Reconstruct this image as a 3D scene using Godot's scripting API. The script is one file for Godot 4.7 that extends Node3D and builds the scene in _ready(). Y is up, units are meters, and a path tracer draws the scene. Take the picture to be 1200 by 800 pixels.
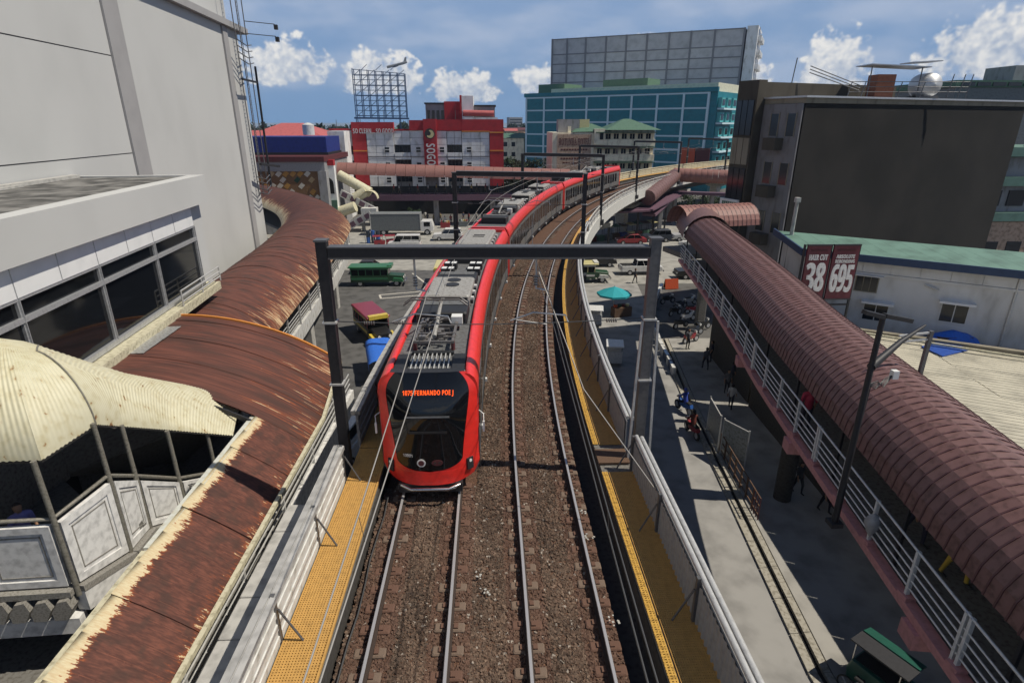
extends Node3D

# ------------------------------------------------------------------ camera, sky, sun, exposure
func _ready() -> void:
	var cam := Camera3D.new()
	cam.name = "camera"
	cam.fov = 60.93
	cam.near = 0.1
	cam.far = 4000.0
	add_child(cam)
	cam.position = Vector3(0, 17, 0)
	cam.rotation = Vector3(deg_to_rad(-20.63), deg_to_rad(-2.13), 0)
	cam.current = true

	var we := WorldEnvironment.new()
	we.name = "environment"
	var env := Environment.new()
	env.background_mode = Environment.BG_SKY
	env.sky = make_sky()
	env.background_energy_multiplier = 1.0
	env.tonemap_mode = Environment.TONE_MAPPER_LINEAR
	env.tonemap_exposure = 0.90
	env.fog_enabled = true
	env.fog_density = 0.00016
	env.fog_light_color = Color(0.70, 0.80, 0.92)
	env.sdfgi_enabled = true
	env.ssao_enabled = true
	env.ssil_enabled = true
	we.environment = env
	add_child(we)

	var sun := DirectionalLight3D.new()
	sun.name = "sun"
	sun.light_energy = 1.6
	sun.light_color = Color(1.0, 0.965, 0.90)
	sun.light_angular_distance = 0.5
	sun.shadow_enabled = true
	add_child(sun)
	sun.look_at_from_position(Vector3(64, 100, 10), Vector3.ZERO)

	make_materials()
	build_ground()
	build_viaduct()
	build_mall()
	build_left_walkway()
	build_stair_bridge()
	build_right_bridge()
	build_right_buildings()
	build_far_buildings()
	build_background()
	build_train()
	build_overhead_line()
	build_left_street()
	build_right_street()
	build_small_things()

# ------------------------------------------------------------------ sky
func make_sky() -> Sky:
	var w := 4096
	var h := 2048
	var img := Image.create(w, h, false, Image.FORMAT_RGBF)
	var nz := FastNoiseLite.new()
	nz.seed = 11
	nz.noise_type = FastNoiseLite.TYPE_SIMPLEX_SMOOTH
	nz.frequency = 1.0
	nz.fractal_octaves = 5
	nz.fractal_gain = 0.52
	var big := FastNoiseLite.new()
	big.seed = 5
	big.noise_type = FastNoiseLite.TYPE_SIMPLEX_SMOOTH
	big.frequency = 1.0
	big.fractal_octaves = 3
	# cumulus heaps standing low over the horizon all round: heading in degrees right of the tracks, foot height, width, height
	var rng := RandomNumberGenerator.new()
	rng.seed = 77
	var heaps := [[-17.0, 3.2, 8.0, 4.0], [-10.5, 2.8, 8.5, 7.0], [-2.0, 2.4, 13.0, 7.6], [4.5, 2.2, 8.0, 5.8], [-24.0, 4.2, 6.0, 3.4],
		[25.0, 2.5, 7.0, 5.2], [31.0, 2.6, 5.0, 3.0], [36.5, 2.6, 4.0, 5.6], [41.0, 2.6, 3.4, 5.2], [-31.0, 4.0, 7.0, 3.0], [47.0, 2.0, 6.0, 3.5]]
	var a := 56.0
	while a < 325.0:
		heaps.append([a, rng.randf_range(2.0, 4.0), rng.randf_range(4.5, 8.0), rng.randf_range(2.5, 5.5)])
		a += rng.randf_range(6.0, 10.0)
	var deep := Color(0.026, 0.064, 0.165)
	var mid := Color(0.295, 0.415, 0.64)
	var low := Color(0.19, 0.345, 0.59)
	for j in h:
		var el := 90.0 - (j + 0.5) * 180.0 / h
		var er := deg_to_rad(el)
		var base: Color
		if el <= 0.0:
			base = Color(0.24, 0.30, 0.36)
		elif el < 14.0:
			base = low.lerp(mid, el / 14.0)
		else:
			base = mid.lerp(deep, pow(clampf((el - 14.0) / 42.0, 0, 1), 0.7))
		if el < -1.0 or el > 40.0:
			img.fill_rect(Rect2i(0, j, w, 1), base)
			continue
		for i in w:
			var c := base
			if true:
				var head := (i + 0.5) * 360.0 / w - 180.0     # 0 is straight down the tracks
				var hr := deg_to_rad(head)
				var p := Vector3(sin(hr) * cos(er), sin(er), -cos(hr) * cos(er))
				# thin veil
				var v := big.get_noise_3d(p.x * 3.0, p.y * 11.0, p.z * 3.0) * 0.5 + 0.5
				var f := nz.get_noise_3d(p.x * 9.0, p.y * 26.0, p.z * 9.0) * 0.5 + 0.5
				var veil := smoothstep(0.42, 0.84, v * 0.7 + f * 0.42) * smoothstep(0.0, 4.0, el) * (1.0 - smoothstep(22.0, 38.0, el))
				c = c.lerp(Color(0.56, 0.63, 0.77), veil * 0.55)
				if el < 13.0:
					var d := 0.0
					var up := 0.0
					for q in heaps:
						var dh: float = fposmod(head - float(q[0]) + 180.0, 360.0) - 180.0
						if absf(dh) < q[2] * 1.4:
							var y: float = (el - q[1]) / q[3]
							var e: float = 1.0 - sqrt(pow(dh / (q[2] * 0.62), 2.0) + pow((y - 0.15) / (0.80 if y > 0.15 else 0.35), 2.0))
							if e > d:
								d = e
								up = y
					if d > 0.0:
						var n1 := nz.get_noise_3d(p.x * 22.0, p.y * 26.0, p.z * 22.0)
						var n2 := nz.get_noise_3d(p.x * 70.0, p.y * 78.0, p.z * 70.0)
						var n3 := nz.get_noise_3d(p.x * 160.0, p.y * 170.0, p.z * 160.0)
						var dens := smoothstep(0.10, 0.40, d * 1.05 + n1 * 0.62 + n2 * 0.30 + n3 * 0.12)
						var lit := clampf(0.34 + up * 0.45 + n1 * 0.75 + n2 * 0.70 + n3 * 0.35, 0.0, 1.0)
						c = c.lerp(Color(0.42, 0.50, 0.64).lerp(Color(0.97, 0.95, 0.91), lit), dens * 0.95)
			img.set_pixel(i, j, c)
	var m := PanoramaSkyMaterial.new()
	m.panorama = ImageTexture.create_from_image(img)
	var s := Sky.new()
	s.sky_material = m
	return s

# ------------------------------------------------------------------ materials
var T := {}
var M := {}

func lin(r: float, g: float, b: float) -> Color:
	return Color(r, g, b).linear_to_srgb()

func fnoise(seed_: int, freq: float, oct := 4, kind := FastNoiseLite.TYPE_SIMPLEX_SMOOTH) -> FastNoiseLite:
	var n := FastNoiseLite.new()
	n.seed = seed_
	n.noise_type = kind
	n.frequency = freq
	n.fractal_octaves = oct
	return n

# a seamless grey or coloured texture: noise mapped through colour stops [[at, Color], ...]
func noise_tex(seed_: int, freq: float, stops: Array, size := 512, oct := 5, kind := FastNoiseLite.TYPE_SIMPLEX_SMOOTH) -> ImageTexture:
	var src := fnoise(seed_, freq, oct, kind).get_seamless_image(size, size)
	var img := Image.create(size, size, false, Image.FORMAT_RGB8)
	var g := Gradient.new()
	g.offsets = PackedFloat32Array(stops.map(func(s): return s[0]))
	g.colors = PackedColorArray(stops.map(func(s): return s[1]))
	var lut := []
	for i in 256:
		lut.append(g.sample(i / 255.0))
	for y in size:
		for x in size:
			img.set_pixel(x, y, lut[int(src.get_pixel(x, y).r * 255.0)])
	return ImageTexture.create_from_image(img)

func grey(v: float) -> Color:
	return Color(v, v, v)

func make_textures() -> void:
	T.mottle = noise_tex(3, 0.012, [[0.0, grey(0.86)], [0.45, grey(0.965)], [0.7, grey(1.0)], [1.0, grey(0.92)]])
	T.stain = noise_tex(9, 0.02, [[0.0, Color(0.64, 0.62, 0.59)], [0.30, Color(0.84, 0.83, 0.81)], [0.5, Color(0.95, 0.945, 0.935)], [1.0, Color(1, 1, 1)]])
	T.ground = noise_tex(91, 0.006, [[0.0, grey(0.80)], [0.35, grey(0.92)], [0.6, grey(0.985)], [1.0, grey(1.0)]], 1024, 7)
	T.soot = noise_tex(101, 0.008, [[0.0, grey(0.45)], [0.35, grey(0.68)], [0.55, grey(0.85)], [0.75, grey(1.0)]], 512, 7)
	T.faint = noise_tex(97, 0.010, [[0.0, grey(0.95)], [0.5, grey(0.985)], [1.0, grey(1.0)]], 512, 6)
	T.grit = noise_tex(21, 0.11, [[0.2, grey(0.62)], [0.5, grey(0.92)], [0.8, grey(1.0)]], 512, 4)
	T.asphalt = noise_tex(31, 0.012, [[0.15, grey(0.78)], [0.42, grey(0.92)], [0.6, grey(0.97)], [0.85, grey(1.0)]], 512, 6)
	T.ballast = noise_tex(41, 0.09, [[0.1, Color(0.16, 0.11, 0.085)], [0.4, Color(0.34, 0.25, 0.195)], [0.62, Color(0.44, 0.335, 0.265)], [0.9, Color(0.60, 0.49, 0.41)]], 512, 3, FastNoiseLite.TYPE_CELLULAR)
	T.streak = noise_tex(53, 0.018, [[0.0, grey(0.48)], [0.35, grey(0.80)], [0.55, grey(0.97)], [1.0, grey(1.0)]], 512, 4)
	T.rustspot = noise_tex(61, 0.022, [[0.0, Color(0.48, 0.30, 0.18)], [0.11, Color(0.68, 0.52, 0.38)], [0.17, Color(0.92, 0.90, 0.85)], [0.5, Color(0.98, 0.975, 0.96)], [1.0, Color(1, 1, 1)]], 512, 6)
	T.rust = rust_sheet(false)
	T.rust_far = rust_sheet(true)
	T.leaf = noise_tex(71, 0.05, [[0.2, grey(0.55)], [0.6, grey(0.9)], [0.9, grey(1.0)]], 128, 3)
	T.grime_wall = noise_tex(83, 0.010, [[0.0, Color(0.72, 0.71, 0.69)], [0.28, Color(0.90, 0.895, 0.88)], [0.5, Color(0.97, 0.97, 0.965)], [1.0, Color(1, 1, 1)]], 512, 6)

# old red-oxide roof paint over pale cream sheet, worn through in streaks that run with the corrugation.
# across (v) runs from the left eave to the right eave, along (u) repeats.
func rust_sheet(far: bool) -> ImageTexture:
	var w := 1024
	var h := 512
	var img := Image.create(w, h, false, Image.FORMAT_RGB8)
	var a := fnoise(7 if far else 8, 1.0, 4)
	var b := fnoise(17, 1.0, 3)
	var ca := []
	for x in w:
		var t := x * TAU / w
		ca.append(Vector2(cos(t), sin(t)))
	for y in h:
		var v := y / float(h)
		for x in w:
			var q: Vector2 = ca[x]
			var fine := a.get_noise_3d(q.x * 26.0, q.y * 26.0, v * 5.0) * 0.5 + 0.5
			var finer := a.get_noise_3d(q.x * 75.0, q.y * 75.0, v * 9.0 + 40.0) * 0.5 + 0.5
			var slow := b.get_noise_3d(q.x * 3.0, q.y * 3.0, v * 4.0) * 0.5 + 0.5
			var col := Color(0.28, 0.160, 0.130).lerp(Color(0.44, 0.262, 0.210), clampf((fine - 0.5) * 1.5 + (finer - 0.5) * 1.1 + 0.45 + (slow - 0.5) * 0.6, 0, 1))
			col = col.lerp(Color(0.24, 0.175, 0.15), clampf((0.46 - slow) * 3.0, 0, 0.55) * clampf(1.6 * finer, 0, 1))
			# lap seams of the sheets: a thin scuffed line every half metre
			var lap := absi(x % 37 - 18)
			if lap < 1 and fine > 0.34:
				col = col.lerp(Color(0.58, 0.36, 0.27), 0.55 * finer)
			elif lap < 3 and finer > 0.55:
				col = col.lerp(Color(0.20, 0.085, 0.06), 0.4)
			# bare cream sheet at both eaves with a ragged edge, thinner scrapes further in
			var left := smoothstep(0.34, 0.0, v) if not far else smoothstep(0.30, 0.0, v)
			var right := smoothstep(0.58, 1.0, v)
			var bare := maxf(left * (0.95 if not far else 0.72), right * (0.40 if not far else 0.48))
			var worn := fine * 0.45 + finer * 0.40 + slow * 0.30 + bare * 0.72
			if worn > 0.98:
				col = Color(0.72, 0.60, 0.45).lerp(Color(0.80, 0.76, 0.63), clampf(finer * 1.2 - 0.1 + left * 0.3, 0, 1))
			elif worn > 0.93:
				col = Color(0.55, 0.30, 0.17)
			elif worn > 0.86:
				col = col.lerp(Color(0.44, 0.22, 0.13), 0.6)
			img.set_pixel(x, y, col)
	return ImageTexture.create_from_image(img)

# plain surface with an optional world-space mottling texture
func mat(key: String, col: Color, rough := 0.8, metal := 0.0, tex := "mottle", scale := Vector3(0.25, 0.25, 0.25), extra := {}) -> StandardMaterial3D:
	var m := StandardMaterial3D.new()
	m.resource_name = key
	m.albedo_color = col
	m.roughness = rough
	m.metallic = metal
	if tex != "":
		m.albedo_texture = T[tex]
		m.uv1_triplanar = true
		m.uv1_world_triplanar = true
		m.uv1_scale = scale
		m.uv1_triplanar_sharpness = 4.0
	for k in extra:
		m.set(k, extra[k])
	M[key] = m
	return m

func make_materials() -> void:
	make_textures()
	var V := func(x): return Vector3(x, x, x)
	mat("asphalt", lin(0.105, 0.103, 0.102), 0.9, 0, "asphalt", V.call(0.11))
	mat("far_asphalt", lin(0.115, 0.112, 0.108), 0.9, 0, "stain", V.call(0.05))
	mat("lot_concrete", lin(0.34, 0.33, 0.30), 0.9, 0, "ground", V.call(0.09))
	mat("street_concrete", lin(0.30, 0.292, 0.278), 0.9, 0, "ground", V.call(0.09))
	mat("kerb_stone", lin(0.36, 0.34, 0.29), 0.9, 0, "stain", V.call(0.5))
	mat("sidewalk", lin(0.33, 0.318, 0.292), 0.9, 0, "ground", V.call(0.09))
	mat("road_paint", lin(0.62, 0.60, 0.55), 0.8, 0, "stain", V.call(0.8))
	mat("concrete", lin(0.44, 0.43, 0.405), 0.88, 0, "ground", V.call(0.35))
	mat("shade_dark_concrete", lin(0.055, 0.050, 0.045), 0.95, 0, "stain", V.call(0.6))  # near black, with deep shade put into the concrete's colour
	mat("dark_concrete", lin(0.17, 0.165, 0.155), 0.9, 0, "stain", V.call(0.7))
	mat("rough_concrete", lin(0.27, 0.26, 0.24), 0.95, 0, "stain", V.call(1.6))
	mat("ballast", Color(0.92, 0.88, 0.86), 0.95, 0, "ballast", V.call(0.55))
	var st := mat("stone", Color.WHITE, 0.95, 0, "")
	st.vertex_color_use_as_albedo = true
	mat("sleeper", lin(0.20, 0.142, 0.105), 0.9, 0, "grit", V.call(1.3))
	mat("sleeper_red", lin(0.155, 0.082, 0.056), 0.9, 0, "grit", V.call(1.3))
	mat("rail_side", lin(0.055, 0.036, 0.028), 0.8, 0.2, "grit", V.call(1.0))
	mat("rail_head", lin(0.46, 0.45, 0.46), 0.40, 0.45, "", V.call(1.0))
	mat("yellow_grating", lin(0.52, 0.295, 0.080), 0.75, 0, "mottle", V.call(0.8))
	mat("yellow_edge", lin(0.56, 0.33, 0.06), 0.7, 0, "stain", V.call(0.8))
	mat("parapet_white", lin(0.60, 0.60, 0.585), 0.6, 0, "grime_wall", Vector3(0.5, 0.22, 0.5))
	mat("parapet_grey", lin(0.31, 0.315, 0.325), 0.55, 0.1, "mottle", V.call(0.7))  # on the parapets, shade on their white inner faces put into the colour
	mat("coping", lin(0.40, 0.395, 0.385), 0.7, 0, "ground", V.call(0.4))
	mat("rail_steel", lin(0.56, 0.56, 0.55), 0.45, 0.3, "mottle", V.call(0.9))
	mat("dark_steel", lin(0.032, 0.032, 0.036), 0.55, 0.3, "mottle", V.call(0.8))
	mat("mid_steel", lin(0.14, 0.14, 0.145), 0.5, 0.4, "mottle", V.call(0.8))
	mat("wire", lin(0.10, 0.10, 0.10), 0.5, 0.5, "")
	mat("wire_light", lin(0.42, 0.40, 0.37), 0.5, 0.4, "")
	mat("mall_wall", lin(0.50, 0.505, 0.50), 0.85, 0, "faint", Vector3(0.03, 0.02, 0.03))
	mat("mall_trim", lin(0.33, 0.325, 0.33), 0.8, 0, "faint", V.call(0.1))
	mat("mall_white", lin(0.74, 0.75, 0.76), 0.45, 0, "faint", V.call(0.2))
	mat("groove", lin(0.07, 0.07, 0.075), 0.9, 0, "")
	mat("roof_felt", lin(0.20, 0.195, 0.185), 0.95, 0, "soot", V.call(0.16))
	mat("black_glass", lin(0.006, 0.007, 0.009), 0.06, 0, "")
	mat("dark_interior", lin(0.012, 0.011, 0.011), 0.95, 0, "")
	mat("aluminium", lin(0.52, 0.53, 0.55), 0.4, 0.5, "mottle", V.call(0.8))
	mat("scrap", lin(0.40, 0.39, 0.36), 0.8, 0, "")
	for k in ["rust", "rust_far"]:
		var m := mat("roof_" + k, Color.WHITE, 0.78, 0, "")
		m.albedo_texture = T[k]
		m.uv1_scale = Vector3(1.0 / 14.0, 1, 1)
	mat("patch_zinc", lin(0.50, 0.51, 0.52), 0.45, 0.5, "stain", V.call(0.8))
	mat("flashing", lin(0.58, 0.60, 0.57), 0.6, 0, "rustspot", V.call(0.35))
	mat("cream_sheet", lin(0.60, 0.575, 0.43), 0.6, 0, "rustspot", V.call(0.22))
	mat("cream_worn", lin(0.58, 0.55, 0.41), 0.7, 0, "stain", V.call(0.5))
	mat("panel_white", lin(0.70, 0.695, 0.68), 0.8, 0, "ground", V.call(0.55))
	mat("pipe_grey", lin(0.235, 0.225, 0.195), 0.6, 0.2, "stain", V.call(1.2))
	mat("tube_roof", lin(0.175, 0.092, 0.088), 0.55, 0, "stain", V.call(0.35))
	mat("tube_roof_b", lin(0.169, 0.090, 0.0865), 0.55, 0, "stain", V.call(0.40))
	mat("tube_roof_grey", lin(0.215, 0.175, 0.165), 0.55, 0, "stain", V.call(0.40))
	mat("tube_rib", lin(0.095, 0.040, 0.042), 0.55, 0, "mottle", V.call(0.6))
	mat("tube_far", lin(0.27, 0.125, 0.105), 0.6, 0, "mottle", V.call(0.4))
	mat("pink_beam", lin(0.50, 0.235, 0.235), 0.7, 0, "mottle", V.call(0.8))
	mat("white_rail", lin(0.66, 0.66, 0.65), 0.5, 0.1, "mottle", V.call(1.0))
	mat("purple", lin(0.135, 0.070, 0.105), 0.65, 0, "mottle", V.call(0.4))
	mat("white_building", lin(0.66, 0.655, 0.645), 0.85, 0, "grime_wall", Vector3(0.16, 0.05, 0.16))
	mat("green_roof", lin(0.135, 0.245, 0.195), 0.6, 0, "ground", V.call(0.09))
	mat("blue_fascia", lin(0.020, 0.048, 0.115), 0.55, 0, "mottle", V.call(0.5))
	mat("blue_tarp", lin(0.030, 0.150, 0.62), 0.55, 0, "mottle", V.call(0.7))
	mat("blue_sheet", lin(0.018, 0.075, 0.36), 0.5, 0, "mottle", V.call(0.6))
	mat("cream_roof", lin(0.52, 0.485, 0.385), 0.65, 0, "ground", V.call(0.09))
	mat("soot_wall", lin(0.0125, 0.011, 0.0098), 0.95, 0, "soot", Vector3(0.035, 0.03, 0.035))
	mat("brown_wall", lin(0.060, 0.052, 0.040), 0.9, 0, "grime_wall", Vector3(0.15, 0.04, 0.15))
	mat("tan_wall", lin(0.24, 0.215, 0.165), 0.9, 0, "grime_wall", Vector3(0.15, 0.04, 0.15))
	mat("tile_wall", lin(0.17, 0.17, 0.182), 0.6, 0, "grime_wall", Vector3(0.3, 0.1, 0.3))
	mat("sign_red", lin(0.125, 0.016, 0.028), 0.5, 0, "mottle", V.call(0.8))
	mat("sign_white", lin(0.72, 0.71, 0.70), 0.5, 0, "mottle", V.call(0.9))
	mat("hotel_red", lin(0.42, 0.022, 0.030), 0.65, 0, "mottle", V.call(0.12))
	mat("hotel_white", lin(0.80, 0.81, 0.82), 0.6, 0, "grime_wall", Vector3(0.1, 0.05, 0.1))
	mat("orange_trim", lin(0.62, 0.24, 0.045), 0.6, 0, "")
	mat("window_dark", lin(0.020, 0.024, 0.030), 0.12, 0, "")
	mat("billboard_steel", lin(0.035, 0.085, 0.185), 0.6, 0.2, "")
	mat("teal", lin(0.004, 0.185, 0.235), 0.5, 0, "mottle", V.call(0.10))
	mat("teal_frame", lin(0.55, 0.72, 0.78), 0.6, 0, "")
	mat("teal_light", lin(0.09, 0.40, 0.42), 0.6, 0, "mottle", V.call(0.3))
	mat("grey_panel", lin(0.46, 0.465, 0.49), 0.6, 0, "mottle", V.call(0.05))
	mat("grey_panel_b", lin(0.50, 0.505, 0.525), 0.6, 0, "mottle", V.call(0.05))
	mat("grey_frame", lin(0.20, 0.20, 0.22), 0.6, 0, "")
	mat("pale_roof", lin(0.66, 0.65, 0.50), 0.6, 0, "mottle", V.call(0.15))
	mat("inn_wall", lin(0.84, 0.765, 0.58), 0.8, 0, "grime_wall", Vector3(0.2, 0.08, 0.2))
	mat("inn_sign", lin(0.52, 0.37, 0.27), 0.8, 0, "stain", V.call(0.2))
	mat("inn_green", lin(0.075, 0.155, 0.105), 0.7, 0, "mottle", V.call(0.2))
	mat("letter_brown", lin(0.115, 0.035, 0.025), 0.7, 0, "")
	mat("red_roof", lin(0.46, 0.115, 0.11), 0.7, 0, "mottle", V.call(0.2))
	mat("shed_blue", lin(0.012, 0.030, 0.20), 0.6, 0, "mottle", V.call(0.2))
	mat("maroon", lin(0.10, 0.022, 0.026), 0.7, 0, "mottle", V.call(0.3))
	mat("grey_wall", lin(0.30, 0.30, 0.31), 0.85, 0, "grime_wall", Vector3(0.2, 0.07, 0.2))
	for d in [["mural_tan", 0.42, 0.31, 0.17], ["mural_brown", 0.19, 0.105, 0.050], ["mural_green", 0.020, 0.062, 0.036], ["mural_cream", 0.56, 0.53, 0.46], ["mural_orange", 0.44, 0.235, 0.060]]:
		mat(d[0], lin(d[1], d[2], d[3]), 0.8, 0, "mottle", V.call(0.4))
	# train
	var red := mat("train_red", lin(0.78, 0.026, 0.018), 0.32, 0, "mottle", V.call(0.5))
	red.clearcoat_enabled = true
	red.clearcoat = 0.5
	mat("train_grey", lin(0.15, 0.155, 0.16), 0.45, 0.2, "mottle", V.call(0.7))
	mat("train_side", lin(0.20, 0.195, 0.19), 0.42, 0.3, "mottle", V.call(0.7))
	mat("train_roof", lin(0.135, 0.14, 0.148), 0.75, 0, "stain", V.call(0.6))
	mat("train_dark", lin(0.020, 0.021, 0.024), 0.6, 0, "mottle", V.call(0.8))
	mat("unit_grey", lin(0.36, 0.355, 0.345), 0.6, 0.1, "stain", V.call(0.7))
	mat("chrome", lin(0.60, 0.60, 0.60), 0.25, 1.0, "")
	mat("insulator", lin(0.13, 0.12, 0.115), 0.4, 0, "")
	mat("porcelain", lin(0.70, 0.70, 0.68), 0.35, 0, "")
	var led := mat("led_orange", Color(1.0, 0.36, 0.08), 0.6, 0, "")
	led.emission_enabled = true
	led.emission = Color(1.0, 0.33, 0.07)
	led.emission_energy_multiplier = 0.9
	# vehicles
	for d in [["paint_green", 0.028, 0.165, 0.070], ["paint_dgreen", 0.010, 0.060, 0.022], ["paint_maroon", 0.24, 0.022, 0.042], ["paint_white", 0.72, 0.72, 0.71], ["paint_red", 0.28, 0.012, 0.022],
			["paint_navy", 0.020, 0.030, 0.052], ["paint_silver", 0.48, 0.49, 0.50], ["paint_black", 0.012, 0.012, 0.013], ["paint_yellow", 0.66, 0.50, 0.07], ["paint_cream", 0.66, 0.60, 0.30], ["paint_blue", 0.03, 0.12, 0.42], ["paint_teal", 0.010, 0.085, 0.060]]:
		var pm := mat(d[0], lin(d[1], d[2], d[3]), 0.35, 0.0, "mottle", V.call(0.6))
		pm.clearcoat_enabled = true
		pm.clearcoat = 0.6
	mat("canvas_grey", lin(0.16, 0.175, 0.18), 0.85, 0, "mottle", V.call(0.4))
	mat("rubber", lin(0.018, 0.018, 0.018), 0.85, 0, "")
	mat("teal_cloth", lin(0.015, 0.32, 0.37), 0.8, 0, "mottle", V.call(1.2))
	mat("orange_board", lin(0.58, 0.085, 0.025), 0.6, 0, "stain", V.call(1.0))
	mat("mesh_panel", lin(0.30, 0.33, 0.34), 0.5, 0.3, "stain", V.call(0.6))
	mat("tin_lamp", lin(0.60, 0.60, 0.58), 0.4, 0, "")
	mat("wood", lin(0.13, 0.075, 0.045), 0.85, 0, "grit", V.call(0.6))
	mat("brick_paint", lin(0.30, 0.115, 0.065), 0.85, 0, "mottle", V.call(0.4))
	mat("tank_steel", lin(0.60, 0.61, 0.62), 0.5, 0.6, "")
	mat("bark", lin(0.085, 0.065, 0.048), 0.95, 0, "grit", V.call(0.8))
	for i in 3:
		var lm := mat("leaf%d" % i, [lin(0.032, 0.068, 0.020), lin(0.046, 0.090, 0.026), lin(0.026, 0.052, 0.022)][i], 0.7, 0, "leaf", V.call(0.7))
		lm.backlight_enabled = true
		lm.backlight = Color(0.10, 0.14, 0.04)
	var pc := mat("person", Color.WHITE, 0.85, 0, "")
	pc.vertex_color_use_as_albedo = true

# ------------------------------------------------------------------ mesh tools
func nb(smooth := false) -> SurfaceTool:
	var st := SurfaceTool.new()
	st.begin(Mesh.PRIMITIVE_TRIANGLES)
	st.set_uv(Vector2.ZERO)
	st.set_smooth_group(0 if smooth else -1)
	return st

func tri(st: SurfaceTool, a: Vector3, b: Vector3, c: Vector3) -> void:
	st.add_vertex(a)
	st.add_vertex(b)
	st.add_vertex(c)

func quad(st: SurfaceTool, a: Vector3, b: Vector3, c: Vector3, d: Vector3) -> void:
	tri(st, a, b, c)
	tri(st, a, c, d)

# eight corners: 0-3 bottom ring, 4-7 top ring, both counter-clockwise seen from above
func hexa(st: SurfaceTool, p: Array) -> void:
	quad(st, p[0], p[1], p[2], p[3])
	quad(st, p[7], p[6], p[5], p[4])
	for i in 4:
		var j := (i + 1) % 4
		quad(st, p[i], p[i + 4], p[j + 4], p[j])

func box(st: SurfaceTool, c: Vector3, s: Vector3, b := Basis()) -> void:
	var h := s * 0.5
	var p := []
	for y in [-h.y, h.y]:
		for q in [Vector2(-h.x, h.z), Vector2(h.x, h.z), Vector2(h.x, -h.z), Vector2(-h.x, -h.z)]:
			p.append(c + b * Vector3(q.x, y, q.y))
	hexa(st, p)

# box with its four upright edges and top edges cut back by r
func cbox(st: SurfaceTool, c: Vector3, s: Vector3, r: float, b := Basis()) -> void:
	var h := s * 0.5
	var rings := []
	for e in [[0.0, -h.y], [0.0, h.y - r], [r, h.y]]:
		var raw := []
		for q in [[-1, 1], [1, 1], [1, -1], [-1, -1]]:
			var x: float = q[0] * (h.x - e[0])
			var z: float = q[1] * (h.z - e[0])
			var a := c + b * Vector3(x - q[0] * r, e[1], z)
			var d := c + b * Vector3(x, e[1], z - q[1] * r)
			raw.append_array([d, a] if q[0] * q[1] < 0 else [a, d])
		rings.append(raw)
	for k in 2:
		for i in 8:
			var j := (i + 1) % 8
			quad(st, rings[k][i], rings[k + 1][i], rings[k + 1][j], rings[k][j])
	for i in range(1, 7):
		tri(st, rings[2][0], rings[2][i + 1], rings[2][i])
		tri(st, rings[0][0], rings[0][i], rings[0][i + 1])

func bar(st: SurfaceTool, a: Vector3, b: Vector3, w: float, h: float, up := Vector3.UP) -> void:
	var d := b - a
	var z := d.normalized()
	if absf(z.dot(up)) > 0.98:
		up = Vector3.RIGHT
	var x := up.cross(z).normalized()
	var y := z.cross(x)
	box(st, (a + b) * 0.5, Vector3(w, h, d.length()), Basis(x, y, z))

func tube(st: SurfaceTool, pts: Array, r: float, n := 6, r2 := -1.0) -> void:
	st.set_smooth_group(1)
	var rings := []
	var m := pts.size()
	for i in m:
		var d: Vector3 = (pts[mini(i + 1, m - 1)] - pts[maxi(i - 1, 0)]).normalized()
		var u := Vector3.UP if absf(d.y) < 0.95 else Vector3.RIGHT
		var x := u.cross(d).normalized()
		var y := d.cross(x)
		var rr := r if r2 < 0.0 else lerpf(r, r2, i / float(m - 1))
		var o := []
		for k in n:
			var t := k * TAU / n
			o.append(pts[i] + (x * cos(t) + y * sin(t)) * rr)
		rings.append(o)
	for i in m - 1:
		for k in n:
			var j := (k + 1) % n
			quad(st, rings[i][k], rings[i + 1][k], rings[i + 1][j], rings[i][j])
	st.set_smooth_group(-1)
	for k in range(1, n - 1):
		tri(st, rings[0][0], rings[0][k], rings[0][k + 1])
		tri(st, rings[m - 1][0], rings[m - 1][k + 1], rings[m - 1][k])

# sheet through rings of points; u runs along, v across; closed joins last point to first
func loft(st: SurfaceTool, rings: Array, u0 := 0.0, closed := false, smooth := true, caps := false) -> void:
	st.set_smooth_group(1 if smooth else -1)
	var n: int = rings[0].size()
	var u := u0
	for i in rings.size() - 1:
		var du: float = (rings[i + 1][n / 2] - rings[i][n / 2]).length()
		for k in (n if closed else n - 1):
			var j := (k + 1) % n
			var va := k / float(n - 1)
			var vb := (k + 1) / float(n - 1)
			for q in [[i, k, u, va], [i + 1, k, u + du, va], [i + 1, j, u + du, vb], [i, k, u, va], [i + 1, j, u + du, vb], [i, j, u, vb]]:
				st.set_uv(Vector2(q[2], q[3]))
				st.add_vertex(rings[q[0]][q[1]])
		u += du
	st.set_smooth_group(-1)
	if caps:
		for e in [0, rings.size() - 1]:
			for k in range(1, n - 1):
				st.set_uv(Vector2(u0, 0))
				if e == 0:
					tri(st, rings[e][0], rings[e][k], rings[e][k + 1])
				else:
					tri(st, rings[e][0], rings[e][k + 1], rings[e][k])

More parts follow.
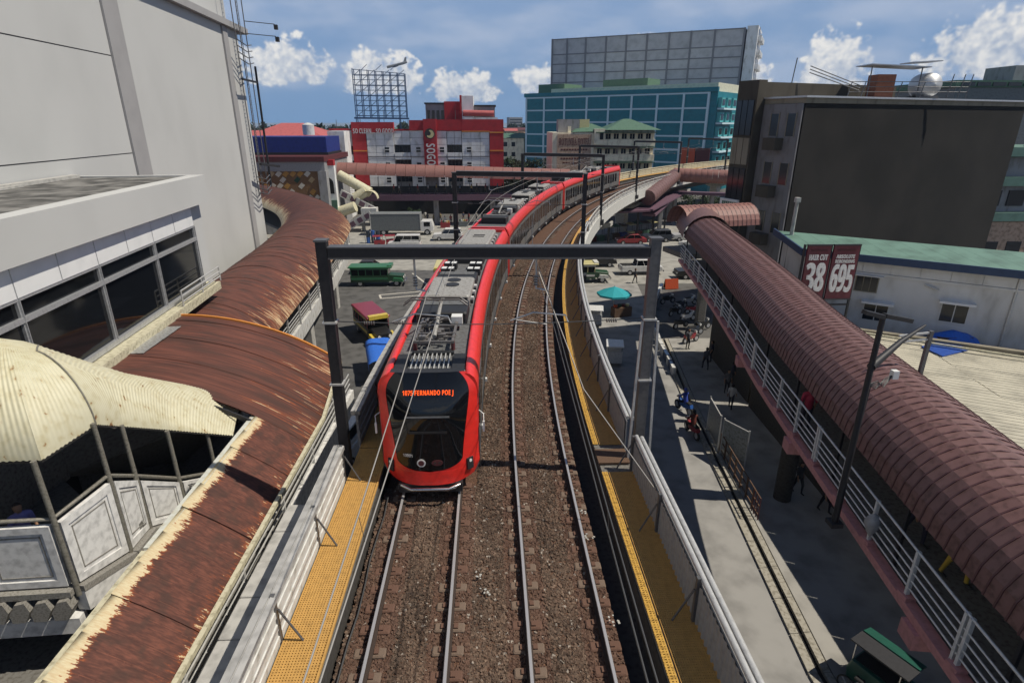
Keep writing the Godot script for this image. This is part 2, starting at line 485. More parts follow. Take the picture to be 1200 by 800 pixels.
# polygon in the x-y plane of xf, drawn out along its z from z0 to z1
func prism(st: SurfaceTool, poly: PackedVector2Array, z0: float, z1: float, xf := Transform3D()) -> void:
	var idx := Geometry2D.triangulate_polygon(poly)
	for t in range(0, idx.size(), 3):
		var a := poly[idx[t]]
		var b := poly[idx[t + 1]]
		var c := poly[idx[t + 2]]
		tri(st, xf * Vector3(a.x, a.y, z1), xf * Vector3(c.x, c.y, z1), xf * Vector3(b.x, b.y, z1))
		tri(st, xf * Vector3(a.x, a.y, z0), xf * Vector3(b.x, b.y, z0), xf * Vector3(c.x, c.y, z0))
	for i in poly.size():
		var a := poly[i]
		var b := poly[(i + 1) % poly.size()]
		quad(st, xf * Vector3(a.x, a.y, z0), xf * Vector3(a.x, a.y, z1), xf * Vector3(b.x, b.y, z1), xf * Vector3(b.x, b.y, z0))

func disc(st: SurfaceTool, c: Vector3, axis: Vector3, r: float, len: float, n := 16) -> void:
	tube(st, [c - axis * len * 0.5, c + axis * len * 0.5], r, n)

# ------------------------------------------------------------------ scene tools
var taken := {}

func numbered(called: String) -> String:
	taken[called] = taken.get(called, -1) + 1
	return called if taken[called] == 0 else "%s_%03d" % [called, taken[called]]

func thing(called: String, label: String, category: String, at := Vector3.ZERO, turn := 0.0, group := "") -> Node3D:
	var o := Node3D.new()
	o.name = numbered(called)
	add_child(o)
	o.position = at
	o.rotation.y = turn
	o.set_meta("label", label)
	o.set_meta("category", category)
	if group != "":
		o.set_meta("group", group)
	return o

func part(st: SurfaceTool, called: String, m, parent: Node3D, label := "") -> MeshInstance3D:
	st.generate_normals()
	return inst(st.commit(), called, m, parent, label)

func inst(mesh: Mesh, called: String, m, parent: Node3D, label := "") -> MeshInstance3D:
	var o := MeshInstance3D.new()
	o.mesh = mesh
	o.name = called
	o.material_override = M[m] if m is String else m
	parent.add_child(o, true)
	if label != "":
		o.set_meta("label", label)
	return o

# shape given in world coordinates, under a thing that stands at its own base
func wpart(st: SurfaceTool, called: String, m, parent: Node3D, label := "") -> MeshInstance3D:
	var o := part(st, called, m, parent, label)
	o.transform = parent.global_transform.affine_inverse()
	return o

func structure(st: SurfaceTool, called: String, m) -> MeshInstance3D:
	var o := part(st, numbered(called), m, self)
	o.set_meta("kind", "structure")
	return o

func copy(o: Node3D, label: String, at: Vector3, turn := 0.0) -> Node3D:
	var c: Node3D = o.duplicate()
	var base := String(o.name)
	if base.length() > 4 and base[-4] == "_" and base.right(3).is_valid_int():
		base = base.left(-4)
	c.name = numbered(base)
	add_child(c)
	c.position = at
	c.rotation.y = turn
	c.set_meta("label", label)
	return c

func recolour(o: Node, from: String, to: String) -> void:
	for c in o.find_children("*", "MeshInstance3D", true, false):
		if c.material_override == M[from]:
			c.material_override = M[to]

func letters(text: String, called: String, m: String, parent: Node3D, xf: Transform3D, height: float, width := 0.0, depth := 0.02, font := "Droid Sans", bold := true) -> MeshInstance3D:
	var t := TextMesh.new()
	var f := SystemFont.new()
	f.font_names = PackedStringArray([font])
	f.font_weight = 700 if bold else 400
	t.font = f
	t.text = text
	t.font_size = 64
	t.pixel_size = height / 46.0
	t.depth = depth
	t.curve_step = 2.0
	var o := MeshInstance3D.new()
	o.mesh = t
	o.name = called
	o.material_override = M[m]
	parent.add_child(o, true)
	var s := 1.0
	if width > 0.0:
		s = width / maxf(t.get_aabb().size.x, 0.01)
	o.transform = xf * Transform3D(Basis.from_scale(Vector3(s, 1, 1)), Vector3.ZERO)
	return o

# ------------------------------------------------------------------ the railway's line: straight, then a right-hand curve
const RC := 155.0
func tp(s: float, off: float, y: float) -> Vector3:
	if s <= 14.0:
		return Vector3(1.4 + off, y, -s)
	var a := (s - 14.0) / RC
	return Vector3(1.4 + RC - (RC - off) * cos(a), y, -14.0 - (RC - off) * sin(a))

func tdir(s: float) -> Vector3:
	var a := maxf(0.0, (s - 14.0) / RC)
	return Vector3(sin(a), 0, -cos(a))

func tframe(s: float, off: float, y: float) -> Transform3D:
	var d := tdir(s)
	return Transform3D(Basis(d.cross(Vector3.UP), Vector3.UP, -d), tp(s, off, y))

func strip(st: SurfaceTool, s0: float, s1: float, step: float, prof: Array, closed := true, smooth := false, caps := true) -> void:
	var rings := []
	var n := maxi(1, int(ceil((s1 - s0) / step)))
	for i in n + 1:
		var s := lerpf(s0, s1, i / float(n))
		var r := []
		for q in prof:
			r.append(tp(s, q[0], q[1]))
		rings.append(r)
	loft(st, rings, s0, closed, smooth, caps)

# ------------------------------------------------------------------ ground
func sheet(called: String, m: String, y: float, pts: Array) -> MeshInstance3D:
	var st := nb()
	var poly := PackedVector2Array()
	for p in pts:
		poly.append(Vector2(p[0], p[1]))
	var idx := Geometry2D.triangulate_polygon(poly)
	for t in range(0, idx.size(), 3):
		var a := poly[idx[t]]
		var b := poly[idx[t + 1]]
		var c := poly[idx[t + 2]]
		if (b - a).cross(c - a) < 0:
			var q := b
			b = c
			c = q
		tri(st, Vector3(a.x, y, a.y), Vector3(b.x, y, b.y), Vector3(c.x, y, c.y))
	return structure(st, called, m)

func build_ground() -> void:
	sheet("ground", "far_asphalt", -0.004, [[-1500, 200], [1500, 200], [1500, -1800], [-1500, -1800]])
	sheet("road", "asphalt", 0.0, [[-60, -10], [7, -10], [7, -63], [60, -63], [60, -120], [-60, -110]])
	sheet("street", "street_concrete", 0.004, [[3.0, 20], [10.35, 20], [10.6, -13.6], [11.75, -24.9], [12.6, -32.5], [14.3, -45], [16.5, -63], [3.0, -63]])
	sheet("parking_lot", "lot_concrete", 0.004, [[7, -63], [60, -63], [60, -105], [20, -105], [13, -92]])
	sheet("intersection", "lot_concrete", 0.004, [[-40, -72], [2, -70], [6, -84], [6, -104], [-40, -112]])
	# pavement on the right with its kerb and an open gutter slot
	var kerb := [[10.35, 20.0], [10.62, -13.6], [11.8, -24.9], [12.65, -32.5], [14.35, -45.0]]
	var st := nb()
	var up := 0.12
	for i in kerb.size() - 1:
		var a := Vector3(kerb[i][0] + 0.42, 0, kerb[i][1])
		var b := Vector3(kerb[i + 1][0] + 0.42, 0, kerb[i + 1][1])
		var o := Vector3(14, 0, 0)
		hexa(st, [a, a + o, b + o, b, a + Vector3(0, up, 0), a + o + Vector3(0, up, 0), b + o + Vector3(0, up, 0), b + Vector3(0, up, 0)])
	structure(st, "pavement", "sidewalk")
	var t := thing("street_kerb", "weathered pale kerb with an open gutter slot along the right-hand street", "kerb", Vector3(10.8, 0, -14))
	for i in kerb.size() - 1:
		var n := int((kerb[i][1] - kerb[i + 1][1]) / 1.5)
		for k in n:
			var a := Vector3(lerpf(kerb[i][0], kerb[i + 1][0], k / float(n)), 0, lerpf(kerb[i][1], kerb[i + 1][1], k / float(n)))
			var b := Vector3(lerpf(kerb[i][0], kerb[i + 1][0], (k + 0.985) / n), 0, lerpf(kerb[i][1], kerb[i + 1][1], (k + 0.985) / n))
			for e in [[-0.36, 0.30, 0.10], [0.12, 0.24, 0.145]]:
				var s2 := nb()
				var l: float = e[0]
				var w: float = e[1]
				var h: float = e[2]
				hexa(s2, [a + Vector3(l, -0.2, 0), a + Vector3(l + w, -0.2, 0), b + Vector3(l + w, -0.2, 0), b + Vector3(l, -0.2, 0),
					a + Vector3(l, h, 0), a + Vector3(l + w, h, 0), b + Vector3(l + w, h, 0), b + Vector3(l, h, 0)])
				wpart(s2, "kerb_stone", "kerb_stone", t)
	st = nb()
	for i in kerb.size() - 1:
		var a := Vector3(kerb[i][0] - 0.07, 0.012, kerb[i][1])
		var b := Vector3(kerb[i + 1][0] - 0.07, 0.012, kerb[i + 1][1])
		quad(st, a, b, b + Vector3(0.2, 0, 0), a + Vector3(0.2, 0, 0))
	wpart(st, "gutter", "dark_interior", t)
	# painted marks on the crossing to the left of the railway
	var marks := thing("road_markings", "worn white chevron outline painted on the asphalt beside the green jeepney", "road marking", Vector3(-9, 0, -60))
	for q in [[Vector3(-11.8, 0, -59.6), Vector3(-8.2, 0, -60.6)], [Vector3(-11.4, 0, -58.2), Vector3(-6.2, 0, -59.7)], [Vector3(-8.2, 0, -60.6), Vector3(-4.6, 0, -62.6)], [Vector3(-11.8, 0, -59.6), Vector3(-11.4, 0, -58.2)], [Vector3(-9.5, 0, -69), Vector3(-5.6, 0, -60)]]:
		st = nb()
		bar(st, q[0] + Vector3(0, 0.006, 0), q[1] + Vector3(0, 0.006, 0), 0.22, 0.004)
		wpart(st, "paint_line", "road_paint", marks)

# ------------------------------------------------------------------ viaduct, tracks, walkways, parapets
const LT := -3.09      # left track's offset from the right track

func build_viaduct() -> void:
	var v := thing("railway_viaduct", "long concrete railway viaduct curving away to the right above the street", "viaduct", Vector3(0, 0, -14))
	var st := nb()
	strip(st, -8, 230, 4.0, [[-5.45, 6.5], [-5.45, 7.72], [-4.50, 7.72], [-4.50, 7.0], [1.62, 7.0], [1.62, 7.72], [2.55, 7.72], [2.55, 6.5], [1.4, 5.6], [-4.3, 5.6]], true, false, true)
	wpart(st, "deck_slab", "shade_dark_concrete", v)  # near-black colour stands in for shade in the ballast trough
	st = nb()
	strip(st, 46, 230, 3.0, [[2.56, 6.75], [2.56, 8.02], [2.80, 8.02], [2.80, 6.75]], true, false, true)
	wpart(st, "edge_girder", "parapet_white", v)
	for s in [8.0, 32.0, 54.0, 74.0, 95.0, 118.0, 140.0, 165.0]:
		st = nb()
		var f := tframe(s, -1.5, 0)
		cbox(st, f * Vector3(0, 2.4, 0), Vector3(1.7, 4.8, 1.7), 0.2, f.basis)
		prism(st, PackedVector2Array([Vector2(-3.8, 5.58), Vector2(3.8, 5.58), Vector2(3.8, 5.1), Vector2(1.1, 4.2), Vector2(-1.1, 4.2), Vector2(-3.8, 5.1)]), -0.8, 0.8, f)
		wpart(st, "pier", "concrete", v)
	# ballast
	st = nb()
	var rings := []
	var nz := fnoise(4, 0.6, 3)
	for i in 400:
		var s := -6.0 + i * 0.5
		var r := []
		for o in [-4.46, -4.40, -4.1, -3.5, -2.9, -2.2, -1.55, -0.9, -0.3, 0.3, 0.8, 1.06, 1.14]:
			var y := 7.34 + nz.get_noise_2d(o * 2.0, s) * 0.035
			if o < -4.43 or o > 1.1:
				y = 7.0
			r.append(tp(s, o, y))
		rings.append(r)
	loft(st, rings, 0, false, false)
	structure(st, "ballast", "ballast")
	build_stones()
	# two tracks
	for k in 2:
		var off := LT if k == 0 else 0.0
		var t := thing("railway_track", ["left railway track that the red train stands on", "empty right-hand railway track with shiny rails beside the red train"][k], "railway track", Vector3(1.4 + off, 7.42, -10), 0, "railway tracks")
		for sd in [-0.755, 0.755]:
			var o: float = off + sd
			st = nb()
			strip(st, -4, 220, 1.5, [[o - 0.075, 7.405], [o - 0.075, 7.425], [o - 0.012, 7.44], [o - 0.012, 7.55], [o - 0.036, 7.56], [o - 0.036, 7.588], [o + 0.036, 7.588], [o + 0.036, 7.56], [o + 0.012, 7.55], [o + 0.012, 7.44], [o + 0.075, 7.425], [o + 0.075, 7.405]])
			var rail := wpart(st, "rail", "rail_side", t)
			st = nb()
			strip(st, -4, 220, 1.5, [[o - 0.034, 7.588], [o - 0.026, 7.60], [o + 0.026, 7.60], [o + 0.034, 7.588]])
			part(st, "running_surface", "rail_head", rail)
		var block := nb()
		cbox(block, Vector3.ZERO, Vector3(0.62, 0.14, 0.23), 0.025)
		block.generate_normals()
		var bm := block.commit()
		var clip := nb()
		box(clip, Vector3(0, 0.085, 0), Vector3(0.09, 0.04, 0.12))
		clip.generate_normals()
		var cm := clip.commit()
		var rng := RandomNumberGenerator.new()
		rng.seed = 5 + k
		var s := 3.0
		while s < (14.5 if k == 0 else 62.0):
			for sd in [-0.755, 0.755]:
				var b := inst(bm, "sleeper", "sleeper" if rng.randf() < 0.6 else "sleeper_red", t)
				var f := tframe(s, off + sd, 7.335 + rng.randf_range(-0.012, 0.008))
				f.basis = f.basis.rotated(Vector3.UP, rng.randf_range(-0.03, 0.03))
				b.transform = t.transform.affine_inverse() * f
				if s < 24.0:
					for x in [-0.13, 0.13]:
						inst(cm, "rail_clip", "sleeper_red", b).position.x = x
			s += 0.55
	# walkways: yellow perforated grating, panel by panel
	var g := nb()
	for i in 27:
		box(g, Vector3(0, 0, -0.7222 + i * 0.05556), Vector3(0.86, 0.022, 0.032))
	for i in 16:
		box(g, Vector3(-0.415 + i * 0.0553, 0.001, 0), Vector3(0.032, 0.023, 1.499))
	box(g, Vector3(0.435, 0.012, 0), Vector3(0.04, 0.06, 1.499))
	g.generate_normals()
	var gm := g.commit()
	var e := nb()
	for i in 27:
		box(e, Vector3(0, 0, -0.7222 + i * 0.05556), Vector3(0.15, 0.022, 0.034))
	box(e, Vector3(-0.05, 0.001, 0), Vector3(0.03, 0.023, 1.499))
	box(e, Vector3(0.02, 0.001, 0), Vector3(0.03, 0.023, 1.499))
	box(e, Vector3(0.07, 0.001, 0), Vector3(0.03, 0.023, 1.499))
	e.generate_normals()
	var em := e.commit()
	var wl := thing("track_walkway", "sunlit yellow grating walkway along the left parapet", "walkway", Vector3(-3.55, 7.72, -8))
	var wr := thing("track_walkway", "shaded yellow-edged grating walkway along the right parapet", "walkway", Vector3(3.4, 7.72, -8))
	for i in 30:
		var s := 1.0 + i * 1.5
		var a := inst(gm, "grating_panel", "yellow_grating", wl)
		a.transform = wl.transform.affine_inverse() * tframe(s, -4.965, 7.89)
		if absf(s - 14.5) > 0.8:
			a = inst(gm, "grating_panel", "yellow_grating", wr)
			a.transform = wr.transform.affine_inverse() * tframe(s, 2.10, 7.89) * Transform3D(Basis.from_scale(Vector3(0.80, 1, 1)), Vector3(0.06, -0.004, 0))
			a = inst(em, "edge_strip", "yellow_edge", wr)
			a.transform = wr.transform.affine_inverse() * tframe(s, 1.69, 7.90)
	st = nb()
	strip(st, 46, 220, 3.0, [[-5.4, 7.88], [-4.52, 7.88]], false)
	wpart(st, "far_grating", "yellow_grating", wl)
	st = nb()
	strip(st, 46, 220, 3.0, [[1.63, 7.88], [2.5, 7.88]], false)
	wpart(st, "far_grating", "yellow_grating", wr)
	for d in [[wl, -5.42, -4.53], [wr, 1.64, 2.52]]:
		st = nb()
		strip(st, 0.2, 46, 2.0, [[d[1], 7.73], [d[1], 7.865], [d[2], 7.865], [d[2], 7.73]])
		wpart(st, "walkway_base", "dark_concrete", d[0])
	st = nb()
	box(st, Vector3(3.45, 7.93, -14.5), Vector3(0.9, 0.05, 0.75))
	wpart(st, "post_shadow_plate", "wood", wr)  # brown plate standing in for the portal post's shadow on the walkway

	parapet("parapet_wall", "white slatted parapet panels nearest on the left of the railway", -2.0, 13.6, -5.47, -1, "parapet_white", true, 9.0)
	parapet("parapet_wall", "left parapet beyond the near portal, beside the train", 15.5, 92.0, -5.47, -1, "parapet_grey", true, 9.0)
	parapet("parapet_wall", "far cream parapet on the outer side of the curve by the hotel", 92.5, 205.0, -5.47, -1, "cream_worn", false, 9.0)
	parapet("parapet_wall", "near ribbed parapet panels greyed for shade, with twin top rails, right of the railway", -2.0, 13.9, 2.50, 1, "parapet_grey", true, 8.95)
	parapet("parapet_wall", "ribbed parapet panels greyed for shade, right of the railway beyond the near portal", 15.0, 52.0, 2.50, 1, "parapet_grey", true, 8.95)
	far_railing()

func parapet(called: String, label: String, s0: float, s1: float, off: float, side: int, m: String, near: bool, top: float) -> void:
	var t := thing(called, label, "parapet", tp(s0, off, 7.7), 0, "parapets of the railway viaduct")
	var step := 2.55
	var n := maxi(1, int(round((s1 - s0) / step)))
	step = (s1 - s0) / n
	for i in n:
		var a := s0 + i * step
		var b := a + step - 0.05
		var st := nb()
		if side < 0 or not near:
			# boards lying along the track
			var prof := []
			var y := 7.80
			var k := 0
			while y < top - 0.18:
				prof.append([off + (0.03 if k % 2 == 0 else 0.055), y])
				prof.append([off + (0.03 if k % 2 == 0 else 0.055), y + 0.13])
				y += 0.14
				k += 1
			prof.append([off - 0.03, y])
			prof.append([off - 0.03, 7.80])
			strip(st, a, b, 2.6, prof)
		else:
			# upright ribs
			var w := int(step / 0.085)
			var r0 := []
			var r1 := []
			for j in w * 2 + 1:
				var s := lerpf(a, b, j / float(w * 2))
				var d := 0.022 if (j / 2) % 2 == 0 else 0.0
				r0.append(tp(s, off - d, 7.80))
				r1.append(tp(s, off - d, top - 0.16))
			for j in w * 2:
				quad(st, r0[j], r1[j], r1[j + 1], r0[j + 1])
			strip(st, a, b, 2.6, [[off + 0.012, 7.80], [off + 0.012, top - 0.16], [off + 0.05, top - 0.16], [off + 0.05, 7.80]])
		wpart(st, "panel", m, t)
		if a < 60.0:
			st = nb()
			var p := tframe(b + 0.02, off - side * 0.03, 7.75)
			box(st, p * Vector3(0, (top - 7.75) * 0.5, 0), Vector3(0.08, top - 7.75, 0.09), p.basis)
			if near:
				tube(st, [p * Vector3(-side * 0.42, 0.16, 0), p * Vector3(-side * 0.06, 0.92, 0)], 0.022, 6)
			wpart(st, "post", "mid_steel", t)
	var st := nb()
	if side < 0 or not near:
		strip(st, s0, s1, 2.0, [[off - 0.16, top - 0.16], [off - 0.16, top], [off - 0.02, top + 0.012], [off - 0.02, top - 0.02], [off + 0.01, top - 0.02], [off + 0.01, top], [off + 0.11, top - 0.02], [off + 0.11, top - 0.13]])
		wpart(st, "coping", "coping" if m != "cream_worn" else m, t)
	else:
		for d in [0.0, 0.15]:
			st = nb()
			var pts := []
			var k := maxi(2, int((s1 - s0) / 2.0))
			for i in k + 1:
				pts.append(tp(lerpf(s0, s1, i / float(k)), off + 0.05 + d, top - 0.03 - d * 0.3))
			tube(st, pts, 0.062, 8)
			wpart(st, "top_rail", "rail_steel", t)
		st = nb()
		strip(st, s0, s1, 2.0, [[off - 0.05, 7.72], [off - 0.05, 7.81], [off + 0.08, 7.81], [off + 0.08, 7.72]])
		wpart(st, "sill", "mid_steel", t)

# white outer railing where the viaduct swings right
func far_railing() -> void:
	var t := thing("viaduct_railing", "white latticed railing along the outer edge of the curving viaduct", "railing", tp(53, 2.68, 8.0))
	var s := 52.2
	while s < 190.0:
		var st := nb()
		var f := tframe(s, 2.68, 8.0)
		box(st, f * Vector3(0, 0.5, 0), Vector3(0.09, 1.0, 0.09), f.basis)
		wpart(st, "post", "parapet_white", t)
		if s < 120.0:
			st = nb()
			for k in 8:
				var g := tframe(s + 0.3 + k * 0.3, 2.68, 8.0)
				box(st, g * Vector3(0, 0.46, 0), Vector3(0.03, 0.86, 0.035), g.basis)
			strip(st, s + 0.1, s + 2.5, 2.4, [[2.665, 8.10], [2.665, 8.45], [2.69, 8.45], [2.69, 8.10]])
			wpart(st, "railing_panel", "rail_steel", t)
		s += 2.6
	for y in [8.10, 8.55, 8.97]:
		var st := nb()
		strip(st, 52.2, 190, 2.6, [[2.64, y], [2.64, y + 0.07], [2.72, y + 0.07], [2.72, y]])
		wpart(st, "rail_bar", "parapet_white", t)

func build_stones() -> void:
	var st := nb()
	# a chipped stone: a cube's corners pushed about
	var rng := RandomNumberGenerator.new()
	rng.seed = 99
	var p := []
	for y in [-0.5, 0.5]:
		for q in [Vector2(-0.5, 0.5), Vector2(0.5, 0.5), Vector2(0.5, -0.5), Vector2(-0.5, -0.5)]:
			p.append(Vector3(q.x, y, q.y) * rng.randf_range(0.75, 1.15) + Vector3(rng.randf_range(-0.15, 0.15), 0, rng.randf_range(-0.15, 0.15)))
	hexa(st, p)
	st.generate_normals()
	var mm := MultiMesh.new()
	mm.transform_format = MultiMesh.TRANSFORM_3D
	mm.use_colors = true
	mm.mesh = st.commit()
	var nz := fnoise(4, 0.6, 3)
	var tone := fnoise(14, 0.35, 3)
	var where := []
	var cols := []
	for i in 150000:
		var s := 4.5 + pow(rng.randf(), 1.5) * 40.0
		var o := rng.randf_range(-4.42, 1.05)
		if s > 14.0 and o < -1.85:
			continue
		var near_rail := minf(absf(absf(o) - 0.755), absf(absf(o - LT) - 0.755))
		if near_rail < 0.05:
			continue
		if near_rail < 0.33:
			var ph := fposmod(s - 3.0 + 0.275, 0.55) - 0.275
			if absf(ph) < 0.13 and rng.randf() < 0.86:
				continue
		var y := 7.34 + nz.get_noise_2d(o * 2.0, s) * 0.035
		var sz := rng.randf_range(0.026, 0.058)
		var b := Basis.from_euler(Vector3(rng.randf() * 6.3, rng.randf() * 6.3, rng.randf() * 6.3)).scaled(Vector3(sz, sz, sz) * 1.0)
		where.append(Transform3D(b, tp(s, o, y + 0.005)))
		var g := rng.randf()
		var k := 0.30 + 0.50 * rng.randf() + tone.get_noise_2d(o * 3.0, s) * 0.25
		var c := Color(0.155, 0.092, 0.062).lerp(Color(0.245, 0.170, 0.122), g) * k
		if near_rail < 0.42:
			c = c.lerp(Color(0.115, 0.058, 0.040), 0.55)
		if rng.randf() < 0.02:
			c = Color(0.30, 0.26, 0.22)
		c.a = 1.0
		cols.append(c)
	mm.instance_count = where.size()
	for i in where.size():
		mm.set_instance_transform(i, where[i])
		mm.set_instance_color(i, cols[i])
	var o := MultiMeshInstance3D.new()
	o.name = "ballast_stones"
	o.multimesh = mm
	o.material_override = M.stone
	o.set_meta("kind", "stuff")
	o.set_meta("label", "brown crushed stone ballast between and beside the rails")
	o.set_meta("category", "gravel")
	add_child(o)

# ------------------------------------------------------------------ shopping mall on the left; u runs along its front, n away from it to the right
func mp(u: float, n: float, y: float) -> Vector3:
	return Vector3(-0.0779 * u + 0.99696 * n, y, -0.99696 * u - 0.0779 * n)

func mbox(st: SurfaceTool, u0: float, u1: float, n0: float, n1: float, y0: float, y1: float) -> void:
	hexa(st, [mp(u0, n0, y0), mp(u0, n1, y0), mp(u1, n1, y0), mp(u1, n0, y0), mp(u0, n0, y1), mp(u0, n1, y1), mp(u1, n1, y1), mp(u1, n0, y1)])

func build_mall() -> void:
	var t := thing("mall_building", "huge plain pale grey mall with a dark window band rising on the left", "building", mp(35, -18, 0))
	var st := nb()
	var end := 61.5
	# main wall built in slabs with recessed joints between them
	for q in [[-10.0, 38.0, 0.0, 15.32], [-10.0, 38.0, 15.38, 20.46], [-10.0, 38.0, 20.52, 24.7], [39.8, 57.2, 0.0, 24.7], [58.4, end, 0.0, 24.7]]:
		st = nb()
		mbox(st, q[0], q[1], -50, -18, q[2], q[3])
		wpart(st, "wall", "mall_wall", t)
	st = nb()
	mbox(st, -10, 38.0, -50, -18.03, 15.32, 15.38)
	mbox(st, -10, 38.0, -50, -18.03, 20.46, 20.52)
	wpart(st, "wall_joint", "groove", t)
	for q in [[38.03, 39.77, -17.88, 27.0], [57.23, 58.37, -17.85, 24.7]]:
		st = nb()
		mbox(st, q[0], q[1], -40, q[2], 0, q[3])
		wpart(st, "pilaster", "mall_trim", t)
	st = nb()
	mbox(st, 39.8, 63.4, -49, -17.55, 24.71, 25.2)
	wpart(st, "cornice", "mall_trim", t)
	st = nb()
	mbox(st, -10, 38.0, -49, -18.2, 24.7, 40)
	mbox(st, 39.8, 61, -49, -18.6, 25.21, 40)
	wpart(st, "upper_wall", "mall_wall", t)
	# low block with the window band
	st = nb()
	mbox(st, -6, 31.5, -17.98, -12.3, 0, 8.2)
	mbox(st, -6, 31.3, -17.98, -13.5, 8.21, 13.0)
	wpart(st, "block_core", "dark_interior", t)
	st = nb()
	mbox(st, -6, 31.8, -12.6, -11.9, 13.26, 14.57)
	mbox(st, 31.5, 31.8, -17.97, -12.61, 13.26, 14.57)
	wpart(st, "fascia", "mall_wall", t)
	st = nb()
	mbox(st, -6, 31.49, -17.97, -12.61, 13.1, 14.50)
	wpart(st, "flat_roof", "roof_felt", t)
	st = nb()
	mbox(st, 30.6, 31.75, -17.95, -12.4, 0.0, 13.25)
	wpart(st, "end_wall", "mall_wall", t)
	st = nb()
	mbox(st, 18, 31.4, -17.9, -17.5, 14.51, 14.66)
	mbox(st, 24.5, 27.0, -17.5, -17.3, 14.51, 14.60)
	wpart(st, "roof_kerb", "concrete", t)
	# white panels and dark panes in an aluminium grid
	var pitch := 2.125
	for i in 17:
		var u1 := 30.2 - i * pitch
		var u0 := u1 - pitch + 0.05
		st = nb()
		mbox(st, u0, u1, -12.55, -12.22, 12.30, 13.25)
		wpart(st, "spandrel_panel", "mall_white", t)
		if i % 2 == 0:
			var v0 := u1 - pitch * 2 + 0.12
			for y in [[11.72, 12.20], [9.50, 11.56]]:
				st = nb()
				mbox(st, v0, u1, -12.6, -12.34, y[0], y[1])
				wpart(st, "window_pane", "black_glass", t)
			st = nb()
			mbox(st, u1 + 0.005, u1 + 0.115, -12.6, -12.26, 9.3, 12.27)
			mbox(st, u1 + 0.045, u1 + 0.075, -12.6, -12.20, 9.3, 12.27)
			wpart(st, "mullion", "aluminium", t)
	for q in [[12.205, 12.295, -12.24], [11.565, 11.715, -12.22], [9.32, 9.495, -12.2]]:
		st = nb()
		mbox(st, -6, 30.32, -12.6, q[2], q[0], q[1])
		wpart(st, "transom", "aluminium", t)
	st = nb()
	mbox(st, -6, 31.0, -12.6, -11.75, 8.9, 9.28)
	wpart(st, "sill", "cream_worn", t)
	# short railing at the end of the sill
	st = nb()
	for y in [9.5, 9.75, 10.0]:
		tube(st, [mp(26.5, -11.8, y), mp(31.2, -11.8, y)], 0.035, 6)
	for u in [26.5, 28.8, 31.2]:
		tube(st, [mp(u, -11.8, 9.28), mp(u, -11.8, 10.0)], 0.035, 6)
	wpart(st, "railing", "rail_steel", t)
	# sign frame and ladder on the far corner
	var f := thing("sign_frame", "rusty steel sign frame with a caged ladder and lamp arms at the mall's far corner", "steel frame", mp(60, -17.5, 8))
	for u in [58.6, 60.0, 61.8]:
		st = nb()
		tube(st, [mp(u, -17.3, 10.5), mp(u, -17.3, 32)], 0.045, 6)
		wpart(st, "upright", "mid_steel", f)
	st = nb()
	for i in 60:
		tube(st, [mp(59.9, -17.28, 12 + i * 0.33), mp(60.35, -17.28, 12 + i * 0.33)], 0.02, 4)
	tube(st, [mp(60.35, -17.28, 11), mp(60.35, -17.28, 32)], 0.03, 5)
	tube(st, [mp(59.9, -17.28, 11), mp(59.9, -17.28, 32)], 0.03, 5)
	wpart(st, "ladder", "mid_steel", f)
	for y in [23.7, 23.2, 22.7, 22.2, 12.2, 11.8, 11.2, 10.8]:
		st = nb()
		tube(st, [mp(58.4, -17.2, y + 0.1), mp(60, -16.9, y - 0.25), mp(61.9, -17.0, y)], 0.045, 5)
		wpart(st, "hoop", "mid_steel", f)
	st = nb()
	bar(st, mp(58, -17.1, 20.6), mp(62.3, -17.1, 20.6), 0.16, 0.16)
	bar(st, mp(62.6, -17.2, 11.0), mp(62.9, -17.2, 22.0), 0.16, 0.16)
	bar(st, mp(59.0, -16.9, 13.4), mp(63.5, -16.4, 12.9), 0.2, 0.2)
	wpart(st, "outrigger", "dark_steel", f)
	for y in [25.6, 24.6]:
		st = nb()
		tube(st, [mp(61.5, -17.2, y), mp(62.3, -14.8, y - 0.1)], 0.035, 5)
		box(st, mp(62.3, -14.7, y - 0.35), Vector3(0.3, 0.4, 0.3))
		wpart(st, "lamp_arm", "dark_steel", f)

